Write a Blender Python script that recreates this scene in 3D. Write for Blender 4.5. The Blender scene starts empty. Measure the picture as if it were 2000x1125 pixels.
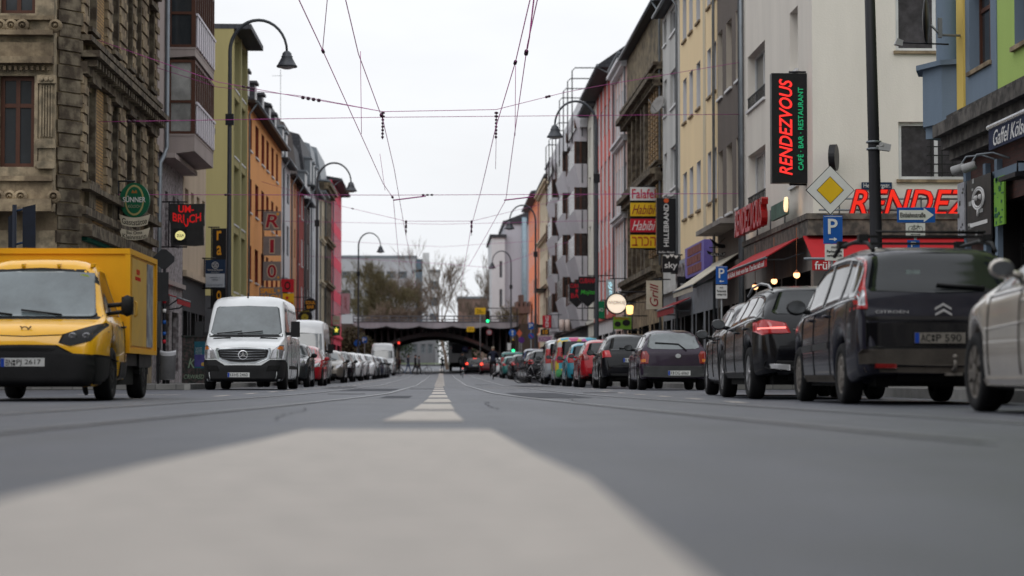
import bpy, bmesh, math, random
from mathutils import Vector, Matrix
from mathutils.bvhtree import BVHTree
random.seed(7)
S = bpy.context.scene
COL = S.collection
R = math.radians
# ------------------------------------------------------------------ camera
F = 4250.0                      # focal length in photo pixels (2000 wide)
VX, VY = 862.0, 739.5           # where the street vanishes in the photo
EYE = 0.27
th = math.atan((VY - 562.5) / F)
ph = math.atan((1000 - VX) * math.cos(th) / F)
cam = bpy.data.cameras.new('camera')
camo = bpy.data.objects.new('camera', cam); COL.objects.link(camo)
cam.sensor_width = 36; cam.lens = 36 * F / 2000
cam.clip_start = 0.05; cam.clip_end = 3000
camo.location = (0, 0, EYE)
camo.rotation_euler = (math.pi / 2 + th, 0, -ph)
cam.dof.use_dof = True; cam.dof.focus_distance = 42; cam.dof.aperture_fstop = 1.6
S.camera = camo
CR = camo.rotation_euler.to_matrix()
def ray(px, py): return CR @ Vector(((px - 1000) / F, -(py - 562.5) / F, -1))
def atY(px, py, Y):
    d = ray(px, py); t = Y / d.y
    return Vector((d.x * t, Y, EYE + d.z * t))
def atX(px, py, X):
    d = ray(px, py); t = X / d.x
    return Vector((X, d.y * t, EYE + d.z * t))
def atZ(px, py, Z=0.0):
    d = ray(px, py); t = (Z - EYE) / d.z
    return Vector((d.x * t, d.y * t, Z))
# ------------------------------------------------------------------ world + sun (overcast)
W = bpy.data.worlds.new('World'); S.world = W; W.use_nodes = True
nt = W.node_tree; nt.nodes.clear()
def N(t, k, **kw):
    n = t.nodes.new(k)
    for a, b in kw.items(): setattr(n, a, b)
    return n
out = N(nt, 'ShaderNodeOutputWorld'); bg = N(nt, 'ShaderNodeBackground')
sky = N(nt, 'ShaderNodeTexSky', sky_type='NISHITA', sun_disc=False, sun_elevation=R(48), sun_rotation=R(200))
hs = N(nt, 'ShaderNodeHueSaturation'); hs.inputs['Saturation'].default_value = .35; hs.inputs['Value'].default_value = .5
nt.links.new(sky.outputs[0], hs.inputs['Color'])
tc = N(nt, 'ShaderNodeTexCoord'); sp = N(nt, 'ShaderNodeSeparateXYZ'); nt.links.new(tc.outputs['Generated'], sp.inputs[0])
rmp = N(nt, 'ShaderNodeValToRGB')
cr = rmp.color_ramp; cr.elements[0].position = 0.0; cr.elements[0].color = (.79, .815, .85, 1)
cr.elements[1].position = .9; cr.elements[1].color = (1.25, 1.29, 1.36, 1)
e = cr.elements.new(.10); e.color = (.83, .845, .87, 1)
e = cr.elements.new(.35); e.color = (1.0, 1.03, 1.07, 1)
nt.links.new(sp.outputs['Z'], rmp.inputs[0])
nz = N(nt, 'ShaderNodeTexNoise'); nz.inputs['Scale'].default_value = 7; nz.inputs['Detail'].default_value = 4
mpn = N(nt, 'ShaderNodeMapping'); mpn.inputs['Scale'].default_value = (1, 1, 3)
nt.links.new(tc.outputs['Generated'], mpn.inputs[0]); nt.links.new(mpn.outputs[0], nz.inputs['Vector'])
mr = N(nt, 'ShaderNodeMapRange'); mr.inputs['From Min'].default_value = .3; mr.inputs['From Max'].default_value = .7
mr.inputs['To Min'].default_value = .945; mr.inputs['To Max'].default_value = 1.045
nt.links.new(nz.outputs[0], mr.inputs[0])
mul = N(nt, 'ShaderNodeMix', data_type='RGBA', blend_type='MULTIPLY'); mul.inputs[0].default_value = 1
nt.links.new(rmp.outputs[0], mul.inputs[6]); nt.links.new(mr.outputs[0], mul.inputs[7])
sc10 = N(nt, 'ShaderNodeMix', data_type='RGBA', blend_type='MULTIPLY'); sc10.inputs[0].default_value = 1; sc10.inputs[7].default_value = (10, 10, 10, 1)
nt.links.new(mul.outputs[2], sc10.inputs[6])
ad = N(nt, 'ShaderNodeMix', data_type='RGBA', blend_type='MIX'); ad.inputs[0].default_value = .94
nt.links.new(hs.outputs[0], ad.inputs[6]); nt.links.new(sc10.outputs[2], ad.inputs[7])
nt.links.new(ad.outputs[2], bg.inputs['Color']); bg.inputs['Strength'].default_value = .1
nt.links.new(bg.outputs[0], out.inputs[0])
sl = bpy.data.lights.new('sun', 'SUN'); sl.energy = .5; sl.angle = R(30); sl.color = (1, .97, .93)
slo = bpy.data.objects.new('sun', sl); COL.objects.link(slo)
_el, _rot = R(48), R(200)       # direction towards the sun: behind the camera, a little left
sd = Vector((math.sin(_rot) * math.cos(_el), math.cos(_rot) * math.cos(_el), math.sin(_el)))
slo.rotation_euler = sd.to_track_quat('Z', 'Y').to_euler()
S.view_settings.view_transform = 'Standard'; S.view_settings.look = 'None'
S.view_settings.exposure = 0.22; S.view_settings.gamma = 1
# ------------------------------------------------------------------ materials
MC = {}
def M(key, col=None, rough=.8, var=.18, scale=2.5, bump=.15, metal=0, coat=0, streak=0, emit=0, alt=None, brick=None, spec=.22, bscale=None):
    if key in MC: return MC[key]
    m = bpy.data.materials.new(key); m.use_nodes = True; t = m.node_tree
    p = t.nodes['Principled BSDF']; MC[key] = m
    c = (*col, 1)
    p.inputs['Roughness'].default_value = rough; p.inputs['Metallic'].default_value = metal
    p.inputs['Coat Weight'].default_value = coat; p.inputs['Specular IOR Level'].default_value = spec
    if emit:
        p.inputs['Base Color'].default_value = c
        p.inputs['Emission Color'].default_value = c; p.inputs['Emission Strength'].default_value = emit; return m
    tc = N(t, 'ShaderNodeTexCoord')
    geo = N(t, 'ShaderNodeNewGeometry')
    src = geo.outputs['Position'] if (streak or brick) else tc.outputs['Object']
    base = None
    if brick:
        sx = N(t, 'ShaderNodeSeparateXYZ'); t.links.new(src, sx.inputs[0])
        a = N(t, 'ShaderNodeMath', operation='ADD'); t.links.new(sx.outputs[0], a.inputs[0]); t.links.new(sx.outputs[1], a.inputs[1])
        cx = N(t, 'ShaderNodeCombineXYZ'); t.links.new(a.outputs[0], cx.inputs[0]); t.links.new(sx.outputs[2], cx.inputs[1])
        bk = N(t, 'ShaderNodeTexBrick'); t.links.new(cx.outputs[0], bk.inputs[0])
        bk.inputs['Scale'].default_value = 1
        bk.inputs['Brick Width'].default_value = brick[0]; bk.inputs['Row Height'].default_value = brick[1]
        bk.inputs['Mortar Size'].default_value = brick[2]
        bk.inputs['Color1'].default_value = c; bk.inputs['Color2'].default_value = (*(alt or [x * .75 for x in col]), 1)
        bk.inputs['Mortar'].default_value = (*brick[3], 1); base = bk.outputs[0]
    n1 = N(t, 'ShaderNodeTexNoise'); n1.inputs['Scale'].default_value = scale; n1.inputs['Detail'].default_value = 6; n1.inputs['Roughness'].default_value = .65
    if streak:
        mp = N(t, 'ShaderNodeMapping'); mp.inputs['Scale'].default_value = (1, 1, .18); t.links.new(src, mp.inputs[0]); t.links.new(mp.outputs[0], n1.inputs['Vector'])
    else: t.links.new(src, n1.inputs['Vector'])
    rr = N(t, 'ShaderNodeMapRange'); rr.inputs['From Min'].default_value = .3; rr.inputs['From Max'].default_value = .7
    rr.inputs['To Min'].default_value = 1 - var; rr.inputs['To Max'].default_value = 1 + var * .6
    t.links.new(n1.outputs[0], rr.inputs[0])
    mx = N(t, 'ShaderNodeMix', data_type='RGBA', blend_type='MULTIPLY'); mx.inputs[0].default_value = 1
    if base: t.links.new(base, mx.inputs[6])
    elif alt:
        n3 = N(t, 'ShaderNodeTexNoise'); n3.inputs['Scale'].default_value = scale * 2.3; n3.inputs['Detail'].default_value = 5; t.links.new(src, n3.inputs['Vector'])
        r3 = N(t, 'ShaderNodeMapRange'); r3.inputs['From Min'].default_value = .42; r3.inputs['From Max'].default_value = .6; t.links.new(n3.outputs[0], r3.inputs[0])
        m3 = N(t, 'ShaderNodeMix', data_type='RGBA'); m3.inputs[6].default_value = c; m3.inputs[7].default_value = (*alt, 1)
        t.links.new(r3.outputs[0], m3.inputs[0]); t.links.new(m3.outputs[2], mx.inputs[6])
    else: mx.inputs[6].default_value = c
    t.links.new(rr.outputs[0], mx.inputs[7]); t.links.new(mx.outputs[2], p.inputs['Base Color'])
    r4 = N(t, 'ShaderNodeMapRange'); r4.inputs['To Min'].default_value = max(0, rough - .12); r4.inputs['To Max'].default_value = min(1, rough + .12)
    t.links.new(n1.outputs[0], r4.inputs[0]); t.links.new(r4.outputs[0], p.inputs['Roughness'])
    if bump:
        n2 = N(t, 'ShaderNodeTexNoise'); n2.inputs['Scale'].default_value = bscale or scale * 14; n2.inputs['Detail'].default_value = 3; t.links.new(src, n2.inputs['Vector'])
        bp = N(t, 'ShaderNodeBump'); bp.inputs['Strength'].default_value = bump; bp.inputs['Distance'].default_value = .02
        t.links.new(n2.outputs[0], bp.inputs['Height']); t.links.new(bp.outputs[0], p.inputs['Normal'])
    return m
def paint(key, col, metal=.0): m = M(key, col, rough=.22, var=.10, scale=1.5, bump=0, metal=metal, coat=.55 if sum(col) > .3 else .3, spec=.2); m.node_tree.nodes['Principled BSDF'].inputs['Coat Roughness'].default_value = .04; return m
# ------------------------------------------------------------------ mesh builder
class B:
    def __init__(s): s.v = []; s.f = []; s.m = []; s.s = []; s.mi = 0; s.sm = False
    def P(s, *pts):
        i = len(s.v); s.v += [Vector(p) for p in pts]; return range(i, len(s.v))
    def F(s, ids): s.f.append(tuple(ids)); s.m.append(s.mi); s.s.append(s.sm)
    def poly(s, pts): s.F(s.P(*pts))
    def box(s, x0, x1, y0, y1, z0, z1):
        p = s.P((x0,y0,z0),(x1,y0,z0),(x1,y1,z0),(x0,y1,z0),(x0,y0,z1),(x1,y0,z1),(x1,y1,z1),(x0,y1,z1))
        for q in ((3,2,1,0),(4,5,6,7),(0,1,5,4),(1,2,6,5),(2,3,7,6),(3,0,4,7)): s.F([p[k] for k in q])
    def obox(s, O, U, Nn, u0, u1, n0, n1, z0, z1):   # box in a facade frame: U along, Nn outward
        c = [O + U * u + Nn * n + Vector((0, 0, z)) for z in (z0, z1) for u, n in ((u0,n0),(u1,n0),(u1,n1),(u0,n1))]
        p = s.P(*c)
        for q in ((3,2,1,0),(4,5,6,7),(0,1,5,4),(1,2,6,5),(2,3,7,6),(3,0,4,7)): s.F([p[k] for k in q])
    def tube(s, pts, r, n=8, cap=True):
        pts = [Vector(p) for p in pts]; rings = []; sm, s.sm = s.sm, True
        prev = None
        for i, p in enumerate(pts):
            a = pts[max(i - 1, 0)]; b = pts[min(i + 1, len(pts) - 1)]; d = (b - a).normalized()
            if prev is None: x = d.orthogonal().normalized()
            else: x = (prev - d * prev.dot(d)); x = x.normalized() if x.length > 1e-6 else d.orthogonal().normalized()
            prev = x; y = d.cross(x); rr = r[i] if isinstance(r, (list, tuple)) else r
            rings.append(s.P(*[p + (x * math.cos(2*math.pi*k/n) + y * math.sin(2*math.pi*k/n)) * rr for k in range(n)]))
        for a, b in zip(rings, rings[1:]):
            for k in range(n): s.F((a[k], a[(k+1)%n], b[(k+1)%n], b[k]))
        s.sm = False
        if cap: s.F(list(rings[0])[::-1]); s.F(list(rings[-1]))
        s.sm = sm
    def lathe(s, C, axis, prof, n=20, close=False):   # prof: (distance along axis, radius)
        C = Vector(C); d = Vector(axis).normalized(); x = d.orthogonal().normalized(); y = d.cross(x); rings = []
        for a, r in prof:
            rings.append(s.P(*[C + d*a + (x*math.cos(2*math.pi*k/n) + y*math.sin(2*math.pi*k/n))*max(r, 1e-4) for k in range(n)]))
        if close: rings.append(rings[0])
        for a, b in zip(rings, rings[1:]):
            for k in range(n): s.F((a[k], a[(k+1)%n], b[(k+1)%n], b[k]))
    def slab(s, pts, dv):     # polygon extruded by vector dv
        dv = Vector(dv); a = s.P(*pts); b = s.P(*[Vector(p) + dv for p in pts]); n = len(pts)
        s.F(list(a)[::-1]); s.F(list(b))
        for k in range(n): s.F((a[k], a[(k+1)%n], b[(k+1)%n], b[k]))
    def disc(s, C, axis, r, t, n=28, sx=1, sz=1, up=(0,0,1)):
        d = Vector(axis).normalized(); u = Vector(up); x = u.cross(d).normalized(); C = Vector(C)
        s.slab([C + x*math.cos(2*math.pi*k/n)*r*sx + u*math.sin(2*math.pi*k/n)*r*sz for k in range(n)], d * t)
    def ball(s, C, r, n=10, sc=(1,1,1)):
        C = Vector(C); rings = []; sm, s.sm = s.sm, True
        for i in range(n//2 + 1):
            a = math.pi * i / (n//2)
            rings.append(s.P(*[C + Vector((math.sin(a)*math.cos(2*math.pi*k/n)*r*sc[0], math.sin(a)*math.sin(2*math.pi*k/n)*r*sc[1], math.cos(a)*r*sc[2])) for k in range(n)]))
        for a, b in zip(rings, rings[1:]):
            for k in range(n): s.F((a[k], b[k], b[(k+1)%n], a[(k+1)%n]))
        s.sm = sm
    def build(s, name, mats, parent=None, world=True):
        if not isinstance(mats, (list, tuple)): mats = [mats]
        inv = None
        if parent is not None and world: inv = WM[parent.name].inverted()
        me = bpy.data.meshes.new(name)
        me.from_pydata([tuple(inv @ v) if inv else tuple(v) for v in s.v], [], s.f)
        for m in mats: me.materials.append(m)
        me.polygons.foreach_set('material_index', s.m); me.polygons.foreach_set('use_smooth', s.s)
        me.update()
        o = bpy.data.objects.new(name, me); COL.objects.link(o)
        if parent is not None: o.parent = parent; WM[o.name] = WM[parent.name]
        else: WM[o.name] = Matrix.Identity(4)
        return o
WM = {}
def tag(o, label=None, cat=None, group=None, kind=None):
    if label: o['label'] = label
    if cat: o['category'] = cat
    if group: o['group'] = group
    if kind: o['kind'] = kind
    return o
def thing(name, label, cat, loc=(0,0,0), rz=0, group=None):
    o = bpy.data.objects.new(name, None); COL.objects.link(o); o.empty_display_size = .2
    o.location = loc; o.rotation_euler = (0, 0, rz)
    WM[o.name] = Matrix.Translation(Vector(loc)) @ Matrix.Rotation(rz, 4, 'Z')
    return tag(o, label, cat, group)
def solo(b, name, mats, label, cat, group=None):   # a thing that is one mesh, origin at its base
    if not b.v: return None
    c = Vector((sum(v.x for v in b.v)/len(b.v), sum(v.y for v in b.v)/len(b.v), min(v.z for v in b.v)))
    b.v = [v - c for v in b.v]; o = b.build(name, mats); o.location = c; WM[o.name] = Matrix.Translation(c)
    return tag(o, label, cat, group)
def struct(name, b, mats): return tag(b.build(name, mats), kind='structure')
# ------------------------------------------------------------------ text
TC = {}
def text_raw(s, shear=0, bold=0):
    k = (s, shear, bold)
    if k not in TC:
        c = bpy.data.curves.new('txt', 'FONT'); c.body = s; c.shear = shear; c.offset = bold * .42; c.extrude = 0; c.resolution_u = 3
        o = bpy.data.objects.new('txt', c); me = bpy.data.meshes.new_from_object(o)
        vs = [v.co.copy() for v in me.vertices]; fs = [tuple(p.vertices) for p in me.polygons]
        bpy.data.objects.remove(o); bpy.data.curves.remove(c); bpy.data.meshes.remove(me)
        TC[k] = (vs, fs)
    return TC[k]
def text(b, s, C, Rt, Up, w, h, ext=.012, shear=0, bold=.0, mi=None, warp=None):
    """text centred at C, fitted in w x h, standing ext proud along Rt x Up"""
    vs, fs = text_raw(s, shear, bold)
    if not vs: return
    x0 = min(v.x for v in vs); x1 = max(v.x for v in vs); y0 = min(v.y for v in vs); y1 = max(v.y for v in vs)
    C = Vector(C); Rt = Vector(Rt).normalized(); Up = Vector(Up).normalized(); nn = Rt.cross(Up)
    if mi is not None: b.mi = mi
    pts = []
    for v in vs:
        u = ((v.x - x0) / (x1 - x0) - .5) * w; t = ((v.y - y0) / (y1 - y0) - .5) * h
        if warp: u, t = warp(u, t)
        pts.append(C + Rt * u + Up * t + nn * ext)
    p = b.P(*pts); 
    for f in fs: b.F([p[k] for k in f])
    q = b.P(*[x - nn * ext * .9 for x in pts])
    cnt = {}
    for f in fs:
        for a, c in zip(f, f[1:] + f[:1]): cnt[(a, c)] = 1
    for (a, c) in cnt:
        if (c, a) not in cnt: b.F((p[c], p[a], q[a], q[c]))
# ------------------------------------------------------------------ ground profile
GP = [(-50,0),(85,0),(115,.15),(157,.33),(185,.55),(212,.79),(250,1.3),(300,2.0),(400,3.0),(900,3.0)]
def gz(y):
    for (a, za), (b, zb) in zip(GP, GP[1:]):
        if y <= b: return za + (zb - za) * (y - a) / (b - a)
    return 3.0
# ================================================================== GROUND
XL, XR = -9.0, 9.3; UP_ = (0,0,1)
asph = M('asphalt', (.048,.051,.066), rough=.52, spec=.45, var=.2, scale=.7, bump=.35, alt=(.036,.039,.051), bscale=60)
def roadwear(m):
    t = m.node_tree; p = t.nodes['Principled BSDF']; src = p.inputs['Base Color'].links[0].from_socket; g = N(t,'ShaderNodeNewGeometry')
    for sc_, lo, hi, scale, det in (((1.6,.05,1),.74,1.28,1.0,6),((1,1,1),.80,1.22,26,2),((.9,.35,1),.84,1.16,.6,5)):
        mp = N(t,'ShaderNodeMapping'); mp.inputs['Scale'].default_value = sc_; t.links.new(g.outputs['Position'], mp.inputs[0])
        n = N(t,'ShaderNodeTexNoise'); n.inputs['Scale'].default_value = scale; n.inputs['Detail'].default_value = det; n.inputs['Roughness'].default_value = .7; t.links.new(mp.outputs[0], n.inputs['Vector'])
        r = N(t,'ShaderNodeMapRange'); r.inputs['From Min'].default_value = .32; r.inputs['From Max'].default_value = .68; r.inputs['To Min'].default_value = lo; r.inputs['To Max'].default_value = hi; t.links.new(n.outputs[0], r.inputs[0])
        mx = N(t,'ShaderNodeMix', data_type='RGBA', blend_type='MULTIPLY'); mx.inputs[0].default_value = 1; t.links.new(src, mx.inputs[6]); t.links.new(r.outputs[0], mx.inputs[7]); src = mx.outputs[2]
    t.links.new(src, p.inputs['Base Color'])
roadwear(asph)
asph2 = M('asphalt_repair', (.042,.044,.054), rough=.75, var=.2, scale=.8, bump=.3, bscale=50)
pave = M('paving', (.16,.155,.15), rough=.85, var=.25, brick=(.5,.5,.012,(.07,.07,.07)), bump=.2, scale=1.2)
kerbm = M('kerb_stone', (.24,.235,.225), rough=.85, var=.25, scale=3)
white = M('road_paint', (.44,.40,.365), rough=.7, var=.16, scale=4, bump=.1, alt=(.39,.355,.325))
steel = M('rail_steel', (.20,.205,.22), rough=.35, var=.2, scale=3, metal=.8, bump=0)
groove = M('rail_groove', (.02,.02,.022), rough=.8, bump=0)
def sheet(b, x0, x1, ys, dz):
    for a, c in zip(ys, ys[1:]):
        b.poly([(x0,a,gz(a)+dz),(x1,a,gz(a)+dz),(x1,c,gz(c)+dz),(x0,c,gz(c)+dz)])
YS = [-260,-120,-50,-10,0,5,10,15,20,30,40,50,60,70,85,100,115,130,145,157,170,185,200,212,230,250,275,300,350,400,600,900]
b = B(); sheet(b, -400, 400, YS, -.03); struct('ground', b, M('ground_soil', (.10,.10,.095), rough=.9, scale=.5))
b = B(); sheet(b, -6.1, 6.5, YS[:28], 0.0)
struct('road', b, asph)
b = B()
sheet(b, -60, -6.1, (12.2,30,42,48,53), -.006); sheet(b, 6.5, 60, (39.5,46,53.5), -.006); sheet(b, -60, -6.1, (276,290,303), -.006); sheet(b, 6.5, 60, (276,290,303), -.006)
struct('side_street', b, asph)
def pavement(x0, x1, ys):
    b = B()
    for a, c in zip(ys, ys[1:]):
        z0, z1 = gz(a), gz(c)
        b.poly([(x0,a,z0+.13),(x1,a,z0+.13),(x1,c,z1+.13),(x0,c,z1+.13)])
        for x in (x0, x1): b.poly([(x,a,z0-.02),(x,a,z0+.13),(x,c,z1+.13),(x,c,z1-.02)])
    b.poly([(x0,ys[0],gz(ys[0])-.02),(x1,ys[0],gz(ys[0])-.02),(x1,ys[0],gz(ys[0])+.13),(x0,ys[0],gz(ys[0])+.13)])
    struct('pavement', b, pave)
    k = B(); kx = x0 - .15 if x0 > 0 else x1
    for a, c in zip(ys, ys[1:]):
        n = max(1, int((c - a) / 3))
        for i in range(n):
            p = a + (c - a) * i / n; q = a + (c - a) * (i + 1) / n - .02
            za, zb = gz(p), gz(q)
            v = k.P((kx,p,za-.02),(kx+.15,p,za-.02),(kx+.15,q,zb-.02),(kx,q,zb-.02),(kx,p,za+.135),(kx+.15,p,za+.135),(kx+.15,q,zb+.135),(kx,q,zb+.135))
            for f in ((4,5,6,7),(0,1,5,4),(1,2,6,5),(2,3,7,6),(3,0,4,7)): k.F([v[j] for j in f])
    struct('kerb', k, kerbm)
pavement(-24, -6.25, [53.2,60,68,85,100,115,130,145,157,170,185,200,212,230,250,275])
pavement(6.65, 24, [54,60,68,85,100,115,130,145,157,170,185,200,212,230,250,275])
pavement(6.65, 24, [-160,-80,-10,0,10,20,30,39])
pavement(-24, -6.25, [-160,-80,-20,0,12])
# markings, painted on the road
b = B(); Zm = .004
pt = [(-.98,-1),(.34,-1),(.35,2.5),(.37,4),(.395,5.8),(.335,7.6),(.265,11.2),(.25,11.4),(-.70,11.4),(-.72,11.2),(-.82,8.8),(-.92,6.9),(-.97,5.0)]
b.poly([(x, y, Zm) for x, y in pt]); struct('road_marking', b, white)
b = B()
for xa, xb, xc, xd, yt, yb in ((797,885,907,746,803.5,823),(823,880,888,806,789.5,800.5),(836,876,882,826,779.5,786.5),(841,872,875,836,772,777),(845,869,871,843,766,770),
                        (847,867,869,845,761.5,764.5),(849,866,867,847.5,757.8,760.3),(850,865.5,866,849.5,754.6,756.8)):
    P4 = [atZ(xd, yb), atZ(xc, yb), atZ(xb, yt), atZ(xa, yt)]
    b.poly([(p.x, p.y, gz(p.y) + Zm) for p in P4])
y = 78.0
while y < 262:
    x = -.07 + (y - 78) * .0004
    b.poly([(x-.2,y,gz(y)+Zm+.001),(x+.2,y,gz(y)+Zm+.001),(x+.2,y+5.2,gz(y+5.2)+Zm+.001),(x-.2,y+5.2,gz(y+5.2)+Zm+.001)]); y += 6.4
struct('centre_line', b, white)
b = B()
for xs, y0, y1, st, ln in ((-3.42, 33, 200, 5.2, 2.2), (3.9, 50, 205, 5.0, 2.2)):
    y = y0
    while y < y1:
        b.poly([(xs-.06,y,gz(y)+Zm),(xs+.06,y,gz(y)+Zm),(xs+.06,y+ln,gz(y+ln)+Zm),(xs-.06,y+ln,gz(y+ln)+Zm)]); y += st
for y in (24,28,32,36,40,44): b.poly([(3.3,y,Zm),(3.42,y,Zm),(3.42,y+1.6,Zm),(3.3,y+1.6,Zm)])
for (x0,x1,y0,y1) in ((-6,-4.3,36,36.35),(-5.2,-3.9,29,29.3),(1.2,2.9,63,63.8),(-2.9,-1.6,84,85),(3.0,4.3,47.2,47.5),(2.2,2.9,98,104)):
    b.poly([(x0,y0,Zm),(x1,y0,Zm),(x1,y1,Zm),(x0,y1,Zm)])
struct('lane_marking', b, white)
# sealed cracks, repairs
b = B()
for (x0,x1,y0,y1) in ((1.2,2.1,30,41),(-2.2,-1.1,47,58),(-3.3,-2.5,60,66),(2.6,3.7,70,84),(-.85,-.45,30,34)):
    b.poly([(x0,y0,.003),(x1,y0,.003),(x1,y1,.003),(x0,y1,.003)])
for i in range(9):
    x = random.uniform(-3, 3); y = 14 + i * 5; pts = []
    for k in range(14):
        pts.append((x, y)); x += random.uniform(-.05,.05); y += random.uniform(.3,.7)
    for (xa,ya),(xb_,yb_) in zip(pts, pts[1:]): b.poly([(xa-.008,ya,.002),(xa+.008,ya,.002),(xb_+.008,yb_,.002),(xb_-.008,yb_,.002)])
struct('road_repair', b, asph2)
for i, (x, y) in enumerate(((-1.65,38),(3.0,41),(-3.1,72),(1.7,88),(-.5,56))):
    b = B(); b.disc((x,y,gz(y)+.001), UP_, .33, .006, 24, 1, 1, (0,1,0)); tag(struct('manhole_cover', b, M('cast_iron', (.05,.048,.046), rough=.6, var=.4, scale=12)), kind='structure')
# tram rails
def railx(xb, y):
    k = max(0, 42 - y) / 20.0
    return xb + math.copysign(.62 * k ** 1.55, xb)
for xb in (-2.36, -.93, .93, 2.36):
    g = B(); r = B()
    ys = [9 + 1.5 * i for i in range(28)] + [52 + 8 * i for i in range(26)]
    for a, c in zip(ys, ys[1:]):
        for bb, o0, o1, dz in ((g,-.045,.0,.003),(r,.0,.055,.006),(r,-.062,-.045,.006)):
            s_ = 1 if xb > 0 else -1
            xa, xc = railx(xb, a), railx(xb, c); p0, p1 = sorted((o0*s_, o1*s_))
            bb.poly([(xa+p0,a,gz(a)+dz),(xa+p1,a,gz(a)+dz),(xc+p1,c,gz(c)+dz),(xc+p0,c,gz(c)+dz)])
    struct('tram_rail', r, steel); struct('rail_groove', g, groove)
# ================================================================== HOUSES
slate = M('slate', (.045,.047,.055), rough=.6, var=.3, brick=(.3,.22,.015,(.02,.02,.022)), alt=(.06,.06,.068), scale=2)
tiles = M('roof_tiles', (.07,.045,.036), rough=.75, var=.3, brick=(.25,.3,.02,(.02,.015,.012)), alt=(.05,.035,.03), scale=2)
zinc = M('zinc', (.20,.22,.24), rough=.45, var=.2, scale=2, metal=.5)
glass = M('window_glass', (.035,.04,.045), rough=.06, var=.3, scale=.6, bump=0, spec=.5)
glass_c = M('curtained_glass', (.30,.30,.29), rough=.22, var=.5, scale=1.3, bump=0, spec=.7, streak=0)
glass_b = M('shop_glass', (.018,.018,.02), rough=.08, var=.5, scale=.8, bump=0, spec=.6)
fr_w = M('white_frame', (.62,.62,.62), rough=.5, var=.1, bump=0)
fr_b = M('brown_frame', (.085,.035,.022), rough=.5, var=.2, bump=0)
fr_d = M('dark_frame', (.018,.018,.019), rough=.5, var=.2, bump=0)
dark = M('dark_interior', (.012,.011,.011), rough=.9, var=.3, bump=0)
brickr = M('red_brick', (.16,.06,.045), rough=.85, brick=(.25,.075,.01,(.12,.10,.09)), alt=(.11,.045,.035), scale=2)
def wallm(key, col, var=.16, **k): return M(key, col, rough=.9, var=var, scale=.9, bump=.25, streak=1, bscale=28, **k)
def facade(b, O, U, Nn, Wd, z0, z1, holes, d, mi=0, mr=1):
    us = sorted({0, Wd} | {h[0] for h in holes} | {h[1] for h in holes}); zs = sorted({z0, z1} | {h[2] for h in holes} | {h[3] for h in holes})
    us = [u for u in us if -1e-6 <= u <= Wd + 1e-6]; zs = [z for z in zs if z0 - 1e-6 <= z <= z1 + 1e-6]
    Pt = lambda u, z, n=0: O + U * u + Nn * n + Vector((0, 0, z))
    b.mi = mi
    for z, zz in zip(zs, zs[1:]):
        run = None
        for u, uu in zip(us, us[1:]):
            mz, mu = (z + zz) / 2, (u + uu) / 2
            if any(h[0] < mu < h[1] and h[2] < mz < h[3] for h in holes):
                if run is not None: b.poly([Pt(run,z),Pt(u,z),Pt(u,zz),Pt(run,zz)]); run = None
            elif run is None: run = u
        if run is not None: b.poly([Pt(run,z),Pt(us[-1],z),Pt(us[-1],zz),Pt(run,zz)])
    b.mi = mr
    for (u0,u1,a,c) in holes:
        b.poly([Pt(u0,a),Pt(u0,c),Pt(u0,c,-d),Pt(u0,a,-d)]); b.poly([Pt(u1,a),Pt(u1,c),Pt(u1,c,-d),Pt(u1,a,-d)])
        b.poly([Pt(u0,a),Pt(u1,a),Pt(u1,a,-d),Pt(u0,a,-d)]); b.poly([Pt(u0,c),Pt(u1,c),Pt(u1,c,-d),Pt(u0,c,-d)])
    b.mi = mi
UP = Vector((0,0,1))
def window(par, O, U, Nn, h, d, fm, gm, mull=1, trans=0, sill=None, t=.07):
    u0,u1,z0,z1 = h; b = B(); w = u1 - u0; mi_ = min(t, w * .2)
    n0, n1 = -d + .001, -d + .06
    for a, c in ((u0, u0+mi_), (u1-mi_, u1)): b.obox(O,U,Nn,a,c,n0,n1,z0,z1)
    for a, c in ((z0, z0+t), (z1-t, z1)): b.obox(O,U,Nn,u0+mi_,u1-mi_,n0,n1-.003,a,c)
    for k in range(mull):
        m = u0 + w * (k + 1) / (mull + 1); b.obox(O,U,Nn,m-t*.5,m+t*.5,n0,n1-.006,z0+t,z1-t)
    if trans:
        zt = z0 + (z1 - z0) * trans; b.obox(O,U,Nn,u0+mi_,u1-mi_,n0,n1-.009,zt-t*.5,zt+t*.5)
    wo = b.build('window', fm, par)
    g = B(); Pt = lambda u, z: O + U*u + Nn*(-d+.02) + UP*z
    g.poly([Pt(u0,z0),Pt(u1,z0),Pt(u1,z1),Pt(u0,z1)]); g.build('pane', gm, wo)
    if sill:
        s = B(); s.obox(O,U,Nn,u0-.06,u1+.06,-d+.07,.07,z0-.07,z0+.005); s.build('sill', sill, wo)
    return wo
def roof_part(par, side, X, Y0, Y1, H, kind, mat, rh=2.6, over=.35, depth=11, mi_=.42):
    s_ = -1 if side < 0 else 1; b = B()
    if kind == 'mansard':
        prof = [(-over, H), (-over, H+.14), (.25, H+.16), (.25 + rh*mi_, H+rh), (depth*.55, H+rh+1.5), (depth, H+rh*.4)]
    elif kind == 'gable':
        prof = [(-over, H-.05), (-over, H+.12), (depth*.5, H+rh), (depth, H)]
    else:
        prof = [(-over, H), (-over, H+.22), (depth, H+.22), (depth, H)]
    a = [(X + s_*p, Y0+.01, z) for p, z in prof]
    b.slab(a, (0, Y1-Y0-.02, 0)); return b.build('roof', mat, par)
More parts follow.
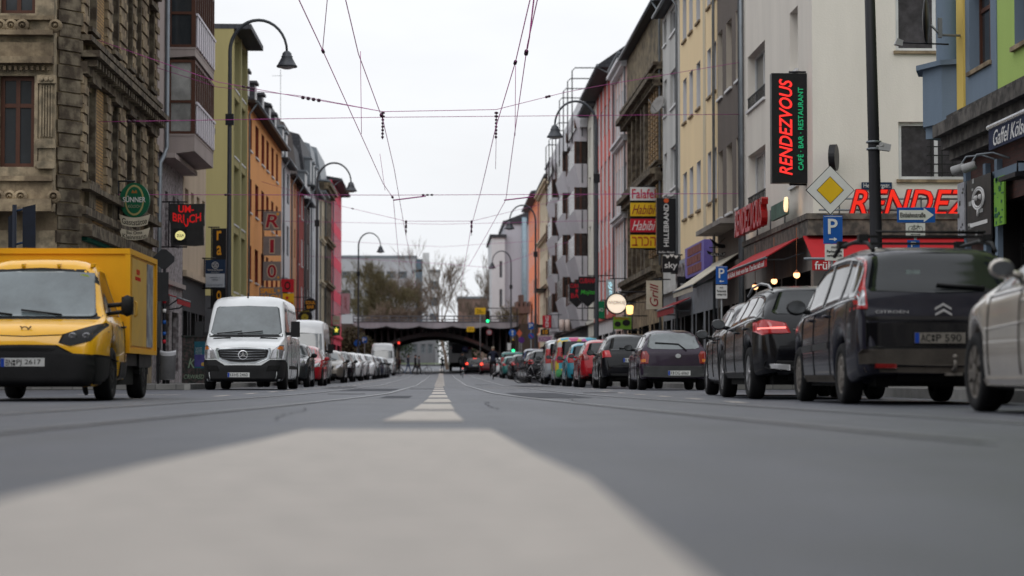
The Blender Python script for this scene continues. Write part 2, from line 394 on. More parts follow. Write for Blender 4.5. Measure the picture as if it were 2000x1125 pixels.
def house(name, label, side, pxs, top, wall, cols=(), rows=(), d=.16, reveal=None, fm=None, gm=None, mull=1, trans=0, sill=None,
          roof='mansard', mi_=.42, rmat=None, rh=2.6, over=.35, corn=(), pil=(), pmat=None, gf=3.6, gfm=None, shops=2, X=None, pd=.12, ys=None, gut=True, extra=None, lowholes=(), depth=11, tb=None):
    X = X or (XL if side < 0 else XR)
    Yp = lambda px: atX(px, VY, X).y
    Y0, Y1 = ys or (Yp(pxs[0]), Yp(pxs[1]))
    O = Vector((X, Y0+.006, 0)); U = Vector((0,1,0)); Nn = Vector((1 if side < 0 else -1, 0, 0)); Wd = Y1 - Y0 - .012
    H = top if not isinstance(top, tuple) else atX(top[0], top[1], X).z
    g = gz(Y0) - .1
    t = thing(name, label, 'building', (X, Y0, gz(Y0)))
    zr = [r if len(r) == 2 else (atX(r[0], r[2], X).z, atX(r[0], r[1], X).z) for r in rows]
    cu = [(Yp(c[0]) - Y0, Yp(c[1]) - Y0) if c[0] > 40 else c for c in cols]
    cu = [(min(c), max(c)) for c in cu]
    holes = [(a, c, z0, min(z1, H-.2)) for (z0, z1) in zr for (a, c) in cu if a > 0.02 and c < Wd - .02 and z0 > g + gf]
    b = B(); facade(b, O, U, Nn, Wd, g + gf, H, holes, d)
    s_ = -1 if side < 0 else 1; xb = X + s_ * depth
    for y in (Y0+.006, Y1-.006): b.poly([(X,y,g+gf),(xb,y,g+gf),(xb,y,H),(X,y,H)])
    b.poly([(xb,Y0,g),(xb,Y1,g),(xb,Y1,H),(xb,Y0,H)]); b.poly([(X,Y0,H-.01),(xb,Y0,H-.01),(xb,Y1,H-.01),(X,Y1,H-.01)])
    b.build('wall', [wall, reveal or wall], t)
    gm_ = gm or glass
    for h in holes: window(t, O, U, Nn, h, d, fm or fr_w, random.choice(gm_) if isinstance(gm_, list) else gm_, mull, trans, sill)
    if tb:
        bb = B()
        for z, th_ in tb: bb.obox(O,U,Nn,0,Wd,0,.035,z,z+th_)
        bb.build('plaster_band', pmat or wall, t)
    # ground floor with shop openings
    gfm = gfm or wall; b = B(); sh = []
    for k in range(shops):
        a = Wd * (k + .08) / shops; c = Wd * (k + .92) / shops; m = a + (c - a) * .7
        sh += [(a, m - .12, g+.55, g+2.75), (m + .12, c, g+.12, g+2.75)]
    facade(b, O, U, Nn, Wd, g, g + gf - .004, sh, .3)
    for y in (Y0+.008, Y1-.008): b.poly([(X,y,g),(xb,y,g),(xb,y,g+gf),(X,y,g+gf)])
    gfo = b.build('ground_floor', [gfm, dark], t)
    for i, h in enumerate(sh):
        w = B(); nm = 'shop_window' if i % 2 == 0 else 'shop_door'
        for a, c in ((h[0], h[0]+.07), (h[1]-.07, h[1])): w.obox(O,U,Nn,a,c,-.28,-.2,h[2],h[3])
        for z in (h[2], h[3]-.08, h[2] + (h[3]-h[2])*.75): w.obox(O,U,Nn,h[0]+.07,h[1]-.07,-.28,-.205,z,z+.08)
        wo = w.build(nm, fr_d, t); p = B(); Pt = lambda u, z: O + U*u + Nn*(-.26) + UP*z
        p.poly([Pt(h[0],h[2]),Pt(h[1],h[2]),Pt(h[1],h[3]),Pt(h[0],h[3])]); p.build('pane', glass_b, wo)
    c = B(); c.obox(O,U,Nn,0.01,Wd-.01,0,.14,g+gf-.16,g+gf+.06)
    for (z, hh, pj) in corn:
        c.obox(O,U,Nn,0,Wd,0,pj,z,z+hh*.45); c.obox(O,U,Nn,0,Wd,0,pj*.6,z-hh*.55,z); 
    c.build('cornice', pmat or wall, t)
    for (a, e_, *st) in pil:
        a, e_ = sorted((Yp(a)-Y0, Yp(e_)-Y0)); b = B()
        z0 = st[1] if len(st) > 1 else g + gf; z1 = st[2] if len(st) > 2 else H
        if st and st[0] == 'r':
            z = z0; k = 0
            while z < z1 - .05:
                hh = min(.34, z1 - z); b.obox(O,U,Nn,a - (.04 if k % 2 else 0),e_ + (.04 if k % 2 else 0),0,pd + (.03 if k % 2 else 0),z,z+hh-.035); b.obox(O,U,Nn,a,e_,0,pd*.5,z+hh-.035,z+hh); z += hh; k += 1
        else: b.obox(O,U,Nn,a,e_,0,pd,z0,z1)
        b.build('pilaster', pmat or wall, t)
    roof_part(t, side, X, Y0, Y1, H, roof, rmat or slate, rh, over, depth, mi_)
    if gut:
        b = B(); n = Nn * (over + .06); b.tube([O + n + UP*(H+.06), O + n + U*Wd + UP*(H+.06)], .075, 6)
        b.tube([O + Nn*(over+.05) + U*.25 + UP*(H), O + Nn*.1 + U*.25 + UP*(H-.5), O + Nn*.1 + U*.25 + UP*(g+.2)], .05, 6); b.build('gutter', zinc, t)
    if extra: extra(t, O, U, Nn, Wd, g, H, holes)
    return t
def dormers(ks, w=1.1, h=1.5, mat=None):
    def f(t, O, U, Nn, Wd, g, H, holes):
        for k in ks:
            b = B(); u = Wd * k; b.obox(O,U,Nn,u-w/2,u+w/2,-2.2,-.1,H+.3,H+.3+h); b.obox(O,U,Nn,u-w/2-.12,u+w/2+.12,-2.3,.02,H+.3+h,H+.42+h)
            do = b.build('dormer', mat or slate, t)
            q = B(); q.obox(O,U,Nn,u-w/2+.12,u+w/2-.12,-.1,-.06,H+.5,H+.2+h); q.build('dormer_window', fr_w, do)
    return f
def chimney(t, x0,x1,y0,y1,z0,z1):
    b = B(); b.box(x0,x1,y0,y1,z0,z1); b.box(x0-.08,x1+.08,y0-.08,y1+.08,z1,z1+.15)
    for k in (.3,.7): b.tube([(x0+(x1-x0)*k,(y0+y1)/2,z1+.15),(x0+(x1-x0)*k,(y0+y1)/2,z1+.6)], .1, 6)
    b.build('chimney', brickr, t)
def multi(*fs):
    def f(*a):
        for q in fs: q(*a)
    return f
# ------------------------------------------------------------------ LEFT ROW
stone = M('weathered_stone', (.175,.132,.088), rough=.92, var=.5, scale=1.1, bump=.8, streak=1, alt=(.31,.24,.155), bscale=14)
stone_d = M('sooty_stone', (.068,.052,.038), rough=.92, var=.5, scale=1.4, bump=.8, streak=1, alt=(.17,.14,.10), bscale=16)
stone_l = M('pale_stone', (.37,.295,.20), rough=.9, var=.45, scale=1.6, bump=.6, streak=1, alt=(.20,.165,.115), bscale=18)
ybrick = M('yellow_brick', (.40,.24,.09), rough=.85, brick=(.26,.085,.014,(.12,.09,.06)), alt=(.28,.17,.07), scale=2, var=.4)
def ornate_corner():
    X = XL; Y0, Y1 = 54.1, 68.0
    t = thing('corner_house', 'soot-stained ornate stone corner house behind the yellow van', 'building', (X, Y0, 0))
    O = Vector((X, Y0, 0)); U = Vector((0,1,0)); Nn = Vector((1,0,0)); Wd = Y1 - Y0; H = 16.5
    Yp = lambda px: atX(px, VY, X).y - Y0
    cols = [(Yp(162), Yp(175)), (Yp(208), Yp(219)), (Yp(238), Yp(247)), (Yp(255.5), Yp(264)), (Yp(280), Yp(290))]
    cols = [(min(c), max(c)) for c in cols]
    rows = [(5.35, 7.6), (9.25, 11.5), (13.0, 15.1)]
    holes = [(a, c, p, q) for a, c in cols for p, q in rows]
    b = B(); facade(b, O, U, Nn, Wd, 3.7, H, holes, .3)
    # chamfered corner and wall facing the crossing
    cA = Vector((-9.0, Y0, 0)); cB = Vector((-9.42, Y0-.55, 0))
    b.poly([cA, cB, cB+UP*H, cA+UP*H])
    b.poly([(-9.0,Y1,0),(-22,Y1,0),(-22,Y1,H),(-9.0,Y1,H)])
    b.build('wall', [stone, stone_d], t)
    for h in holes: window(t, O, U, Nn, h, .3, fr_b, glass, 1, .65)
    # front wall (U runs +x), plane Y = Y0-.55
    Of = Vector((-22, Y0-.55, 0)); Uf = Vector((1,0,0)); Nf = Vector((0,-1,0))
    fb = B(); facade(fb, Of, Uf, Nf, 12.58, 3.9, H, [], .2); fb.build('side_wall', stone, t)
    gb = B(); gh = [(1,4,.3,3.3),(5.2,8.0,.3,3.3),(8.6,11.0,.2,3.4)]
    facade(gb, Of, Uf, Nf, 12.58, -.1, 3.896, gh, .5); gb.build('shop_front', [stone_l, dark], t)
    for h in gh:
        p = B(); p.obox(Of,Uf,Nf,h[0],h[1],-.48,-.45,h[2],h[3]); p.build('shop_window', glass_b, t)
    # oriel: X -15.2 .. -9.5, front at Y0-1.05
    Oo = Vector((-15.6, Y0-1.05, 0)); Wo = 6.15
    ux = lambda px: (atY(px, 300, Y0-1.05).x + 15.6)
    zf = lambda py: atY(60, py, Y0-1.05).z
    wins = [(ux(-72), ux(-8), zf(326), zf(148)), (ux(-2), ux(66), zf(326), zf(148)), (ux(-72), ux(-8), zf(26), zf(-140)), (ux(-2), ux(66), zf(26), zf(-140))]
    ob = B(); facade(ob, Oo, Uf, Nf, Wo, 4.35, H, wins, .22)
    for x in (-15.6, -15.6+Wo): ob.poly([(x,Y0-1.05,4.35),(x,Y0-.55,4.35),(x,Y0-.55,H),(x,Y0-1.05,H)])
    ob.poly([(-15.6,Y0-1.05,4.35),(-9.45,Y0-1.05,4.35),(-9.45,Y0-.55,4.35),(-15.6,Y0-.55,4.35)])
    oo = ob.build('oriel', [stone_l, stone], t)
    for h in wins: window(oo if False else t, Oo, Uf, Nf, h, .22, fr_b, glass, 1, .68, t=.1)
    c = B()
    for z, hh, pj in ((zf(372), .5, .12),(zf(350), .12, .24),(zf(402), .3, .3),(zf(120), .16, .34),(zf(98), .34, .14),(zf(66), .12, .28),(zf(36), .1, .14)):
        c.obox(Oo,Uf,Nf,-.02,Wo+.02,0,pj,z-hh/2,z+hh/2)
    for px in (0, 22, 44, 108, -24):       # relief panels and rosettes in the bands
        for py in (52, 385):
            C0 = Oo + Uf*ux(px) + Nf*.1 + UP*zf(py); c.lathe(C0 + Nf*0, Nf, [(0,.17),(.1,.16),(.14,.1),(.07,.07),(.15,.02)], 12)
    for k in range(46): c.obox(Oo,Uf,Nf,.05+k*.133,.115+k*.133,.1,.2,zf(126)-.16,zf(126)-.06)
    c.build('cornice', stone, t)
    for pa, pb in ((76,107),(68,74),(-6,-3)):          # fluted pilasters
        p = B(); u0, u1 = ux(pa), ux(pb); 
        p.obox(Oo,Uf,Nf,u0,u1,0,.07,zf(326),zf(150)); w = (u1-u0)
        if w > .2:
            for k in range(5): p.obox(Oo,Uf,Nf,u0+w*(.1+.17*k),u0+w*(.19+.17*k),.07,.12,zf(268),zf(168))
            p.obox(Oo,Uf,Nf,u0-.03,u1+.03,0,.17,zf(164),zf(148)); p.obox(Oo,Uf,Nf,u0-.02,u1+.02,0,.14,zf(290),zf(272)); p.obox(Oo,Uf,Nf,u0-.02,u1+.02,0,.16,zf(330),zf(316))
            for k in range(3): p.lathe(Oo+Uf*(u0+w*(.2+.3*k))+Nf*.16+UP*zf(156), Nf, [(0,.06),(.06,.05),(.07,.0)], 8)
        p.build('pilaster', stone_l, t)
    # corner quoins
    q = B(); z = 0.2; k = 0; dv = (cA - cB).normalized(); nv = Vector((dv.y, -dv.x, 0)); L = (cA-cB).length
    while z < 16:
        e_ = 0 if k % 2 else .06
        q.obox(cB, dv, nv, -e_, L+e_, 0, .05 + e_*.3, z, z+.30); z += .34; k += 1
    q.build('quoin', stone_d, t)
    # street facade ornament
    c = B()
    for z, hh, pj in ((3.95,.3,.35),(4.45,.2,.2),(5.05,.14,.28),(8.0,.3,.2),(8.35,.16,.5),(8.75,.14,.3),(12.2,.3,.25),(12.5,.16,.5),(15.8,.3,.3),(16.2,.3,.6)):
        c.obox(O,U,Nn,0,Wd,0,pj,z-hh/2,z+hh/2)
    for k in range(30):
        for z in (8.15, 12.3): c.obox(O,U,Nn,.15+k*.46,.33+k*.46,.1,.42,z-.1,z+.06)
    for a, e_ in cols:
        for p_, q_ in rows:
            c.obox(O,U,Nn,a-.12,a,0,.1,p_-.1,q_+.12); c.obox(O,U,Nn,e_,e_+.12,0,.1,p_-.1,q_+.12)
            c.obox(O,U,Nn,a-.2,e_+.2,0,.22,q_+.13,q_+.27); c.obox(O,U,Nn,a-.18,e_+.18,0,.2,p_-.22,p_-.1)
            c.obox(O,U,Nn,a,e_,0,.12,p_-.75,p_-.3)
    c.build('cornice', stone_d, t)
    for px0, px1 in ((150,158),(197,206),(222,235),(248,254),(266,277),(292,299)):
        a, e_ = sorted((Yp(px0), Yp(px1)))
        for z0, z1 in ((5.2,7.85),(8.9,12.0),(12.7,15.6)):
            p = B(); z = z0; k = 0
            while z < z1-.1:
                p.obox(O,U,Nn,a,e_,0,.14 if k % 2 else .10,z,z+.21); p.obox(O,U,Nn,a+.03,e_-.03,0,.06,z+.21,z+.24); z += .24; k += 1
            p.build('pilaster', stone, t)
    for px0, px1 in ((177,194),):
        a, e_ = sorted((Yp(px0), Yp(px1)))
        for z0, z1 in ((4.3,4.9),(5.2,7.8),(8.9,12.0),(12.7,15.6)):
            p = B(); p.obox(O,U,Nn,a,e_,0,.05,z0,z1); p.build('brick_panel', ybrick, t)
    # ground floor along the street
    b = B(); gh = [(1.2,4.4,.2,3.2),(5.2,8.6,.5,3.2),(9.3,10.6,.1,3.0),(11.2,13.2,.6,3.0)]
    facade(b, O, U, Nn, Wd, -.1, 3.696, gh, .4); b.poly([cA, cB, cB+UP*3.7, cA+UP*3.7]) if False else None
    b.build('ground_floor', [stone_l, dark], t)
    for h in gh:
        p = B(); p.obox(O,U,Nn,h[0],h[1],-.38,-.34,h[2],h[3]); p.build('shop_window', glass_b, t)
    b = B(); b.slab([(-9.5,Y0-1.5,H+.35),(-8.4,Y0-.4,H+.35),(-8.4,Y1,H+.35),(-15,Y1,H+3.5),(-15,Y0-1.5,H+3.5)], (0,0,.2)); b.build('roof', slate, t)
ornate_corner()
pinkw = wallm('pink_grey_render', (.36,.305,.29)); graf = M('flaking_render', (.40,.37,.38), rough=.9, var=.4, scale=3, bump=.3, streak=1, alt=(.20,.17,.18))
purpw = M('white_panel', (.62,.58,.63), rough=.5, var=.1, bump=0)
def bay_house():
    X = XL; Y0 = 68.02; Y1 = atX(355, VY, X).y; zt = lambda py, px=348, Y=70.7: atY(px, py, Y).z
    t = thing('bay_house', 'pink-grey house with dark glazed bays stacked over the street', 'building', (X, Y0, 0))
    O = Vector((X, Y0, 0)); U = Vector((0,1,0)); Nn = Vector((1,0,0)); Wd = Y1 - Y0
    zb = zt(300)
    b = B(); facade(b, O, U, Nn, Wd, zb, 18, [], .2); b.poly([(X,Y0,zb),(-20,Y0,zb),(-20,Y0,18),(X,Y0,18)])
    b.poly([(X,Y1,0),(-20,Y1,0),(-20,Y1,18),(X,Y1,18)]); b.poly([(X,Y0,18),(-20,Y0,18),(-20,Y1,18),(X,Y1,18)])
    b.box(X, X+.12, Y0+.02, Y0+1.5, zb-.1, 18); b.build('wall', pinkw, t)
    b = B(); hs = [(1.1,1.9,4.7,6.6),(3.0,3.7,4.6,6.4),(5.0,5.7,4.7,6.4),(6.2,6.8,4.7,6.4)]
    gh = [(1,2.2,.1,2.5),(3.2,4.2,.1,2.4),(5.0,6.8,.5,2.5)]
    facade(b, O, U, Nn, Wd, -.1, zb-.003, hs+gh, .25); b.build('lower_wall', [graf, graf], t)
    for h in hs+gh: window(t, O, U, Nn, h, .25, fr_d, glass_b, 0)
    c = B(); c.obox(O,U,Nn,0,Wd,0,.12,3.35,3.5); c.obox(O,U,Nn,1.5,Wd,0,.5,zb-.25,zb-.1); c.build('cornice', pinkw, t)
    b = B(); b.tube([(X+.2,Y0+1.75,18),(X+.2,Y0+1.75,zb+.1),(X+.15,Y0+1.3,zb-.25),(X+.12,Y0+.7,zb-.5),(X+.12,Y0+.7,.2)], .075, 8); b.build('downpipe', zinc, t)
    Ya, Yb = 70.6, atX(412, VY, X+.95).y; xo = X + 1.0; ye = .95
    for k, (pt_, pb_) in enumerate(((118,262),(-60,93),(-250,-85))):
        z0, z1 = zt(pb_), zt(pt_)
        bb = B(); bb.slab([(X,Ya,z0),(xo,Ya,z0),(xo,Yb,z0),(X,Yb,z0)], (0,0,-.06))
        # floor slab, wedge-shaped under the lowest bay
        dz = .62 if k == 0 else .28
        v = [(X,Ya+.02,z0-.06),(xo-.01,Ya+.02,z0-.06),(xo-.01,Ya+.02,z0-.06-dz*.8),(X,Ya+.02,z0-.06-dz)]
        bb.slab(v, (0, Yb-Ya-.04, 0))
        bay = bb.build('bay', pinkw, t)
        f = B()     # dark brown frame, front (facing the camera) and street side
        for x0_, x1_ in ((X+.13, X+.22), (xo-.13, xo)): f.box(x0_, x1_, Ya, Ya+.1, z0, z1)
        for za in (z0, z1-.08, z0+(z1-z0)*.42): f.box(X+.22, xo-.13, Ya+.003, Ya+.09, za, za+.09)
        n = 9
        for i in range(n+1):
            y = Ya+.1 + (Yb-Ya-.1)*i/n; f.box(xo-.07, xo, y-.035, y+.035, z0, z1)
        for za in (z0, z1-.1): f.box(xo-.06, xo-.004, Ya+.1, Yb, za, za+.1)
        f.box(X, xo, Yb-.08, Yb+.002, z0, z1)
        f.build('bay_frame', fr_b, bay)
        g = B(); g.poly([(X+.1,Ya+.05,z0),(xo-.1,Ya+.05,z0),(xo-.1,Ya+.05,z1),(X+.1,Ya+.05,z1)])
        g.poly([(xo-.05,Ya+.1,z0),(xo-.05,Yb,z0),(xo-.05,Yb,z1),(xo-.05,Ya+.1,z1)]); g.build('pane', glass_c if k == 0 else glass, bay)
        if k < 2:
            p = B(); zm = z0 + (z1-z0)*.42
            for i in range(n):
                y = Ya+.1+(Yb-Ya-.1)*(i+.5)/n; p.box(xo+.004, xo+.05, y-.17, y+.12, z0+.04, zm-.04)
            p.box(xo+.004, xo+.07, Ya+.1, Yb, zm-.03, zm+.05); p.build('balustrade', purpw, bay)
    b = B(); b.box(X-.1, X+.8, Ya-1, Yb-1, 17.9, 18.2); b.build('roof', slate, t)
bay_house()
beige = wallm('beige_render', (.50,.40,.30)); dgrey = M('dark_plinth', (.045,.045,.05), rough=.8, var=.3, scale=2)
house('beige_house', 'low beige rendered building with small square windows past the bays', -1, (355.5, 400), 9.6, beige, cols=[(359,366),(371,377),(382,388),(393,398)],
      rows=[(361,366,400)], d=.3, roof='flat', gf=4.1, gfm=dgrey, shops=3, gut=False, mull=0)
olive = wallm('olive_render', (.33,.285,.13), var=.12); olive2 = wallm('pale_olive_trim', (.36,.33,.17))
def olive_extra(t, O, U, Nn, Wd, g, H, holes):
    b = B()
    for h in holes:
        b.obox(O,U,Nn,h[0],h[1],-.06,.03,h[2]-.02,h[2]+.05)
        b.obox(O,U,Nn,h[0],h[1],-.04,0,h[2]+.05,h[2]+.9) if False else None
    b.build('balcony_sill', fr_w, t)
house('olive_house', 'tall olive green block with deep loggias and an overhanging flat roof', -1, (453, 479.2), (453, 50), olive, cols=[(455.2,464.8),(467.8,477.2)],
      rows=[(9.9+2.95*k, 12.5+2.95*k) for k in (-2,-1,0,1)], d=1.3, fm=fr_w, roof='flat', rmat=slate, over=.75, gf=3.9, gfm=dgrey, shops=1, reveal=olive2, extra=olive_extra, depth=12, gut=False, pil=[(465.2,467.4),(477.6,478.9)], pmat=olive2, pd=.05)
orange = wallm('orange_render', (.78,.36,.13), var=.07); redfr = M('red_brown_reveal', (.22,.04,.025), rough=.8, var=.2)
house('orange_house', 'orange rendered house with red-brown windows above the white van', -1, (479.6, 548), (480, 197), orange,
      cols=[(482.6,489.4),(496.6,502.6),(508.6,514),(518.2,522.8),(528.2,532.4),(537.2,541)], rows=[(486,226,291),(486,346,413),(486,478,546)], d=.2, reveal=redfr, fm=redfr, sill=fr_w,
      roof='mansard', rmat=tiles, rh=2.3, over=.4, gf=3.3, shops=4, gfm=M('shop_mosaic', (.20,.16,.14), rough=.8, var=.6, scale=6, alt=(.42,.40,.38)),
      extra=multi(dormers((.07,.26,.46,.66,.84), 1.0, 1.3), lambda t,O,U,Nn,Wd,g,H,h: (chimney(t,-12.2,-11.2,98.6,100.6,15,atY(490,150,99).z-.5), chimney(t,-12.6,-11.4,118,121,15.2,17.2))))
W_ = lambda n: [(.6+i*(1.0), 0) for i in range(n)]
def evencols(pa, pb, n, w, X):
    ya, yb = atX(pa, VY, X).y, atX(pb, VY, X).y; L = yb - ya
    return [(L*(i+.5)/n - w/2, L*(i+.5)/n + w/2) for i in range(n)]
def rowsz(z0, n, h=1.75, st=3.1): return [(z0+st*i, z0+st*i+h) for i in range(n)]
whitew = wallm('white_render', (.60,.60,.62)); redw = wallm('dark_red_render', (.30,.055,.045)); brw = wallm('brown_tile', (.085,.055,.048)); peach = wallm('peach_render', (.55,.30,.17)); creamw = wallm('cream_render', (.55,.47,.34))
pinkr = wallm('raspberry_render', (.80,.10,.16), var=.06)
LH = [('white_house', 'narrow white house with grey triple windows beside the orange one', (548.6,565), 12.6, whitew, 2, 1.9, 4.2, dict(fm=zinc, d=.12, mull=2, rh=3.2, extra=dormers((.3,.72),1.3,1.7,zinc))),
      ('peach_house', 'pale peach house squeezed between the white and the dark red', (565,577.5), 12.3, peach, 2, 1.2, 4.4, dict(fm=redfr, rmat=tiles, rh=3.6, gm=glass_c, extra=lambda t,O,U,Nn,Wd,g,H,h: chimney(t,-13.4,-12.2,131,134,15,18.6))),
      ('dark_red_house', 'dark red house with slim white window frames', (577.5,592), 12.2, redw, 2, 1.2, 4.2, dict(fm=fr_w, sill=fr_w, reveal=fr_w, d=.1, rh=4.0, rmat=tiles)),
      ('brown_house', 'dark brown tiled house with ribbon windows', (592,604), 11.9, brw, 2, 1.9, 4.3, dict(fm=fr_w, d=.12, rh=3.8, extra=dormers((.5,),2.2,1.8,zinc))),
      ('pale_house', 'off-white house behind the second curved street lamp', (604,622.5), 13.4, whitew, 4, 1.1, 4.2, dict(d=.15, rh=3.6, extra=dormers((.2,.5,.8),1.2,1.8,zinc))),
      ('cream_house', 'narrow cream house next to the sooty ornate one', (622.5,632), 14.0, creamw, 2, 1.2, 4.4, dict(d=.2, rh=3.6, rmat=zinc, corn=[(7.4,.3,.2),(10.6,.3,.2)])),
      ('sooty_house', 'dark sooty ornate house before the raspberry one', (632,647), 15.4, stone_d, 4, 1.1, 4.6, dict(d=.25, rh=2.6, rmat=zinc, fm=fr_w, corn=[(4.2,.4,.35),(7.6,.4,.35),(11.0,.4,.35),(15.1,.5,.5)], pmat=stone)),
      ('raspberry_house', 'tall raspberry pink house ending the left row', (647,666), 16.6, pinkr, 6, 1.25, 4.4, dict(d=.14, rh=1.2, reveal=whitew, fm=fr_w, roof='gable', over=.7, st=2.85, hh=1.9))]
for nm, lab, px, H, wm, n, w, z0, kw in LH:
    st = kw.pop('st', 3.05); hh = kw.pop('hh', 1.75)
    house(nm, lab, -1, px, H, wm, cols=evencols(px[0], px[1], n, w, XL), rows=rowsz(z0 + gz(atX(px[0],VY,XL).y), int((H-z0-.6)/st)+1, hh, st), gf=3.5, mi_=.14, **kw)
# ------------------------------------------------------------------ RIGHT ROW
rend = wallm('greige_render', (.68,.635,.57), var=.10); concr = wallm('stained_concrete', (.22,.20,.185), var=.35)
def rendez():
    X = XR; Y0 = atX(1590, VY, X).y; Y1 = atX(1455.5, VY, X).y
    t = thing('corner_cafe_building', 'pale greige corner building with the red cafe lettering', 'building', (X, Y0, 0))
    O = Vector((X, Y0, 0)); U = Vector((0,1,0)); Nn = Vector((-1,0,0)); Wd = Y1-Y0; H = 17
    Yp = lambda px: atX(px, VY, X).y - Y0
    zt = lambda px, py: atX(px, py, X).z
    zc = zt(1567, 440)
    cols = [(Yp(1562),Yp(1546)), (Yp(1497),Yp(1463))]
    holes = []
    for (a, c) in cols: 
        for z0, z1 in ((zt(1480,402), zt(1480,292)), (zt(1480,202), zt(1480,92)), (13.9, 15.9)):
            holes.append((min(a,c), max(a,c), z0, z1))
    b = B(); facade(b, O, U, Nn, Wd, zc, H, holes, .28)
    Of = Vector((X, Y0, 0)); Uf = Vector((1,0,0)); Nf = Vector((0,-1,0)); ux = lambda px: atY(px, 300, Y0).x - X; zf = lambda py: atY(1800, py, Y0).z
    fh = [(ux(1755), ux(1905), zf(351), zf(238)), (ux(1751), ux(1905), zf(100), zf(-20)), (ux(2010), ux(2120), zf(351), zf(238))]
    facade(b, Of, Uf, Nf, 15, zc, H, fh, .16)
    b.poly([(X,Y1,0),(X+12,Y1,0),(X+12,Y1,H),(X,Y1,H)]); b.poly([(X,Y0,H),(X+15,Y0,H),(X+15,Y1,H),(X,Y1,H)])
    b.build('wall', [rend, rend], t)
    for i, h in enumerate(holes):
        window(t, O, U, Nn, h, .28, fr_w, glass_c if i % 2 else glass, 1, 0, fr_w)
        if h[1]-h[0] > 1.5:
            r = B(); z0 = h[2]
            for k in range(13): u = h[0]+.1+(h[1]-h[0]-.2)*k/12; r.obox(O,U,Nn,u-.012,u+.012,-.02,.01,z0,z0+.38)
            for z in (z0, z0+.36): r.obox(O,U,Nn,h[0],h[1],-.025,.015,z,z+.03)
            r.build('railing', fr_d, t)
    for h in fh: window(t, Of, Uf, Nf, h, .16, fr_w, M('dim_curtain',(.055,.05,.055),rough=.5,var=.6,scale=3,bump=0,spec=.2), 1, 0, stone, t=.09)
    r = B()                                      # iron window grille on the side wall
    u0 = ux(1815)
    for k in range(4): r.obox(Of,Uf,Nf,u0+k*.27,u0+.03+k*.27,.12,.15,zf(346),zf(272))
    for k in range(5): r.obox(Of,Uf,Nf,u0-.1,u0+1.1,.13,.16,zf(340)+k*.22,zf(340)+.03+k*.22)
    r.build('window_grille', fr_d, t)
    # ground floor: dark glazed cafe front
    b = B(); gh = [(.4+2.4*k, 2.6+2.4*k, .35, 3.0) for k in range(5)]
    facade(b, O, U, Nn, Wd, -.1, zc-.003, gh, .35)
    fh2 = [(.4+2.5*k, 2.7+2.5*k, .35, 3.0) for k in range(5)]
    facade(b, Of, Uf, Nf, 15, -.1, zc-.003, fh2, .35); b.build('ground_floor', [concr, dark], t)
    for (Oa, Ua, Na, hl) in ((O,U,Nn,gh),(Of,Uf,Nf,fh2)):
        for h in hl: window(t, Oa, Ua, Na, h, .35, fr_d, glass_b, 1, .7)
    c = B(); c.box(X-.32, X+15, Y0-.9, Y0-.01, zc-.02, zc+.12) ; c.box(X-.32, X-.002, Y0-.01, Y0+10.6, zc-.021, zc+.12)
    c.box(X-.28, X+15, Y0-.86, Y0-.02, zc-.42, zc-.02); c.box(X-.28, X-.003, Y0-.02, Y0+10.5, zc-.42, zc-.021)
    c.build('canopy', M('canopy_fascia', (.06,.055,.05), rough=.7, var=.4, scale=2, streak=1, alt=(.14,.12,.10)), t)
    roof_part(t, 1, X, Y0, Y1, H, 'flat', slate)
    b = B(); b.tube([(X-.1, Y1-.15, H),(X-.1, Y1-.15, .2)], .06, 8); b.build('downpipe', zinc, t)
    return Y0, Y1, zc
RY0, RY1, RZC = rendez()
cr1 = wallm('cream_yellow_render', (.76,.59,.36), var=.06); dk1 = wallm('dark_grey_render', (.13,.108,.095), var=.2); lg1 = wallm('light_grey_render', (.46,.455,.44), var=.2)
rev_l = wallm('pale_reveal', (.42,.37,.31)); rev_w = wallm('white_reveal', (.58,.58,.60))
shopg = M('grey_shopfront', (.17,.18,.20), rough=.6, var=.3, scale=2)
house('dark_grey_house', 'dark grey-brown rendered house beside the corner cafe', 1, (1455.2,1403.5), 16.5, dk1, cols=[(1451,1440),(1432,1421),(1413.5,1404.5)],
      rows=[(1446,12,152),(1446,264,404),(1446,-190,-70)], d=.32, reveal=rev_l, fm=fr_w, sill=fr_w, gf=4.0, gfm=concr, shops=2, roof='flat',
      extra=lambda t,O,U,Nn,Wd,g,H,h: (lambda b: (b.obox(O,U,Nn,0,Wd,0,.75,g+5.15,g+5.3), b.build('balcony_slab', concr, t)))(B()))
house('cream_yellow_house', 'cream yellow rendered house with narrow white windows', 1, (1403.3,1330), 16.2, cr1, cols=[(1401.5,1394.5),(1391,1384),(1370,1362.5),(1355.5,1348.5),(1343,1336)],
      rows=[(1366,119,210),(1366,314,410),(1366,-55,40)], d=.3, reveal=rev_w, fm=fr_w, sill=stone, gf=4.2, gfm=shopg, shops=3, roof='flat', pil=[(1381,1376)], pmat=creamw, pd=.02, gm=glass_c)
house('light_grey_house', 'light grey house with wide white framed windows', 1, (1329.6,1296), 15.4, lg1, cols=[(1324,1311),(1304,1298.5)],
      rows=[(1318,132,205),(1318,282,365),(1318,-30,60)], d=.16, reveal=lg1, fm=fr_w, sill=fr_w, gf=4.0, gfm=shopg, shops=2, rh=3.0, tb=[(7.6,.15)])
ybr2 = M('ochre_brick', (.33,.21,.10), rough=.85, brick=(.26,.085,.014,(.13,.10,.07)), alt=(.25,.16,.08), scale=2, var=.4)
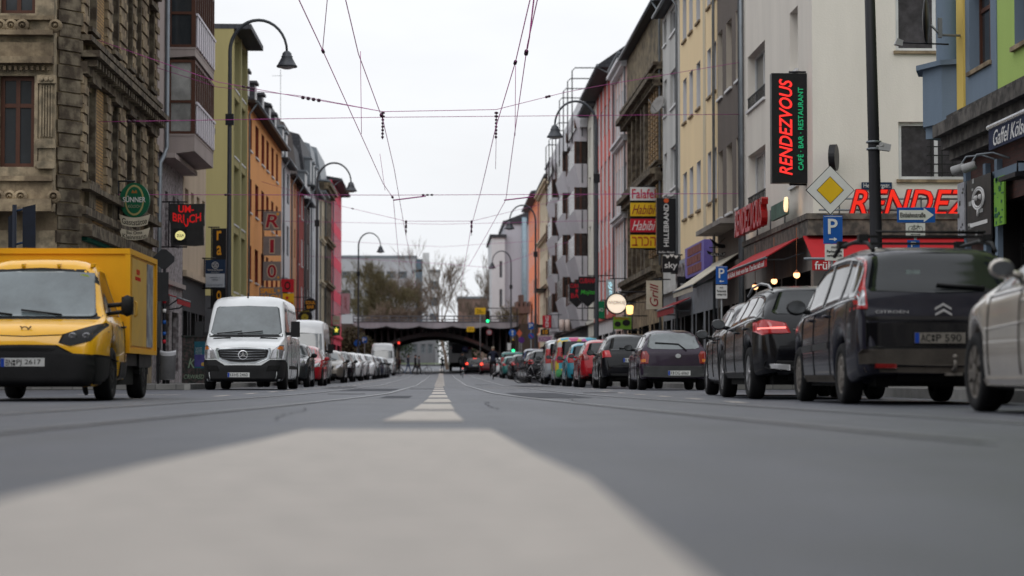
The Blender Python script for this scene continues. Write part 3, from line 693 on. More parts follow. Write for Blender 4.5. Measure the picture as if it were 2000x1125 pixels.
def brickcols(t, O, U, Nn, Wd, g, H, holes):
    for k in range(4):
        for z0, z1 in ((g+5.6,g+8.6),(g+9.6,g+12.6)):
            b = B(); u = .55 + k * 1.05; z = z0
            while z < z1: b.obox(O,U,Nn,u,u+.5,0,.2,z,z+.16); b.obox(O,U,Nn,u+.03,u+.47,0,.15,z+.16,z+.2); z += .2
            b.build('brick_pillar', ybr2, t)
    for z in (g+4.9, g+9.15, g+12.9):
        b = B(); b.obox(O,U,Nn,0,Wd,0,.1,z-.1,z+.08)
        for k in range(int(Wd/.45)): b.obox(O,U,Nn,.1+k*.45,.28+k*.45,.05,.42,z-.12,z+.1)
        b.build('frieze', stone_d, t)
browns = M('brown_sandstone', (.21,.17,.11), rough=.92, var=.45, scale=1.2, bump=.7, streak=1, alt=(.10,.082,.06), bscale=16)
house('ornate_brown_house', 'ornate brown stone house with ochre brick pillars', 1, (1295.6,1226), (1293,2), browns, cols=[(1291,1287),(1283,1279),(1275,1271),(1258,1254),(1249,1245.5),(1240,1236.5),(1232,1229.5)],
      rows=[(5.7,8.2),(9.8,12.2)], d=.3, fm=fr_b, gf=4.3, gfm=stone, shops=3, corn=[(4.8,.5,.5),(8.9,.5,.55),(9.4,.2,.3),(12.9,.5,.6),(13.5,.3,.4)], pmat=stone_d,
      pil=[(1269,1266,'p',5.2,12.7),(1262,1260,'p',5.2,12.7),(1252,1251,'p',5.2,12.7),(1243.5,1242,'p',5.2,12.7),(1235,1234,'p',5.2,12.7)], pd=.2, rh=2.8, rmat=slate, extra=brickcols)
pink2 = wallm('dusty_pink_render', (.56,.40,.36)); redp = wallm('brick_red_panel', (.55,.13,.11), var=.08)
house('dusty_pink_house', 'dusty pink stucco house with pale pilasters', 1, (1225.8,1203.5), 16.6, pink2, cols=evencols(1225.8,1203.5,4,1.1,XR), rows=rowsz(5.0,3,2.3,3.9), d=.28, fm=fr_w, reveal=whitew,
      gf=4.2, corn=[(4.6,.3,.3),(8.5,.3,.35),(12.4,.3,.35),(16.2,.4,.5)], pmat=whitew, pil=[(1220.3,1218.5),(1214.5,1213),(1209,1207.7)], pd=.03, rh=4.4)
def stripes(t, O, U, Nn, Wd, g, H, holes):
    n = 5
    for k in range(n+1):
        b = B(); u = Wd*k/n; b.obox(O,U,Nn,max(0,u-.38),min(Wd,u+.38),0,.02,g+3.7,H-.05); b.build('pilaster', whitew, t)
house('striped_house', 'white house with brick-red panels between its windows', 1, (1203.2,1165.5), 17.0, redp, cols=evencols(1203.2,1165.5,5,1.45,XR), rows=rowsz(4.6,4,1.7,3.15), d=.12, fm=fr_w,
      reveal=redp, gf=3.7, gfm=whitew, shops=3, over=.9, rh=4.6, roof='gable', gm=[glass, glass_c], extra=stripes)
house('plain_cream_house', 'plain cream house just past the striped one', 1, (1165,1149), 16.9, wallm('ivory_render', (.62,.60,.53)), cols=evencols(1165,1149,2,1.5,XR), rows=rowsz(4.8,4,1.9,3.1), d=.16, fm=fr_w, gf=3.7, over=.6, roof='gable', rh=2.5)
grey_j = M('grey_joint', (.12,.12,.13), rough=.7, bump=0)
def balconies(t, O, U, Nn, Wd, g, H, holes):
    wh = M('white_balcony', (.52,.50,.53), rough=.6, var=.12, scale=1, bump=0)
    gl_d = M('brown_glazing', (.03,.022,.02), rough=.25, var=.5, scale=2, bump=0, spec=.4)
    for k, (u0, u1) in enumerate(((.6,9.5),(14.2,23.5),(29,37.8))):
        for r in range(5):
            z = g + 3.5 + r*2.95 + (0, .8, .2)[k]
            if z + 1.5 > H: continue
            b = B(); Pt = lambda uu, nn_, zz: O+U*uu+Nn*nn_+UP*zz
            v = [Pt(u0,0,z),Pt(u1,0,z),Pt(u1-.1,.42,z),Pt(u0+.1,.42,z),Pt(u0,0,z+1.5),Pt(u1,0,z+1.5),Pt(u1,.82,z+1.5),Pt(u0,.82,z+1.5)]
            p = b.P(*v)
            for f in ((3,2,1,0),(0,3,7,4),(1,5,6,2),(3,2,6,7),(4,5,6,7)): b.F([p[i] for i in f])
            bo = b.build('balcony', wh, t)
            q = B(); q.obox(O,U,Nn,u0-.03,u0,.28,.36,z+.3,z+1.48); q.build('panel_joint', grey_j, bo)
            zt = min(z + 2.95, H-1.32); q = B(); q.obox(O,U,Nn,u0+.15,u1-.15,.02,.74,z+1.5,zt); q.build('glazed_bay', gl_d, bo)
            for uu, nn_ in ((u0+.05,.72),(u0+.05,.36),(u1-.2,.76)): q = B(); q.obox(O,U,Nn,uu,uu+.1,nn_,nn_+.1,z+1.5,zt); q.build('balcony_post', fr_b, bo)
    b = B(); b.obox(O,U,Nn,0,Wd,0,.5,H-1.3,H+.5); b.build('parapet', whitew, t)
    for k in range(8):
        b = B(); u = Wd*(.04+.13*k); h = 2.7 if k < 4 else 1.5
        b.tube([O+U*u+Nn*.9+UP*(H-2.2), O+U*u+Nn*.9+UP*(H+h-.2), O+U*u+Nn*.7+UP*(H+h), O+U*u-Nn*2.6+UP*(H+h)], .04, 6); b.build('terrace_frame', fr_d, t)
brp = M('brown_panel', (.035,.018,.014), rough=.7, var=.4, scale=2)
house('balcony_house', 'apartment house with faceted white balconies and brown panels', 1, (1148.6,1086), 17.6, brp, cols=[], rows=[], gf=3.6, gfm=dgrey, shops=6, roof='flat', extra=balconies, gut=False)
house('slim_white_house', 'slim white house beyond the faceted balconies', 1, (1085.8,1074), 18.2, whitew, cols=evencols(1085.8,1074,3,1.2,XR), rows=rowsz(5.2,4,1.8,3.2), d=.16, gf=3.9, rh=1.4)
house('ornate_cream_house', 'cream stucco house with small iron balconies far up the street', 1, (1073.8,1054), 17.8, creamw, cols=evencols(1073.8,1054,5,1.2,XR), rows=rowsz(5.0,4,2,3.2), d=.2, gf=4, corn=[(8.4,.3,.4),(12.8,.3,.4),(17.3,.4,.5)], rh=1.4,
      extra=lambda t,O,U,Nn,Wd,g,H,h: [(lambda b: (b.obox(O,U,Nn,Wd*.3,Wd*.6,0,.9,z,z+.15), [b.obox(O,U,Nn,Wd*.3+i*.4,Wd*.3+i*.4+.04,.84,.88,z+.15,z+1.0) for i in range(int(Wd*.3/.4))], b.obox(O,U,Nn,Wd*.3,Wd*.6,.84,.9,z+1,z+1.06), b.build('balcony', fr_d, t)))(B()) for z in (4.9, 8.1)])
salm = wallm('salmon_render', (.85,.27,.14), var=.06)
house('salmon_house', 'bright salmon house ending the right row', 1, (1053.8,1033), 18.0, salm, cols=evencols(1053.8,1033,6,1.1,XR), rows=rowsz(5.6,4,1.7,3.1), d=.14, gf=3.9, reveal=whitew, roof='gable', rh=1.5, over=.7)
# ---- green corner building on the near side of the side street
grn = wallm('lime_green_render', (.34,.46,.13), var=.07); blu = wallm('slate_blue_render', (.15,.195,.25), var=.15); yel = wallm('mustard_render', (.62,.45,.12), var=.08)
dbr = M('brown_clinker', (.085,.038,.032), rough=.8, brick=(.25,.075,.008,(.05,.035,.03)), alt=(.06,.03,.027), scale=2)
def green():
    X = XR; Y1 = atX(1885, VY, X).y; Y0 = 14
    t = thing('green_corner_house', 'lime green and blue painted corner house with a blue oriel', 'building', (X, Y1, 0))
    O = Vector((X, Y0, 0)); U = Vector((0,1,0)); Nn = Vector((-1,0,0)); Wd = Y1-Y0; Yp = lambda px: atX(px, VY, X).y - Y0
    zt = lambda px, py: atX(px, py, X).z
    zc = zt(1960, 222)
    wins = [(Yp(1943), Yp(1901), zt(1941,116), zt(1941,-60)), (Yp(2045), Yp(1988), zt(1990,88), zt(1990,-80)), (3,5,zc+1,zc+3.2), (9,11,zc+1,zc+3.2)]
    wins += [(a,c,p+3.4,q+3.4) for a,c,p,q in wins]
    b = B(); facade(b, O, U, Nn, Wd, zc, 15, wins, .22)
    b.poly([(X,Y1,0),(X+14,Y1,0),(X+14,Y1,15),(X,Y1,15)]); b.poly([(X,Y0,0),(X+14,Y0,0),(X+14,Y0,15),(X,Y0,15)]); b.poly([(X,Y0,15),(X+14,Y0,15),(X+14,Y1,15),(X,Y1,15)])
    b.build('wall', [grn, blu], t)
    for h in wins: window(t, O, U, Nn, h, .22, fr_b, glass, 1, .7, stone)
    b = B(); ya, yb = Yp(1943)-.12, Yp(1890)        # painted blue surround and mustard corner strip
    for a_, c_ in ((ya-.25, Yp(1943)), (Yp(1901), Yp(1893))): b.obox(O,U,Nn,*sorted((a_,c_)),0,.02,zc+.3,14)
    b.obox(O,U,Nn,*sorted((Yp(1943), Yp(1901))),0,.02,zc+.3,zt(1941,118)); b.obox(O,U,Nn,*sorted((Yp(2050),Yp(1992))),0,.02,zt(1990,92)-.4,zt(1990,92)-.1) if False else None
    b.build('painted_surround', blu, t)
    b = B(); b.obox(O,U,Nn,Yp(1893),Yp(1880),0,.06,zc+.2,14); b.build('corner_strip', yel, t)
    g = B(); gh = [(Yp(1953), Yp(1937), .2, 3.0), (Yp(2040), Yp(1962), .3, 3.2), (6, 12, .3, 3.2), (1,5,.3,3.2)]
    facade(g, O, U, Nn, Wd, -.1, zc-.003, gh, .35); g.build('ground_floor', [dbr, dark], t)
    for h in gh: window(t, O, U, Nn, h, .35, fr_d, glass_b, 1, .75)
    f = B(); 
    for px in (1898, 1937, 1960): u = Yp(px); f.obox(O,U,Nn,u-.06,u+.12,.0,.09,.2,zt(1960,250)-.5)
    f.obox(O,U,Nn,Yp(2100),Yp(1884),0,.1,3.55,3.72); f.build('shopfront_frame', blu, t)
    c = B(); c.obox(O,U,Nn,0,Wd,0,.55,zc-.1,zc+.12); c.obox(O,U,Nn,0,Wd,0,.4,zc-.32,zc-.1); c.obox(O,U,Nn,0,Wd,0,.25,zc-.5,zc-.32); c.obox(O,U,Nn,0,Wd,0,.3,zc+.12,zc+.3)
    c.build('cornice', M('dark_cornice', (.05,.045,.042), rough=.85, var=.5, scale=2, alt=(.11,.10,.09)), t)
    # oriel: blue parapet drum with a cylinder above
    Yo = 39.6; x0 = atY(1800, 200, Yo).x; z0, z1 = atY(1840,250,Yo).z, atY(1840,140,Yo).z; b = B()
    pts = [(x0,Yo-.1),(x0+.2,Yo-.75),(X+.05,Yo-.95),(X+.6,Yo-.95),(X+.6,Yo+.9),(x0+.2,Yo+.6)]
    b.slab([(x,y,z0) for x,y in pts], (0,0,z1-z0)); b.slab([(x0-.12,Yo-.1,z1),(x0+.15,Yo-.87,z1),(X+.05,Yo-1.05,z1),(X+.6,Yo-1.05,z1),(X+.6,Yo+.95,z1),(x0+.1,Yo+.7,z1)], (0,0,.09))
    b.slab([(x0+.05,Yo-.1,z0-.22),(x0+.4,Yo-.6,z0-.22),(X+.6,Yo-.7,z0-.22),(X+.6,Yo+.8,z0-.22)], (0,0,.22))
    oo = b.build('oriel', blu, t)
    b = B(); b.sm = True; xc = atY(1848,60,Yo).x; b.lathe((xc,Yo-.25,z1+.09), UP, [(0,.24),(6,.24)], 20); b.build('column', blu, oo)
    b = B(); b.box(X+.02,X+.5,Yo-.2,Yo+.6,z1+.1,z1+6); b.build('oriel_wall', grn, oo)
    for k in range(14):
        pass
    b = B(); random.seed(3)
    for k in range(26):
        p = Vector((xc+.28+random.random()*.25, Yo-.4+random.random()*.3, z1+.1)); q = p + Vector((random.uniform(-.1,.1), random.uniform(-.1,.1), random.uniform(.2,.5)))
        b.tube([p, (p+q)/2+Vector((.02,0,.02)), q], .008, 4)
    b.build('dry_plant', M('dry_stems', (.10,.04,.03)), oo)
    return zc
GZC = green()
# ---------------------------------------------------------------- FAR BACKGROUND
def gbox(name, label, x0,x1,y0,y1,z1, wall, wins=(), roofm=None, zb=None, cat='building', extra=None):
    zb = gz(y0)-.3 if zb is None else zb
    t = thing(name, label, cat, ((x0+x1)/2, y0, zb)); O = Vector((x0,y0,0)); U = Vector((1,0,0)); Nn = Vector((0,-1,0))
    b = B(); facade(b, O, U, Nn, x1-x0, zb, z1, list(wins), .3)
    b.poly([(x0,y0,zb),(x0,y1,zb),(x0,y1,z1),(x0,y0,z1)]); b.poly([(x1,y0,zb),(x1,y1,zb),(x1,y1,z1),(x1,y0,z1)]); b.poly([(x0,y1,zb),(x1,y1,zb),(x1,y1,z1),(x0,y1,z1)])
    b.build('wall', wall, t)
    for h in wins: window(t, O, U, Nn, h, .3, zinc, glass, 3, 0, t=.12)
    r = B(); r.box(x0-.2,x1+.2,y0-.2,y1+.2,z1,z1+.35); r.build('roof', roofm or zinc, t)
    if extra: extra(t)
    return t
def wpx(px0,px1,py0,py1,Y,x0): a = atY(px0,py0,Y); c = atY(px1,py1,Y); return (a.x-x0, c.x-x0, c.z, a.z)
Yb = 352
xa, xb_, xc = atY(826,600,Yb).x, atY(857,600,Yb).x, atY(812,600,Yb).x
whf = wallm('far_white_render', (.56,.56,.57), var=.08)
gbox('white_block', 'white modern block with a stair tower behind the bare trees', atY(806,600,Yb).x, atY(857.5,600,Yb).x, Yb, Yb+16, atY(840,531,Yb).z, whf,
     [wpx(839.5,856,549,566,Yb,atY(806,600,Yb).x), wpx(839.5,856,580.5,598,Yb,atY(806,600,Yb).x), wpx(839.5,856,612,626,Yb,atY(806,600,Yb).x)],
     extra=lambda t: (lambda b,c: (b.box(atY(825,600,Yb).x, atY(838,600,Yb).x, Yb-.4, Yb+6, 10, atY(830,494,Yb).z), b.build('stair_tower', whf, t),
                                   c.box(atY(812,600,Yb).x, atY(825,600,Yb).x, Yb-.2, Yb+5, 6, atY(820,506,Yb).z), c.build('glazed_stairwell', M('blue_glazing',(.10,.14,.18),rough=.2,bump=0,var=.4), t)))(B(),B()))
Yw = 364
x0 = atY(640,600,Yw).x
gbox('grey_office_block', 'long grey-white office block with ribbon windows behind the trees', x0, atY(812,600,Yw).x, Yw, Yw+15, atY(720,503,Yw).z, wallm('far_grey_render', (.40,.40,.42), var=.1),
     [wpx(a, a+17, p, p+14, Yw, x0) for a in (668,690,712,734,756,778) for p in (530,566,600)])
Yg = 245
greyw = wallm('blank_grey_render', (.42,.42,.46), var=.08)
xw = atY(986,600,Yg).x
gbox('blank_gable_house', 'big blank grey gable wall beyond the railway bridge', xw, atY(1040,600,Yg).x, Yg, Yg+20, atY(1000,437,Yg).z, greyw, (), slate,
     extra=lambda t: (lambda b,c: (b.slab([(xw,Yg+.02,atY(1000,437,Yg).z+.35),(atY(1050,600,Yg).x,Yg+.02,atY(1000,437,Yg).z+.35),(atY(1050,600,Yg).x,Yg+.02,atY(1000,405,Yg).z)],(0,18,0)), b.build('sloping_roof', slate, t),
        c.tube([(atY(1024,600,Yg).x,Yg-.2,3),(atY(1024,600,Yg).x,Yg-.2,atY(1000,425,Yg).z)],.28,8), c.build('flue_pipe', M('flue',(.25,.33,.38),rough=.5), t)))(B(),B()))
xq = atY(960,600,Yg-1).x
gbox('white_corner_house', 'narrow white house front with slit windows beside the blank gable', xq, xw-.03, Yg-1, Yg+18, atY(975,465,Yg).z, whf,
     [wpx(975.5,981,510,542,Yg-1,xq), wpx(975.5,981,565,600,Yg-1,xq)], slate)
gbox('brick_block', 'low brown brick building seen through the trees over the bridge', atY(895,600,356).x, atY(962,600,356).x, 356, 370, atY(930,583,356).z, wallm('far_brown_brick',(.20,.13,.11)))
gatem = M('gate_brick', (.16,.11,.095), rough=.9, var=.4, scale=1.5, streak=1)
def gate():
    Y = 222; t = thing('gate_tower', 'small brown brick tower with crenellations at the bridge end', 'tower', (atY(1018,640,Y).x, Y, 2)); x0, x1 = atY(1006,640,Y).x, atY(1031,640,Y).x
    b = B(); zt = atY(1018,612,Y).z; b.box(x0,x1,Y,Y+4,0,zt)
    b.build('shaft', gatem, t); b = B(); b.box(x0-.25,x1+.25,Y-.25,Y+4.2,zt,zt+.7)
    for k in range(4): b.box(x0+.1+k*.42, x0+.34+k*.42, Y-.2, Y+4, zt+.7, zt+1.2)
    b.box(x0+.4,x1-.4,Y+.4,Y+3,zt+.7,zt+1.9); b.build('battlement', gatem, t)
gate()
# far houses and greenery seen under the bridge
gbox('shop_row', 'low grey shop building seen under the bridge arch', atY(770,690,345).x, atY(850,690,345).x, 345, 357, atY(800,640,345).z, wallm('far_shop_grey',(.17,.17,.18)), [wpx(a,a+9,672,690,345,atY(770,690,345).x) for a in (775,790,806,822,836)], zb=2.3)
gbox('brown_office', 'dark brown building at the far left end under the arch', atY(700,690,350).x, atY(768,690,350).x, 350, 362, atY(730,640,350).z, wallm('far_brown',(.13,.10,.09)), zb=2.3)
b = B(); sheet(b, -30, 34, [303, 320, 336], .28); tag(struct('verge', b, M('verge_grass', (.09,.13,.035), rough=.95, var=.4, scale=.8)), kind='structure')
leafd = M('dark_leaves', (.022,.035,.016), rough=.8, var=.5, scale=1)
def leafcloud(b, C, sc, n, s):
    for _ in range(n):
        while True:
            v = Vector((random.uniform(-1,1), random.uniform(-1,1), random.uniform(-1,1)))
            if v.length < 1: break
        p = Vector(C) + Vector((v.x*sc[0], v.y*sc[1], v.z*sc[2])); a = Vector((random.uniform(-1,1),random.uniform(-1,1),random.uniform(-1,1))).normalized()*s*random.uniform(.5,1.3); c = a.orthogonal().normalized()*s*random.uniform(.4,1)
        b.poly([p-a, p+c, p+a, p-c])
random.seed(11)
b = B()
for k in [q for q in range(20) if q not in (6,7,8)]: leafcloud(b, (-15+k*1.75+(random.random()-.5), 338+random.random()*2, 2.8+2.2+random.random()), (1.6,1.0,3.0), 330, .24)
tag(solo(b, 'hedge', leafd, 'dark evergreen hedge behind the verge, seen under the arch', 'hedge'))
# ---------------------------------------------------------------- BRIDGE
def bridge():
    Y = 208; s = F / Y; X = lambda px: atY(px, 700, Y).x; Z = lambda py: atY(862, py, Y).z
    t = thing('railway_bridge', 'dark steel railway bridge arching over the street', 'bridge', (0, Y, gz(Y)))
    ir = M('bridge_steel', (.035,.033,.034), rough=.8, var=.4, scale=1); fa = M('bridge_fascia', (.30,.29,.31), rough=.8, var=.3, scale=.7, streak=1)
    x0, x1 = X(690), X(1012)
    b = B(); b.box(x0, x1, Y+.3, Y+24, Z(641), Z(629)); b.build('deck', ir, t)
    b = B(); zt = Z(630); n = 60       # scalloped fascia
    pts = []
    for i in range(n+1):
        px = 690 + (1012-690)*i/n; u = (px-690)/64.4; pts.append((X(px), Y, Z(636.5 + 5.0*abs(math.cos(math.pi*(u+.5)))**.7)))
    for a, c in zip(pts, pts[1:]): b.slab([a, c, (c[0],Y,zt), (a[0],Y,zt)], (0,.28,0))
    b.build('fascia', fa, t)
    r = B()
    for k in range(19):
        x = x0 + (x1-x0)*k/18; r.box(x-.05,x+.05,Y+.05,Y+.15,zt,Z(616.5))
    for py in (617.5, 624): r.box(x0,x1,Y+.06,Y+.13,Z(py)-.05,Z(py)+.05)
    r.box(x0,x1,Y-.02,Y+.2,zt,zt+.12); r.build('railing', M('railing_steel',(.10,.10,.11),rough=.7), t)
    for yy in (Y+1.2, Y+6.2, Y+11.2, Y+16.4, Y+22.4):
        a = B(); N_ = 24
        cx, zc = X(848), Z(648); hw = X(1003)-cx
        top = []; bot = []
        for i in range(N_+1):
            u = -1 + 2*i/N_; z = zc - (zc - gz(Y) - .9)*(u*u)*.93
            top.append(Vector((cx+hw*u, yy, z))); bot.append(Vector((cx+hw*u, yy, z-.42)))
        for i in range(N_): a.slab([bot[i],bot[i+1],top[i+1],top[i]], (0,.35,0))
        for i in range(1, N_, 1):
            if top[i].z < Z(641)-.25: a.box(top[i].x-.08,top[i].x+.08,yy+.1,yy+.25,top[i].z,Z(640))
        for i in range(N_): a.slab([top[i]+Vector((0,.15,0)),top[i+1]+Vector((0,.15,0)),(top[i+1].x,yy+.15,max(top[i+1].z+.01,Z(640))),(top[i].x,yy+.15,max(top[i].z+.01,Z(640)))],(0,.06,0)) if yy > Y+20 else None
        a.build('arch_rib', ir, t)
        if yy == Y+1.2:
            for (u0,u1) in ((-.72,-.42),(.38,.62)):
                g = B()
                for i in range(9):
                    u = u0+(u1-u0)*i/9; z = zc-(zc-gz(Y)-.9)*(u*u)*.93; g.slab([(cx+hw*u,yy-.01,z-.36),(cx+hw*(u+.02),yy-.01,z-.3),(cx+hw*(u+.025),yy-.01,z-.06),(cx+hw*(u+.003),yy-.01,z-.1)],(0,-.01,0))
                g.build('graffiti', M('red_graffiti',(.13,.07,.065)), t)
    a = B()
    for i in range(5): a.box(X(725)+i*2.4, X(725)+i*2.4+.2, Y+.4, Y+8.8, Z(646), Z(640))
    a.build('cross_beam', ir, t)
    ab = M('abutment_stone', (.085,.07,.06), rough=.95, var=.5, scale=.8, streak=1)
    for (xa_, xb2) in ((-26, X(712)), (X(1003), 26)):
        a = B(); a.box(xa_, xb2, Y+.4, Y+24, gz(Y)-.5, Z(632)); a.build('abutment', ab, t)
    a = B(); a.box(x0-20, x1+20, Y+24.1, Y+24.5, Z(640)-.1, Z(628)); a.build('rear_girder', ir, t)
bridge()
# ---------------------------------------------------------------- TREES (bare)
bark = M('bark', (.19,.145,.11), rough=.95, var=.4, scale=3); barkg = M('mossy_bark', (.15,.13,.07), rough=.95, var=.4, scale=2)
def tree(name, label, loc, H, r0, spread, depth, mat, seed, group, trunk=.3, twig=1.0, n0=5, dense=False):
    rnd = random.Random(seed); t = thing(name, label, 'tree', loc, 0, group); L = Vector(loc); tb = B(); cb = B()
    def br(p, d, ln, r, lv, bb):
        n = 3; pts = [p]; q = p.copy(); dd = d.copy(); rs = [r]
        for i in range(n):
            dd = (dd + Vector((rnd.uniform(-1,1),rnd.uniform(-1,1),rnd.uniform(-.3,.8)))*.16).normalized(); q = q + dd*ln/n; pts.append(q.copy()); rs.append(r*(1-.45*(i+1)/n))
        bb.tube(pts, rs, 5 if lv < 2 else 3, cap=False)
        if lv >= depth: return
        k = n0 if lv == 0 else rnd.choice((3,4,4)) if dense else rnd.choice((3,4,4))
        for i in range(k):
            f = rnd.uniform(.35, 1.0) if lv else rnd.uniform(.6,1); j = min(n-1, int(f*n)); st = pts[j].lerp(pts[j+1], f*n-j if f<1 else 1)
            a = rnd.uniform(0, 2*math.pi); sp_ = spread*rnd.uniform(.5,1.2); side = dd.orthogonal().normalized(); side.rotate(Matrix.Rotation(a, 3, dd))
            nd = (dd + side*sp_ + Vector((0,0,.25))).normalized()
            br(st, nd, ln*rnd.uniform(.55,.8), max(rs[-1]*rnd.uniform(.5,.75), .012*twig), lv+1, cb)
    br(L.copy(), Vector((rnd.uniform(-.05,.05),0,1)), H*trunk, r0, 0, tb)
    tb.build('trunk', mat, t); cb.build('crown', mat, t); return t
Yt = 235
TG = 'bare trees around the railway bridge'
for (px, Y, H, sp_, dp, mt, lab, sd_) in ((742,228,13.5,.8,6,barkg,'bushy mossy bare tree at the left bridge end',1),(715,234,11,.9,6,barkg,'lower spreading bare tree left of the mossy one',2),(778,238,13,.85,6,bark,'dense brown bare tree before the white block',3),
    (768,222,8.5,.9,6,bark,'short brown thicket-like tree just above the left half of the bridge railing',8),(874,250,14,.6,5,bark,'slim bare tree right of the white block',4),(943,255,14.5,.6,5,bark,'tall slim bare tree beside the white corner house',5),(912,262,10.5,.7,5,bark,'smaller bare tree between the two slim ones',6),(1012,216,7,.8,5,barkg,'small bushy bare tree by the crenellated tower',7)):
    p = atY(px, 700, Y); tree('bare_tree', lab, (p.x, Y, gz(Y)), H, .26 if dp == 6 else .22, sp_, dp, mt, sd_, TG, .34 if dp == 6 else .4, 1.5, 6, dp == 6)
b = B(); random.seed(5)
for k in range(9): leafcloud(b, (atY(668+k*7,650,205).x, 205.5+random.random(), gz(205)+1.6+random.random()*1.5), (.9,.7,1.7), 260, .16)
solo(b, 'ivy_bank', M('brown_ivy', (.065,.055,.03), rough=.9, var=.5, scale=1), 'brownish ivy covering the left bridge abutment', 'ivy')
# ================================================================== VEHICLES
rubber = M('tyre_rubber', (.011,.011,.012), rough=.85, var=.3, scale=6, bump=.2)
alloy = M('alloy', (.32,.32,.33), rough=.35, var=.15, metal=.7, bump=0); alloy_d = M('dirty_hubcap', (.16,.145,.13), rough=.6, var=.4, scale=6, metal=.3, bump=0)
plast = M('black_plastic', (.012,.012,.013), rough=.6, var=.3, scale=4, bump=.15); gplast = M('grey_bumper_plastic', (.045,.045,.047), rough=.65, var=.3, scale=3, bump=.15)
under = M('underbody', (.008,.008,.008), rough=.95, bump=0)
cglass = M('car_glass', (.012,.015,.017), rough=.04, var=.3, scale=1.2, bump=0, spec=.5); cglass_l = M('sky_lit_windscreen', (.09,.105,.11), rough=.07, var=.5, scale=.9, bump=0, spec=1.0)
redl = M('tail_lamp_red', (.42,.015,.02), rough=.15, var=.3, scale=8, bump=0, coat=.8); redd = M('dark_tail_lamp', (.20,.012,.012), rough=.15, var=.3, scale=8, bump=0, coat=.8)
amber = M('amber_lamp', (.55,.16,.02), rough=.2, bump=0, coat=.6); clearl = M('clear_lamp', (.38,.38,.40), rough=.12, var=.4, scale=14, bump=0, metal=.5, coat=.8)
chrome = M('chrome', (.70,.70,.72), rough=.22, var=.1, metal=.6, bump=0); seam = M('door_gap', (.01,.01,.01), rough=.9, bump=0)
platem = M('plate_white', (.55,.55,.54), rough=.4, var=.08, bump=0); plateb = M('plate_blue', (.01,.05,.32), rough=.4, bump=0); ink = M('black_ink', (.01,.01,.01), rough=.5, bump=0)
redglow = M('lit_tail_lamp', (1,.06,.03), emit=2.2)
def interp(pts, y):
    if y <= pts[0][0]: return pts[0][1]
    if y >= pts[-1][0]: return pts[-1][1]
    for (a, p), (b, q) in zip(pts, pts[1:]):
        if y <= b: return p + (q - p) * (y - a) / (b - a)
def smooth(pts):                       # monotone cubic (PCHIP) evaluator
    n = len(pts); h = [pts[i+1][0]-pts[i][0] for i in range(n-1)]; dl = [(pts[i+1][1]-pts[i][1])/h[i] for i in range(n-1)]; m = [0]*n
    for i in range(1, n-1):
        if dl[i-1]*dl[i] > 0: w1 = 2*h[i]+h[i-1]; w2 = h[i]+2*h[i-1]; m[i] = (w1+w2)/(w1/dl[i-1]+w2/dl[i])
    m[0] = dl[0]; m[-1] = dl[-1]
    def f(y):
        if y <= pts[0][0]: return pts[0][1]
        if y >= pts[-1][0]: return pts[-1][1]
        for i in range(n-1):
            if y <= pts[i+1][0]:
                t = (y-pts[i][0])/h[i]; a, b = pts[i][1], pts[i+1][1]
                return (2*t**3-3*t**2+1)*a + (t**3-2*t**2+t)*h[i]*m[i] + (-2*t**3+3*t**2)*b + (t**3-t**2)*h[i]*m[i+1]
    return f
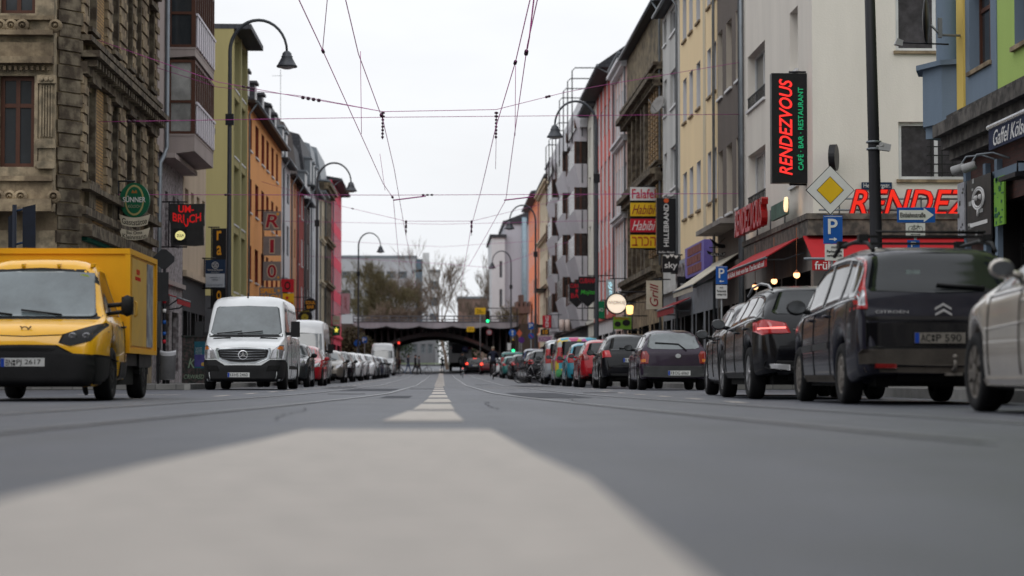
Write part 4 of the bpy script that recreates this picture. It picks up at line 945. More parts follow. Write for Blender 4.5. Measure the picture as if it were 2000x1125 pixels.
class Car:
    def __init__(c, sp, root, col):
        c.sp = sp; c.root = root; c.col = col
        L, Wd = sp['L'], sp['W']; c.L, c.W = L, Wd; top = smooth(sp['top']); c.top = top
        belt = smooth(sp['belt']); c.belt = belt; wid = smooth(sp['wid']); sill = sp.get('sill', .22); tum = sp.get('tum', .17); Hm = max(z for _, z in sp['top'])
        wr = sp['wr']; ax = sp['ax']; cap0 = sp.get('bot0', .34); capL = sp.get('botL', .25)
        bot = smooth([(0, cap0), (.25, cap0-.04), (.6, sill), (L-.7, sill), (L-.2, capL), (L, capL+.05)])
        R_ = wr + .055
        ys = {0.0, L}
        for a, b_ in list(zip(sp['top'], sp['top'][1:])) + list(zip(sp['wid'], sp['wid'][1:])):
            for k in range(5): ys.add(round(a[0] + (b_[0]-a[0])*k/4, 4))
        y = 0
        while y < L: ys.add(round(y, 3)); y += .14
        for a in ax:
            for k in range(13): ys.add(round(a - R_*math.cos(math.pi*k/12), 4))
            ys |= {round(a-R_-.004, 4), round(a+R_+.004, 4)}
        ys = sorted(v for v in ys if 0 <= v <= L); f = [ys[0]]
        for v in ys[1:]:
            if v - f[-1] > .0035: f.append(v)
        ys = f
        b = B(); b.sm = True; rows = []
        for y in ys:
            zt = top(y); w = Wd/2 * wid(y); zb0 = bot(y); zb = zb0
            for a in ax:
                if abs(y-a) < R_: zb = max(zb0, wr + math.sqrt(R_*R_-(y-a)**2)*1.02)
            zbt = min(belt(y), zt - .012); zbt = max(zbt, zb+.02); zb = min(zb, zbt-.02)
            g = max(zt - zbt, .012); k = tum * g / max(.3, Hm - .95); rc = min(.16, g*.55)
            hump = sp.get('crown', .02)
            zs = lambda t: zb + (zbt-zb)*t
            pr = [(0, zb+.0), (w-.16, zb), (w-.05, zb+.006), (w-.018, zs(.10)), (w-.004, zs(.3)), (w, zs(.5)), (w-.004, zs(.72)), (w-.014, zs(.9)), (w-.035, zbt),
                  (w-.035-k*.35, zbt+(g-rc)*.35), (w-.035-k*.7, zbt+(g-rc)*.75), (w-.035-k*.95, zt-rc*.75), (w-.05-k-rc*.25, zt-rc*.32), (w-.07-k-rc*.7, zt-rc*.08), (w*.55-k*.5, zt+hump*.6), (0, zt+hump)]
            full = [(-x, z) for x, z in reversed(pr[1:])] ; full = [(x, z) for x, z in pr] + [(-x, z) for x, z in reversed(pr[1:-1])]
            rows.append(b.P(*[(x, y, z) for x, z in full]))
        n = len(rows[0])
        for a, c_ in zip(rows, rows[1:]):
            for k in range(n): b.F((a[k], a[(k+1)%n], c_[(k+1)%n], c_[k]))
        b.F(list(rows[0])[::-1]); b.F(list(rows[-1]))
        b.sm = True; b.build('body', col, root, world=False)
        c.bvh = BVHTree.FromPolygons([tuple(v) for v in b.v], b.f)
        u = B(); u.box(-Wd/2+.26, Wd/2-.26, .25, L-.25, .19, .62); u.box(-Wd/2+.1, Wd/2-.1, ax[0]+wr+.12, ax[1]-wr-.12, .19, .5)
        u.box(-.45,.45,.12,.5,.24,.4); u.tube([(Wd*.22,.06,.27),(Wd*.22,.6,.27)], .03, 8); u.build('underbody', under, root, world=False)
        for a in ax:
            for sd_ in (-1, 1): c.wheel(sd_, a)
    def wheel(c, sd_, a):
        wr = c.sp['wr']; x = sd_*(c.W/2*.985 - .0); w = c.sp.get('tw', .2); rr = wr*.66; b = B(); b.sm = True; ax_ = (sd_, 0, 0)
        C0 = (x - sd_*w, a, wr)
        b.lathe(C0, ax_, [(0, rr*.95), (0, wr-.03), (.02, wr-.006), (.05, wr), (w-.05, wr), (w-.018, wr-.008), (w, wr-.03), (w, rr+.02), (w-.012, rr)], 28)
        wo = b.build('wheel', rubber, c.root, world=False)
        r = B(); kind = c.sp.get('rim', 'spoke'); r.sm = False
        r.lathe(C0, ax_, [(w-.012, rr), (w-.02, rr-.02), (w-.06, rr-.03)], 28)
        Cf = Vector((x - sd_*.035, a, wr))
        if kind == 'cap':
            r.lathe(C0, ax_, [(w-.03, rr-.012), (w-.008, rr*.75), (w-.012, rr*.4), (w-.002, rr*.32), (w-.002, 0)], 24)
            for k in range(9):
                an = 2*math.pi*k/9; d = Vector((0, math.cos(an), math.sin(an))); r.slab([Cf+Vector((sd_*.029,0,0))+d*rr*p+d.cross(Vector((1,0,0)))*q for p,q in ((.5,-.012),(.8,-.02),(.8,.02),(.5,.012))],(sd_*.003,0,0))
        else:
            n = c.sp.get('spokes', 5)
            for k in range(n):
                an = 2*math.pi*k/n + .3; d = Vector((0, math.cos(an), math.sin(an))); e_ = d.cross(Vector((1,0,0)))
                for q in (-.06, .06): r.slab([Cf+d*.03+e_*(q*.4-.018), Cf+d*rr*.97+e_*(q-.018), Cf+d*rr*.97+e_*(q+.018), Cf+d*.03+e_*(q*.4+.018)], (sd_*.024,0,0))
            r.lathe(Cf, ax_, [(0,.075),(.03,.07),(.035,.0)], 14)
        r.build('rim', c.sp.get('rimm', alloy), wo, world=False)
        k = B(); k.lathe((x-sd_*w,a,wr), ax_, [(.02,rr),(.03,rr),(.03,0)], 20); k.build('brake_disc', under, wo, world=False)
    def hit(c, axis, u, v):
        D = {'back': ((u,-3,v),(0,1,0)), 'front': ((u,c.L+3,v),(0,-1,0)), 'left': ((-5,u,v),(1,0,0)), 'right': ((5,u,v),(-1,0,0)), 'top': ((u,v,6),(0,0,-1))}[axis]
        o_ = Vector(D[0]); d_ = Vector(D[1]); h = c.bvh.ray_cast(o_, d_); k = 0
        while h[0] is None and k < 30:
            k += 1; o2 = o_.copy()
            if axis in ('front', 'back'): o2.x *= 1 - .012*k; o2.z += (.75-o2.z)*.012*k
            elif axis in ('left', 'right'): o2.z -= .012*k; o2.y += (c.L/2-o2.y)*.004*k
            else: o2.x *= 1 - .02*k
            h = c.bvh.ray_cast(o2, d_)
        if h[0] is None: return c.bvh.find_nearest(Vector((u if axis in ('front','back') else 0, c.L/2, v)))[0]
        return h[0]
    def decal(c, name, poly, axis, mat, off=.008, n=12, m=10, par=None, th_=.02, smooth_=True):
        cols = axis in ('left', 'right'); P = [(p[0], p[1]) if cols else (p[1], p[0]) for p in poly]   # primary = column coord
        lo, hi = min(p[0] for p in P), max(p[0] for p in P); rows = []
        out_ = {'back': Vector((0,-1,0)), 'front': Vector((0,1,0)), 'left': Vector((-1,0,0)), 'right': Vector((1,0,0)), 'top': Vector((0,0,1))}[axis]
        ks = sorted({lo + (hi-lo)*(.0005 + .999*i/n) for i in range(n+1)} | {min(max(p[0], lo+(hi-lo)*.0005), hi-(hi-lo)*.0005) for p in P})
        for k in ks:
            xs = []
            for (a, b_), (c_, d) in zip(P, P[1:] + P[:1]):
                if (a - k) * (c_ - k) <= 0 and abs(a - c_) > 1e-9: xs.append(b_ + (d - b_) * (k - a) / (c_ - a))
            if len(xs) < 2: continue
            x0, x1 = min(xs), max(xs); row = []
            for j in range(m+1):
                s_ = x0 + (x1-x0)*j/m; row.append(c.hit(axis, *((k, s_) if cols else (s_, k))))
            rows.append(row)
        b = B(); b.sm = smooth_; ids = [b.P(*[p + out_*off for p in r]) for r in rows]
        for a, e_ in zip(ids, ids[1:]):
            for j in range(m): b.F((a[j], a[j+1], e_[j+1], e_[j]))
        b.sm = False; bd = [(0,j) for j in range(m+1)] + [(i,m) for i in range(1,len(rows))] + [(len(rows)-1,j) for j in range(m-1,-1,-1)] + [(i,0) for i in range(len(rows)-2,0,-1)]
        back = b.P(*[rows[i][j] - out_*th_ for i, j in bd])
        for q in range(len(bd)):
            r = (q+1) % len(bd); b.F((ids[bd[q][0]][bd[q][1]], ids[bd[r][0]][bd[r][1]], back[r], back[q]))
        return b.build(name, mat, par or c.root, world=False)
    def line(c, name, pts, axis, mat=None, r=.006, par=None, off=.003):
        b = B(); q = []
        for (a, e_) in zip(pts, pts[1:]):
            nn = max(2, int((Vector(a)-Vector(e_)).length/.08))
            for i in range(nn): q.append(c.hit(axis, a[0]+(e_[0]-a[0])*i/nn, a[1]+(e_[1]-a[1])*i/nn))
        q.append(c.hit(axis, *pts[-1])); out_ = {'back': (0,-off,0), 'front': (0,off,0), 'left': (-off,0,0), 'right': (off,0,0), 'top': (0,0,off)}[axis]
        b.tube([p + Vector(out_) for p in q], r, 5); return b.build(name, mat or seam, par or c.root, world=False)
    def plate(c, axis, x, z, s, w=.52, h=.11, dirty=False):
        p = c.hit(axis, x, z); d = -1 if axis == 'back' else 1; y = p.y + d*.02; b = B()
        b.box(x-w/2, x+w/2, *sorted((y, y+d*.012)), z-h/2, z+h/2)
        pm = M('dirty_plate', (.18,.165,.145), rough=.6, var=.3, scale=12) if dirty else platem
        f = B(); f.box(x-w/2-.012,x+w/2+.012,*sorted((y+d*.002,y-d*.04)),z-h/2-.012,z+h/2+.012)
        po = b.build('licence_plate', pm, c.root, world=False); f.build('plate_holder', plast, po, world=False)
        Rt = Vector((1,0,0)) if axis == 'back' else Vector((-1,0,0)); e_ = B(); xl = x - Rt.x*(w/2-.024); e_.box(xl-.022,xl+.022,*sorted((y+d*.012,y+d*.015)),z-h/2+.004,z+h/2-.004); e_.build('country_band', plateb, po, world=False)
        t_ = B(); a, r = s
        C0 = Vector((x, y+d*.0121, z)); tot = len(a)+len(r)+.7; cw = (w-.085)/tot
        ctr = lambda i0, nn: -w/2+.055 + (i0+nn/2)*cw
        text(t_, a, C0+Rt*ctr(0,len(a)), Rt, UP, cw*len(a)*.88, .076, ext=.003, bold=.012)
        text(t_, r, C0+Rt*ctr(len(a)+.7,len(r)), Rt, UP, cw*len(r)*.92, .076, ext=.003, bold=.012)
        t_.disc(C0+Rt*ctr(len(a),.7)+UP*.018, (0,d,0), .016, .003, 10); t_.disc(C0+Rt*ctr(len(a),.7)-UP*.02, (0,d,0), .016, .003, 10)
        t_.build('plate_number', ink, po, world=False)
    def sidewin(c, spans, inset=.03, toph=.10, mat=None, zmax=None, shear=.0):
        for ax_ in ('left', 'right'):
            for (a, e_) in spans:
                lo, hi = [], []
                for i in range(13):
                    y = a + (e_-a)*i/12; zb = c.belt(y)+inset; zt = c.top(y)-toph
                    if zmax: zt = min(zt, zmax)
                    if zt > zb + .01: lo.append((y, zb)); hi.append((y, zt))
                if len(lo) < 3: continue
                c.decal('side_window', lo + hi[::-1], ax_, mat or cglass, off=.006, n=12, m=6, th_=.015)
    def mirror(c, y, z, col=None, s=1.0):
        for sd_ in (-1, 1):
            b = B(); h = c.hit('left' if sd_ < 0 else 'right', y, z); x = h.x
            b.ball((x+sd_*.15, y, z+.06), .12*s, 12, (.85,.5,.66)); b.tube([(x-sd_*.02,y,z-.0),(x+sd_*.10,y,z+.03)], .03, 8)
            mo = b.build('door_mirror', col or plast, c.root, world=False)
            g = B(); g.disc((x+sd_*.15, y-.055*s, z+.06), (0,-1,0), .085*s, .006, 16, 1.05, .68); g.build('mirror_glass', M('mirror_silver',(.10,.105,.11),rough=.08,metal=.6,bump=0), mo, world=False)
    def handles(c, ps, mat=None):
        for ax_, d in (('left',-1),('right',1)):
            for (y, z) in ps:
                h = c.hit(ax_, y, z); b = B(); b.tube([h+Vector((d*-.01,-.09,0)), h+Vector((d*.03,-.07,.005)), h+Vector((d*.03,.07,.0)), h+Vector((d*-.01,.09,0))], .014, 6); b.build('door_handle', mat or c.col, c.root, world=False)
    def doors(c, ys, z0=.3):
        for ax_ in ('left', 'right'):
            for y in ys: c.line('door_seam', [(y+.0, c.belt(y)+.0), (y, z0)], ax_)
    def half(c, name, hp, axis, mat, **k): return c.decal(name, [(x, z) for x, z in hp] + [(-x, z) for x, z in reversed(hp)], axis, mat, **k)
    def pair(c, name, poly, axis, mat, **k): return [c.decal(name, [(s_*x, z) for x, z in poly], axis, mat, **k) for s_ in (-1, 1)]
WID = lambda L, e=.0: [(0,.80+e),(.06,.885+e*.5),(.22,.965),(.6,.995),(1.2,1),(L*.6,1),(L-.9,.985),(L-.4,.93),(L-.12,.80),(L,.66)]
SPECS = {
 'mpv': dict(L=4.59,W=1.83,ax=(.93,3.66),wr=.325,rim='cap',rimm=alloy_d,tum=.20,sill=.22,crown=.015,bot0=.32,
   top=[(0,.60),(.015,.74),(.035,.90),(.06,.99),(.09,1.12),(.20,1.34),(.31,1.53),(.42,1.59),(.75,1.635),(1.5,1.675),(2.4,1.665),(3.0,1.52),(3.45,1.28),(3.8,1.08),(4.2,.96),(4.48,.78),(4.57,.62),(4.59,.5)],
   belt=[(0,1.10),(1.0,1.08),(2.5,1.02),(3.4,.97),(4.59,.85)], wid=[(0,.86),(.05,.93),(.16,.975),(.6,1),(3.4,1),(3.9,.97),(4.3,.86),(4.59,.62)]),
 'suv': dict(L=4.42,W=1.80,ax=(.82,3.52),wr=.345,spokes=5,tum=.24,sill=.27,bot0=.36,
   top=[(0,.66),(.03,.80),(.08,.96),(.13,1.04),(.42,1.32),(.55,1.43),(1.1,1.485),(1.9,1.50),(2.5,1.45),(3.0,1.26),(3.35,1.06),(3.8,.98),(4.2,.86),(4.38,.68),(4.42,.5)],
   belt=[(0,1.05),(1.0,1.03),(2.5,.97),(3.4,.93),(4.42,.8)], wid=[(0,.72),(.06,.82),(.2,.92),(.5,.985),(1.0,1),(3.4,1),(3.9,.95),(4.2,.84),(4.42,.6)]),
 'hatch': dict(L=4.05,W=1.72,ax=(.72,3.28),wr=.31,spokes=5,tum=.22,sill=.22,bot0=.34,
   top=[(0,.60),(.03,.76),(.08,.93),(.12,1.0),(.36,1.26),(.50,1.38),(1.0,1.455),(1.8,1.47),(2.35,1.41),(2.8,1.2),(3.1,1.02),(3.5,.92),(3.88,.78),(4.02,.6),(4.05,.45)],
   belt=[(0,1.02),(1.0,.98),(2.2,.93),(3.1,.88),(4.05,.75)], wid=[(0,.78),(.06,.87),(.2,.955),(.5,.99),(1.0,1),(3.0,1),(3.5,.96),(3.85,.84),(4.05,.6)]),
 'supermini': dict(L=3.73,W=1.61,ax=(.62,3.06),wr=.28,spokes=7,tum=.19,sill=.22,bot0=.28,
   top=[(0,.55),(.015,.66),(.05,.84),(.10,.93),(.34,1.18),(.48,1.32),(.9,1.40),(1.6,1.42),(2.1,1.37),(2.55,1.16),(2.85,.97),(3.25,.88),(3.6,.74),(3.7,.58),(3.73,.42)],
   belt=[(0,.95),(1.0,.93),(2.2,.89),(2.85,.85),(3.73,.7)], wid=[(0,.86),(.05,.925),(.18,.975),(.5,.995),(1.0,1),(2.8,1),(3.3,.95),(3.6,.82),(3.73,.6)]),
 'city': dict(L=3.5,W=1.62,ax=(.5,2.9),wr=.28,spokes=6,tum=.2,sill=.22,bot0=.3,
   top=[(0,.60),(.03,.80),(.06,.98),(.22,1.25),(.36,1.42),(.8,1.49),(1.5,1.50),(2.0,1.44),(2.5,1.18),(2.75,1.02),(3.1,.92),(3.4,.76),(3.48,.6),(3.5,.4)],
   belt=[(0,1.0),(1.0,.97),(2.0,.92),(2.75,.88),(3.5,.72)], wid=[(0,.84),(.05,.92),(.18,.97),(.5,.995),(1,1),(2.7,1),(3.1,.95),(3.4,.8),(3.5,.62)]),
 'mini': dict(L=3.72,W=1.68,ax=(.62,3.09),wr=.30,spokes=8,tum=.15,sill=.2,bot0=.3,
   top=[(0,.6),(.03,.8),(.07,.95),(.22,1.18),(.36,1.34),(.9,1.40),(1.8,1.405),(2.2,1.36),(2.5,1.18),(2.72,1.0),(3.1,.93),(3.5,.84),(3.66,.70),(3.72,.5)],
   belt=[(0,.97),(1.0,.96),(2.2,.93),(2.75,.90),(3.72,.74)], wid=[(0,.8),(.06,.9),(.2,.96),(.5,.99),(1,1),(2.8,1),(3.3,.96),(3.6,.84),(3.72,.66)]),
 'leisure_van': dict(L=4.45,W=1.80,ax=(.75,3.43),wr=.32,rim='cap',tum=.10,sill=.24,bot0=.32,
   top=[(0,.6),(.01,.8),(.03,1.1),(.07,1.5),(.14,1.74),(.3,1.82),(1.2,1.85),(2.3,1.83),(2.7,1.7),(3.1,1.4),(3.45,1.12),(3.9,1.0),(4.3,.82),(4.42,.64),(4.45,.45)],
   belt=[(0,1.14),(1.5,1.12),(2.6,1.06),(3.4,1.0),(4.45,.82)], wid=[(0,.9),(.04,.94),(.12,.975),(.4,1),(3.3,1),(3.9,.96),(4.25,.86),(4.45,.62)]),
 'saloon': dict(L=4.55,W=1.79,ax=(.98,3.74),wr=.325,rim='spoke',spokes=7,rimm=alloy_d,tum=.26,sill=.2,bot0=.3,
   top=[(0,.6),(.04,.82),(.1,.98),(.5,1.06),(1.0,1.28),(1.5,1.42),(2.1,1.45),(2.6,1.36),(3.1,1.14),(3.45,1.0),(3.9,.94),(4.3,.82),(4.5,.62),(4.55,.45)],
   belt=[(0,.98),(1.2,.98),(2.5,.94),(3.4,.91),(4.55,.76)], wid=[(0,.76),(.08,.87),(.3,.96),(.8,1),(3.5,1),(3.95,.96),(4.3,.84),(4.55,.6)]),
 'van': dict(L=5.9,W=2.0,ax=(1.15,4.95),wr=.345,rim='cap',rimm=plast,tum=.16,sill=.24,crown=.03,bot0=.4,botL=.2,tw=.23,
   top=[(0,.8),(.01,1.4),(.03,2.0),(.08,2.24),(.3,2.28),(3.0,2.29),(4.1,2.27),(4.35,2.20),(4.5,2.08),(4.75,1.78),(5.0,1.43),(5.10,1.29),(5.35,1.21),(5.7,1.10),(5.84,.98),(5.88,.7),(5.9,.5)],
   belt=[(0,1.3),(3,1.3),(4.4,1.25),(5.1,1.2),(5.9,.95)], wid=[(0,.93),(.05,.96),(.15,.985),(.5,1),(4.6,1),(5.1,.985),(5.5,.95),(5.8,.88),(5.9,.80)]),
}
def hv(sp, dz):
    s_ = dict(sp); s_['top'] = [(y, z + (dz if z > 1.9 else dz*(z-1.35)/.7 if z > 1.4 and y > 1 else (dz if z>1.9 else 0))) for y, z in sp['top']]; return s_
SPECS['high_van'] = hv(SPECS['van'], .38)
def place(kind, name, label, X, Y, face, col, cat='car', group=None, rot=0, sp=None):
    """face=+1: drives away from the camera, Y is the rear bumper; face=-1: faces the camera, Y is the front bumper"""
    sp = sp or SPECS[kind]
    if face > 0: loc = (X, Y, gz(Y+2)); rz = 0
    else: loc = (X, Y+sp['L'], gz(Y+2)); rz = math.pi
    t = thing(name, label, cat, loc, rz + rot, group); return Car(sp, t, col)
GR = 'cars parked along the right kerb'; GL = 'vehicles parked along the left kerb'
# ---- generic trim for mid and far cars
def trim_back(c, k, rl=redl, wiper=True, plate=None):
    sp = c.sp; W2 = c.W/2; big = k in ('leisure_van',)
    zb = sp['belt'][0][1]; 
    T = {'hatch': ((.60,1.03),(.63,1.06),(.53,1.36)), 'suv': ((.62,1.08),(.63,1.11),(.52,1.42)), 'supermini': ((.56,.97),(.6,1.0),(.5,1.31)), 'city': ((.6,1.03),(.62,1.06),(.52,1.4)),
         'mpv': ((.7,1.15),(.72,1.18),(.6,1.57)), 'leisure_van': ((.68,1.15),(.7,1.18),(.62,1.68)), 'saloon': ((.55,1.10),(.55,1.12),(.45,1.38)), 'mini': ((.6,1.0),(.6,1.02),(.5,1.32))}[k]
    w = c.half('rear_window', [(0,T[0][1]),T[0],T[1],T[2],(0,T[2][1]+.015)], 'back', cglass)
    if wiper:
        b = B(); p = c.hit('back', 0, T[0][1]); q = c.hit('back', -.35, T[0][1]+.06); b.tube([p+Vector((0,-.03,0)), q+Vector((0,-.03,0))], .012, 5); b.build('rear_wiper', plast, c.root, world=False)
    z0 = zb - .20 if not big else .85; z1 = zb + (.02 if not big else .35)
    c.pair('tail_lamp', [(W2*.66,z0+.03),(W2*.93,z0),(W2*.95,z1),(W2*.72,z1-.02)], 'back', rl, th_=.06)
    c.half('bumper_insert', [(0,.30),(W2*.78,.32),(W2*.82,.42),(0,.42)], 'back', plast)
    if plate: c.plate('back', 0, plate[2] if len(plate) > 2 else zb-.26, plate[:2])
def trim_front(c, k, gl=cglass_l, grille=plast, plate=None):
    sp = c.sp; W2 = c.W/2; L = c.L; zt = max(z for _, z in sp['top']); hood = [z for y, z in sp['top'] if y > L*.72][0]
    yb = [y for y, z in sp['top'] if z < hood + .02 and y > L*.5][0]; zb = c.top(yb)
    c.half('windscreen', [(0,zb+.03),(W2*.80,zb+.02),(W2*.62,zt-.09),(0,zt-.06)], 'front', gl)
    zh = c.top(L-.22)
    c.pair('headlamp', [(W2*.50,zh-.16),(W2*.86,zh-.10),(W2*.90,zh+.06),(W2*.56,zh-.03)], 'front', clearl, th_=.05)
    c.half('grille', [(0,zh-.22),(W2*.40,zh-.20),(W2*.44,zh-.05),(0,zh-.03)], 'front', grille)
    c.half('air_intake', [(0,.26),(W2*.62,.28),(W2*.55,.42),(0,.42)], 'front', plast)
    c.plate('front', 0, .5, plate or ('K','AB 12'))
    b = B()
    for s_ in (-1,1):
        p = c.hit('front', s_*.35-.1, zb+.04); q = c.hit('front', s_*.35+.25, zb+.13); b.tube([p+Vector((0,.03,0)), q+Vector((0,.03,.01))], .01, 5)
    b.build('wiper', plast, c.root, world=False)
def common(c, spans, mz=None, my=None, doors=(), hand=True, mcol=None, toph=.10):
    c.sidewin(spans, toph=toph); my = my or c.L*.70; c.mirror(my, (mz or c.belt(my))+.03, mcol); c.doors(doors)
    if hand: c.handles([(y-.22 if i else y-.2, c.belt(y)-.10) for i, y in enumerate(doors[:2])] if doors else [])
# ============================ the nearest four on the right
navy = paint('dusty_navy_paint', (.013,.013,.022)); MCnavy = navy
dirt = M('road_dirt', (.06,.052,.045), rough=.85, var=.4, scale=3, bump=.2)
silver = paint('silver_paint', (.50,.46,.41), .4); blackp = paint('black_paint', (.006,.006,.008)); plum = paint('blackberry_paint', (.022,.012,.026)); greyp = paint('dark_grey_paint', (.025,.024,.026), .2)
# navy MPV ------------------------------------------------------------
c = place('mpv', 'people_carrier', 'dusty navy people carrier with roof bars, parked behind the silver car', 5.13, 22.05, 1, navy, 'car', GR)
c.half('rear_window', [(0,1.15),(.73,1.17),(.76,1.20),(.66,1.555),(0,1.585)], 'back', cglass, n=14, m=16)
c.pair('tail_lamp', [(.775,.98),(.90,.96),(.875,1.22),(.79,1.54),(.70,1.57),(.785,1.22)], 'back', redl, th_=.05, n=16, off=.012)
for s_ in (-1,1): c.decal('reversing_lamp', [(s_*.80,1.02),(s_*.865,1.02),(s_*.85,1.18),(s_*.80,1.18)], 'back', clearl, off=.016)
c.half('tailgate_crease', [(0,.875),(.80,.875),(.81,.905),(0,.91)], 'back', greyp, off=.02)
c.half('plate_recess', [(0,.56),(.60,.56),(.80,.60),(.80,.84),(0,.86)], 'back', blackp, off=.005)
c.line('tailgate_seam', [(.80,.60),(.80,.98)], 'back'); c.line('tailgate_seam', [(-.80,.60),(-.80,.98)], 'back'); c.line('tailgate_seam', [(-.80,.585),(.80,.585)], 'back')
c.half('rear_bumper', [(0,.40),(.86,.42),(.87,.53),(.84,.57),(0,.575)], 'back', dirt, off=.03, th_=.06, m=18)
c.half('bumper_skirt', [(0,.325),(.80,.335),(.83,.39),(0,.39)], 'back', dirt, off=.006)
c.pair('bumper_reflector', [(.50,.375),(.72,.38),(.72,.425),(.50,.42)], 'back', redd, off=.035)
c.plate('back', -.05, .685, ('AC','P 590'), dirty=True, w=.52)
b = B(); p = c.hit('back', .42, 1.20); q = c.hit('back', -.05, 1.235); b.tube([p+Vector((0,-.035,0)), q+Vector((0,-.03,0))], .017, 6); b.ball(p+Vector((0,-.02,0)), .03, 8); b.build('rear_wiper', plast, c.root, world=False)
b = B()
for dz in (0, .06):
    y = c.hit('back', 0, .955+dz).y - .012
    for s_ in (-1,1): b.slab([(0,y,.985+dz),(s_*.085,y,.935+dz),(s_*.085,y,.912+dz),(0,y,.957+dz)], (0,-.012,0))
b.build('chevron_emblem', chrome, c.root, world=False)
b = B(); y = c.hit('back', -.55, .94).y-.008; text(b, 'CITROËN', (-.53,y,.955), (1,0,0), UP, .34, .035, ext=.006); b.build('badge_lettering', chrome, c.root, world=False)
b = B(); b.tube([(.08,.12,.36),(.08,-.1,.36),(.08,-.13,.40),(.08,-.13,.46)], .02, 8); b.ball((.08,-.13,.49),.03,10); b.box(.0,.17,-.06,.02,.30,.33); b.build('tow_bar', alloy_d, c.root, world=False)
b = B(); y = c.hit('back', -.28, 1.33).y+.06
b.slab([(-.35,y-.075,1.26),(-.2,y-.075,1.26),(-.2,y-.045,1.39),(-.35,y-.045,1.39)], (0,-.004,0)); b.build('window_sticker', M('sticker', (.14,.17,.17), rough=.5, var=.5, scale=20, bump=0), c.root, world=False)
c.sidewin([(.30,.98),(1.06,2.02),(2.10,3.12)], inset=.02, toph=.125)
c.sidewin([(3.17,3.5)], inset=.02, toph=.11)
for ax_, d in (('left',-1),('right',1)):
    c.line('window_trim', [(.28,c.belt(.3)+.0),(3.3,c.belt(3.3)+.0)], ax_, chrome, r=.010)
    c.decal('side_moulding', [(1.55,.60),(2.5,.585),(2.5,.655),(1.55,.67)], ax_, gplast, off=.022); c.decal('side_moulding', [(2.56,.58),(3.2,.57),(3.2,.64),(2.56,.655)], ax_, gplast, off=.022)
    c.decal('sill_dirt', [(1.36,.235),(3.2,.235),(3.2,.31),(1.36,.31)], ax_, dirt, off=.006)
c.doors([1.52,2.53,3.28]); c.handles([(1.72,.95),(2.72,.93)]); c.mirror(3.08, 1.03, plast, 1.15)
for s_ in (-1,1):
    b = B(); b.tube([(s_*.64,.42,1.60),(s_*.655,.62,1.69),(s_*.66,1.2,1.745),(s_*.66,2.2,1.74),(s_*.65,2.6,1.66)], .022, 8); b.build('roof_rail', plast, c.root, world=False)
for y in (.85, 2.05):
    b = B(); b.box(-.68,.68,y,y+.06,1.765,1.79)
    for s_ in (-1,1): b.box(s_*.66-.05,s_*.66+.05,y-.03,y+.09,1.72,1.80)
    b.build('roof_bar', plast, c.root, world=False)
b = B(); b.tube([(-.55,.75,1.82),(.62,.75,1.82)], .012, 6); b.tube([(-.52,.9,1.835),(.66,1.0,1.825)], .012, 6); b.build('ski_carrier', plast, c.root, world=False)
# black SUV ------------------------------------------------------------
c = place('suv', 'compact_suv', 'black compact off-roader with bright red tail lamp beyond the navy people carrier', 4.92, 27.75, 1, blackp, 'car', GR)
c.half('rear_window', [(0,1.09),(.62,1.11),(.66,1.14),(.52,1.40),(0,1.43)], 'back', cglass, n=14, m=16)
c.pair('tail_lamp', [(.44,.86),(.80,.83),(.875,.88),(.87,1.0),(.78,1.035),(.50,.99)], 'back', redl, off=.015, th_=.06)
c.pair('lamp_strip', [(.50,.915),(.84,.90),(.84,.925),(.50,.94)], 'back', M('lit_lamp_strip',(1,.25,.22),emit=1.2), off=.022, n=4)
c.half('bumper_insert', [(0,.34),(.62,.35),(.78,.42),(.76,.50),(0,.50)], 'back', plast, off=.012); c.half('skid_plate', [(0,.30),(.56,.31),(.62,.36),(0,.36)], 'back', alloy, off=.02)
c.pair('exhaust_trim', [(.46,.38),(.70,.40),(.72,.46),(.46,.45)], 'back', chrome, off=.03)
c.half('chrome_strip', [(0,.90),(.40,.90),(.40,.915),(0,.915)], 'back', chrome, off=.02, n=3); c.plate('back', 0, .72, ('K','MM 47'))
common(c, [(.42,1.12),(1.18,2.02),(2.09,3.0)], doors=[1.14,2.06,3.0], mcol=blackp)
for ax_ in ('left','right'): c.line('window_trim', [(.4,c.belt(.4)),(3.0,c.belt(3.0))], ax_, chrome, r=.008); c.decal('sill_moulding', [(1.25,.28),(3.05,.28),(3.05,.35),(1.25,.35)], ax_, gplast, off=.012)
for s_ in (-1,1):
    b = B(); b.tube([(s_*.60,.55,1.43),(s_*.61,.8,1.50),(s_*.62,1.4,1.545),(s_*.62,2.2,1.515),(s_*.62,2.6,1.42)], .018, 8); b.build('roof_rail', alloy, c.root, world=False)
# dark grey car ahead
c = place('hatch', 'dark_hatchback', 'dark brown-grey hatchback just ahead of the black compact off-roader', 5.12, 32.7, 1, greyp, 'car', GR, rot=-.035)
trim_back(c, 'hatch'); common(c, [(.35,1.0),(1.08,1.9),(1.98,2.85)], doors=[1.04,1.94,2.86], mcol=greyp)
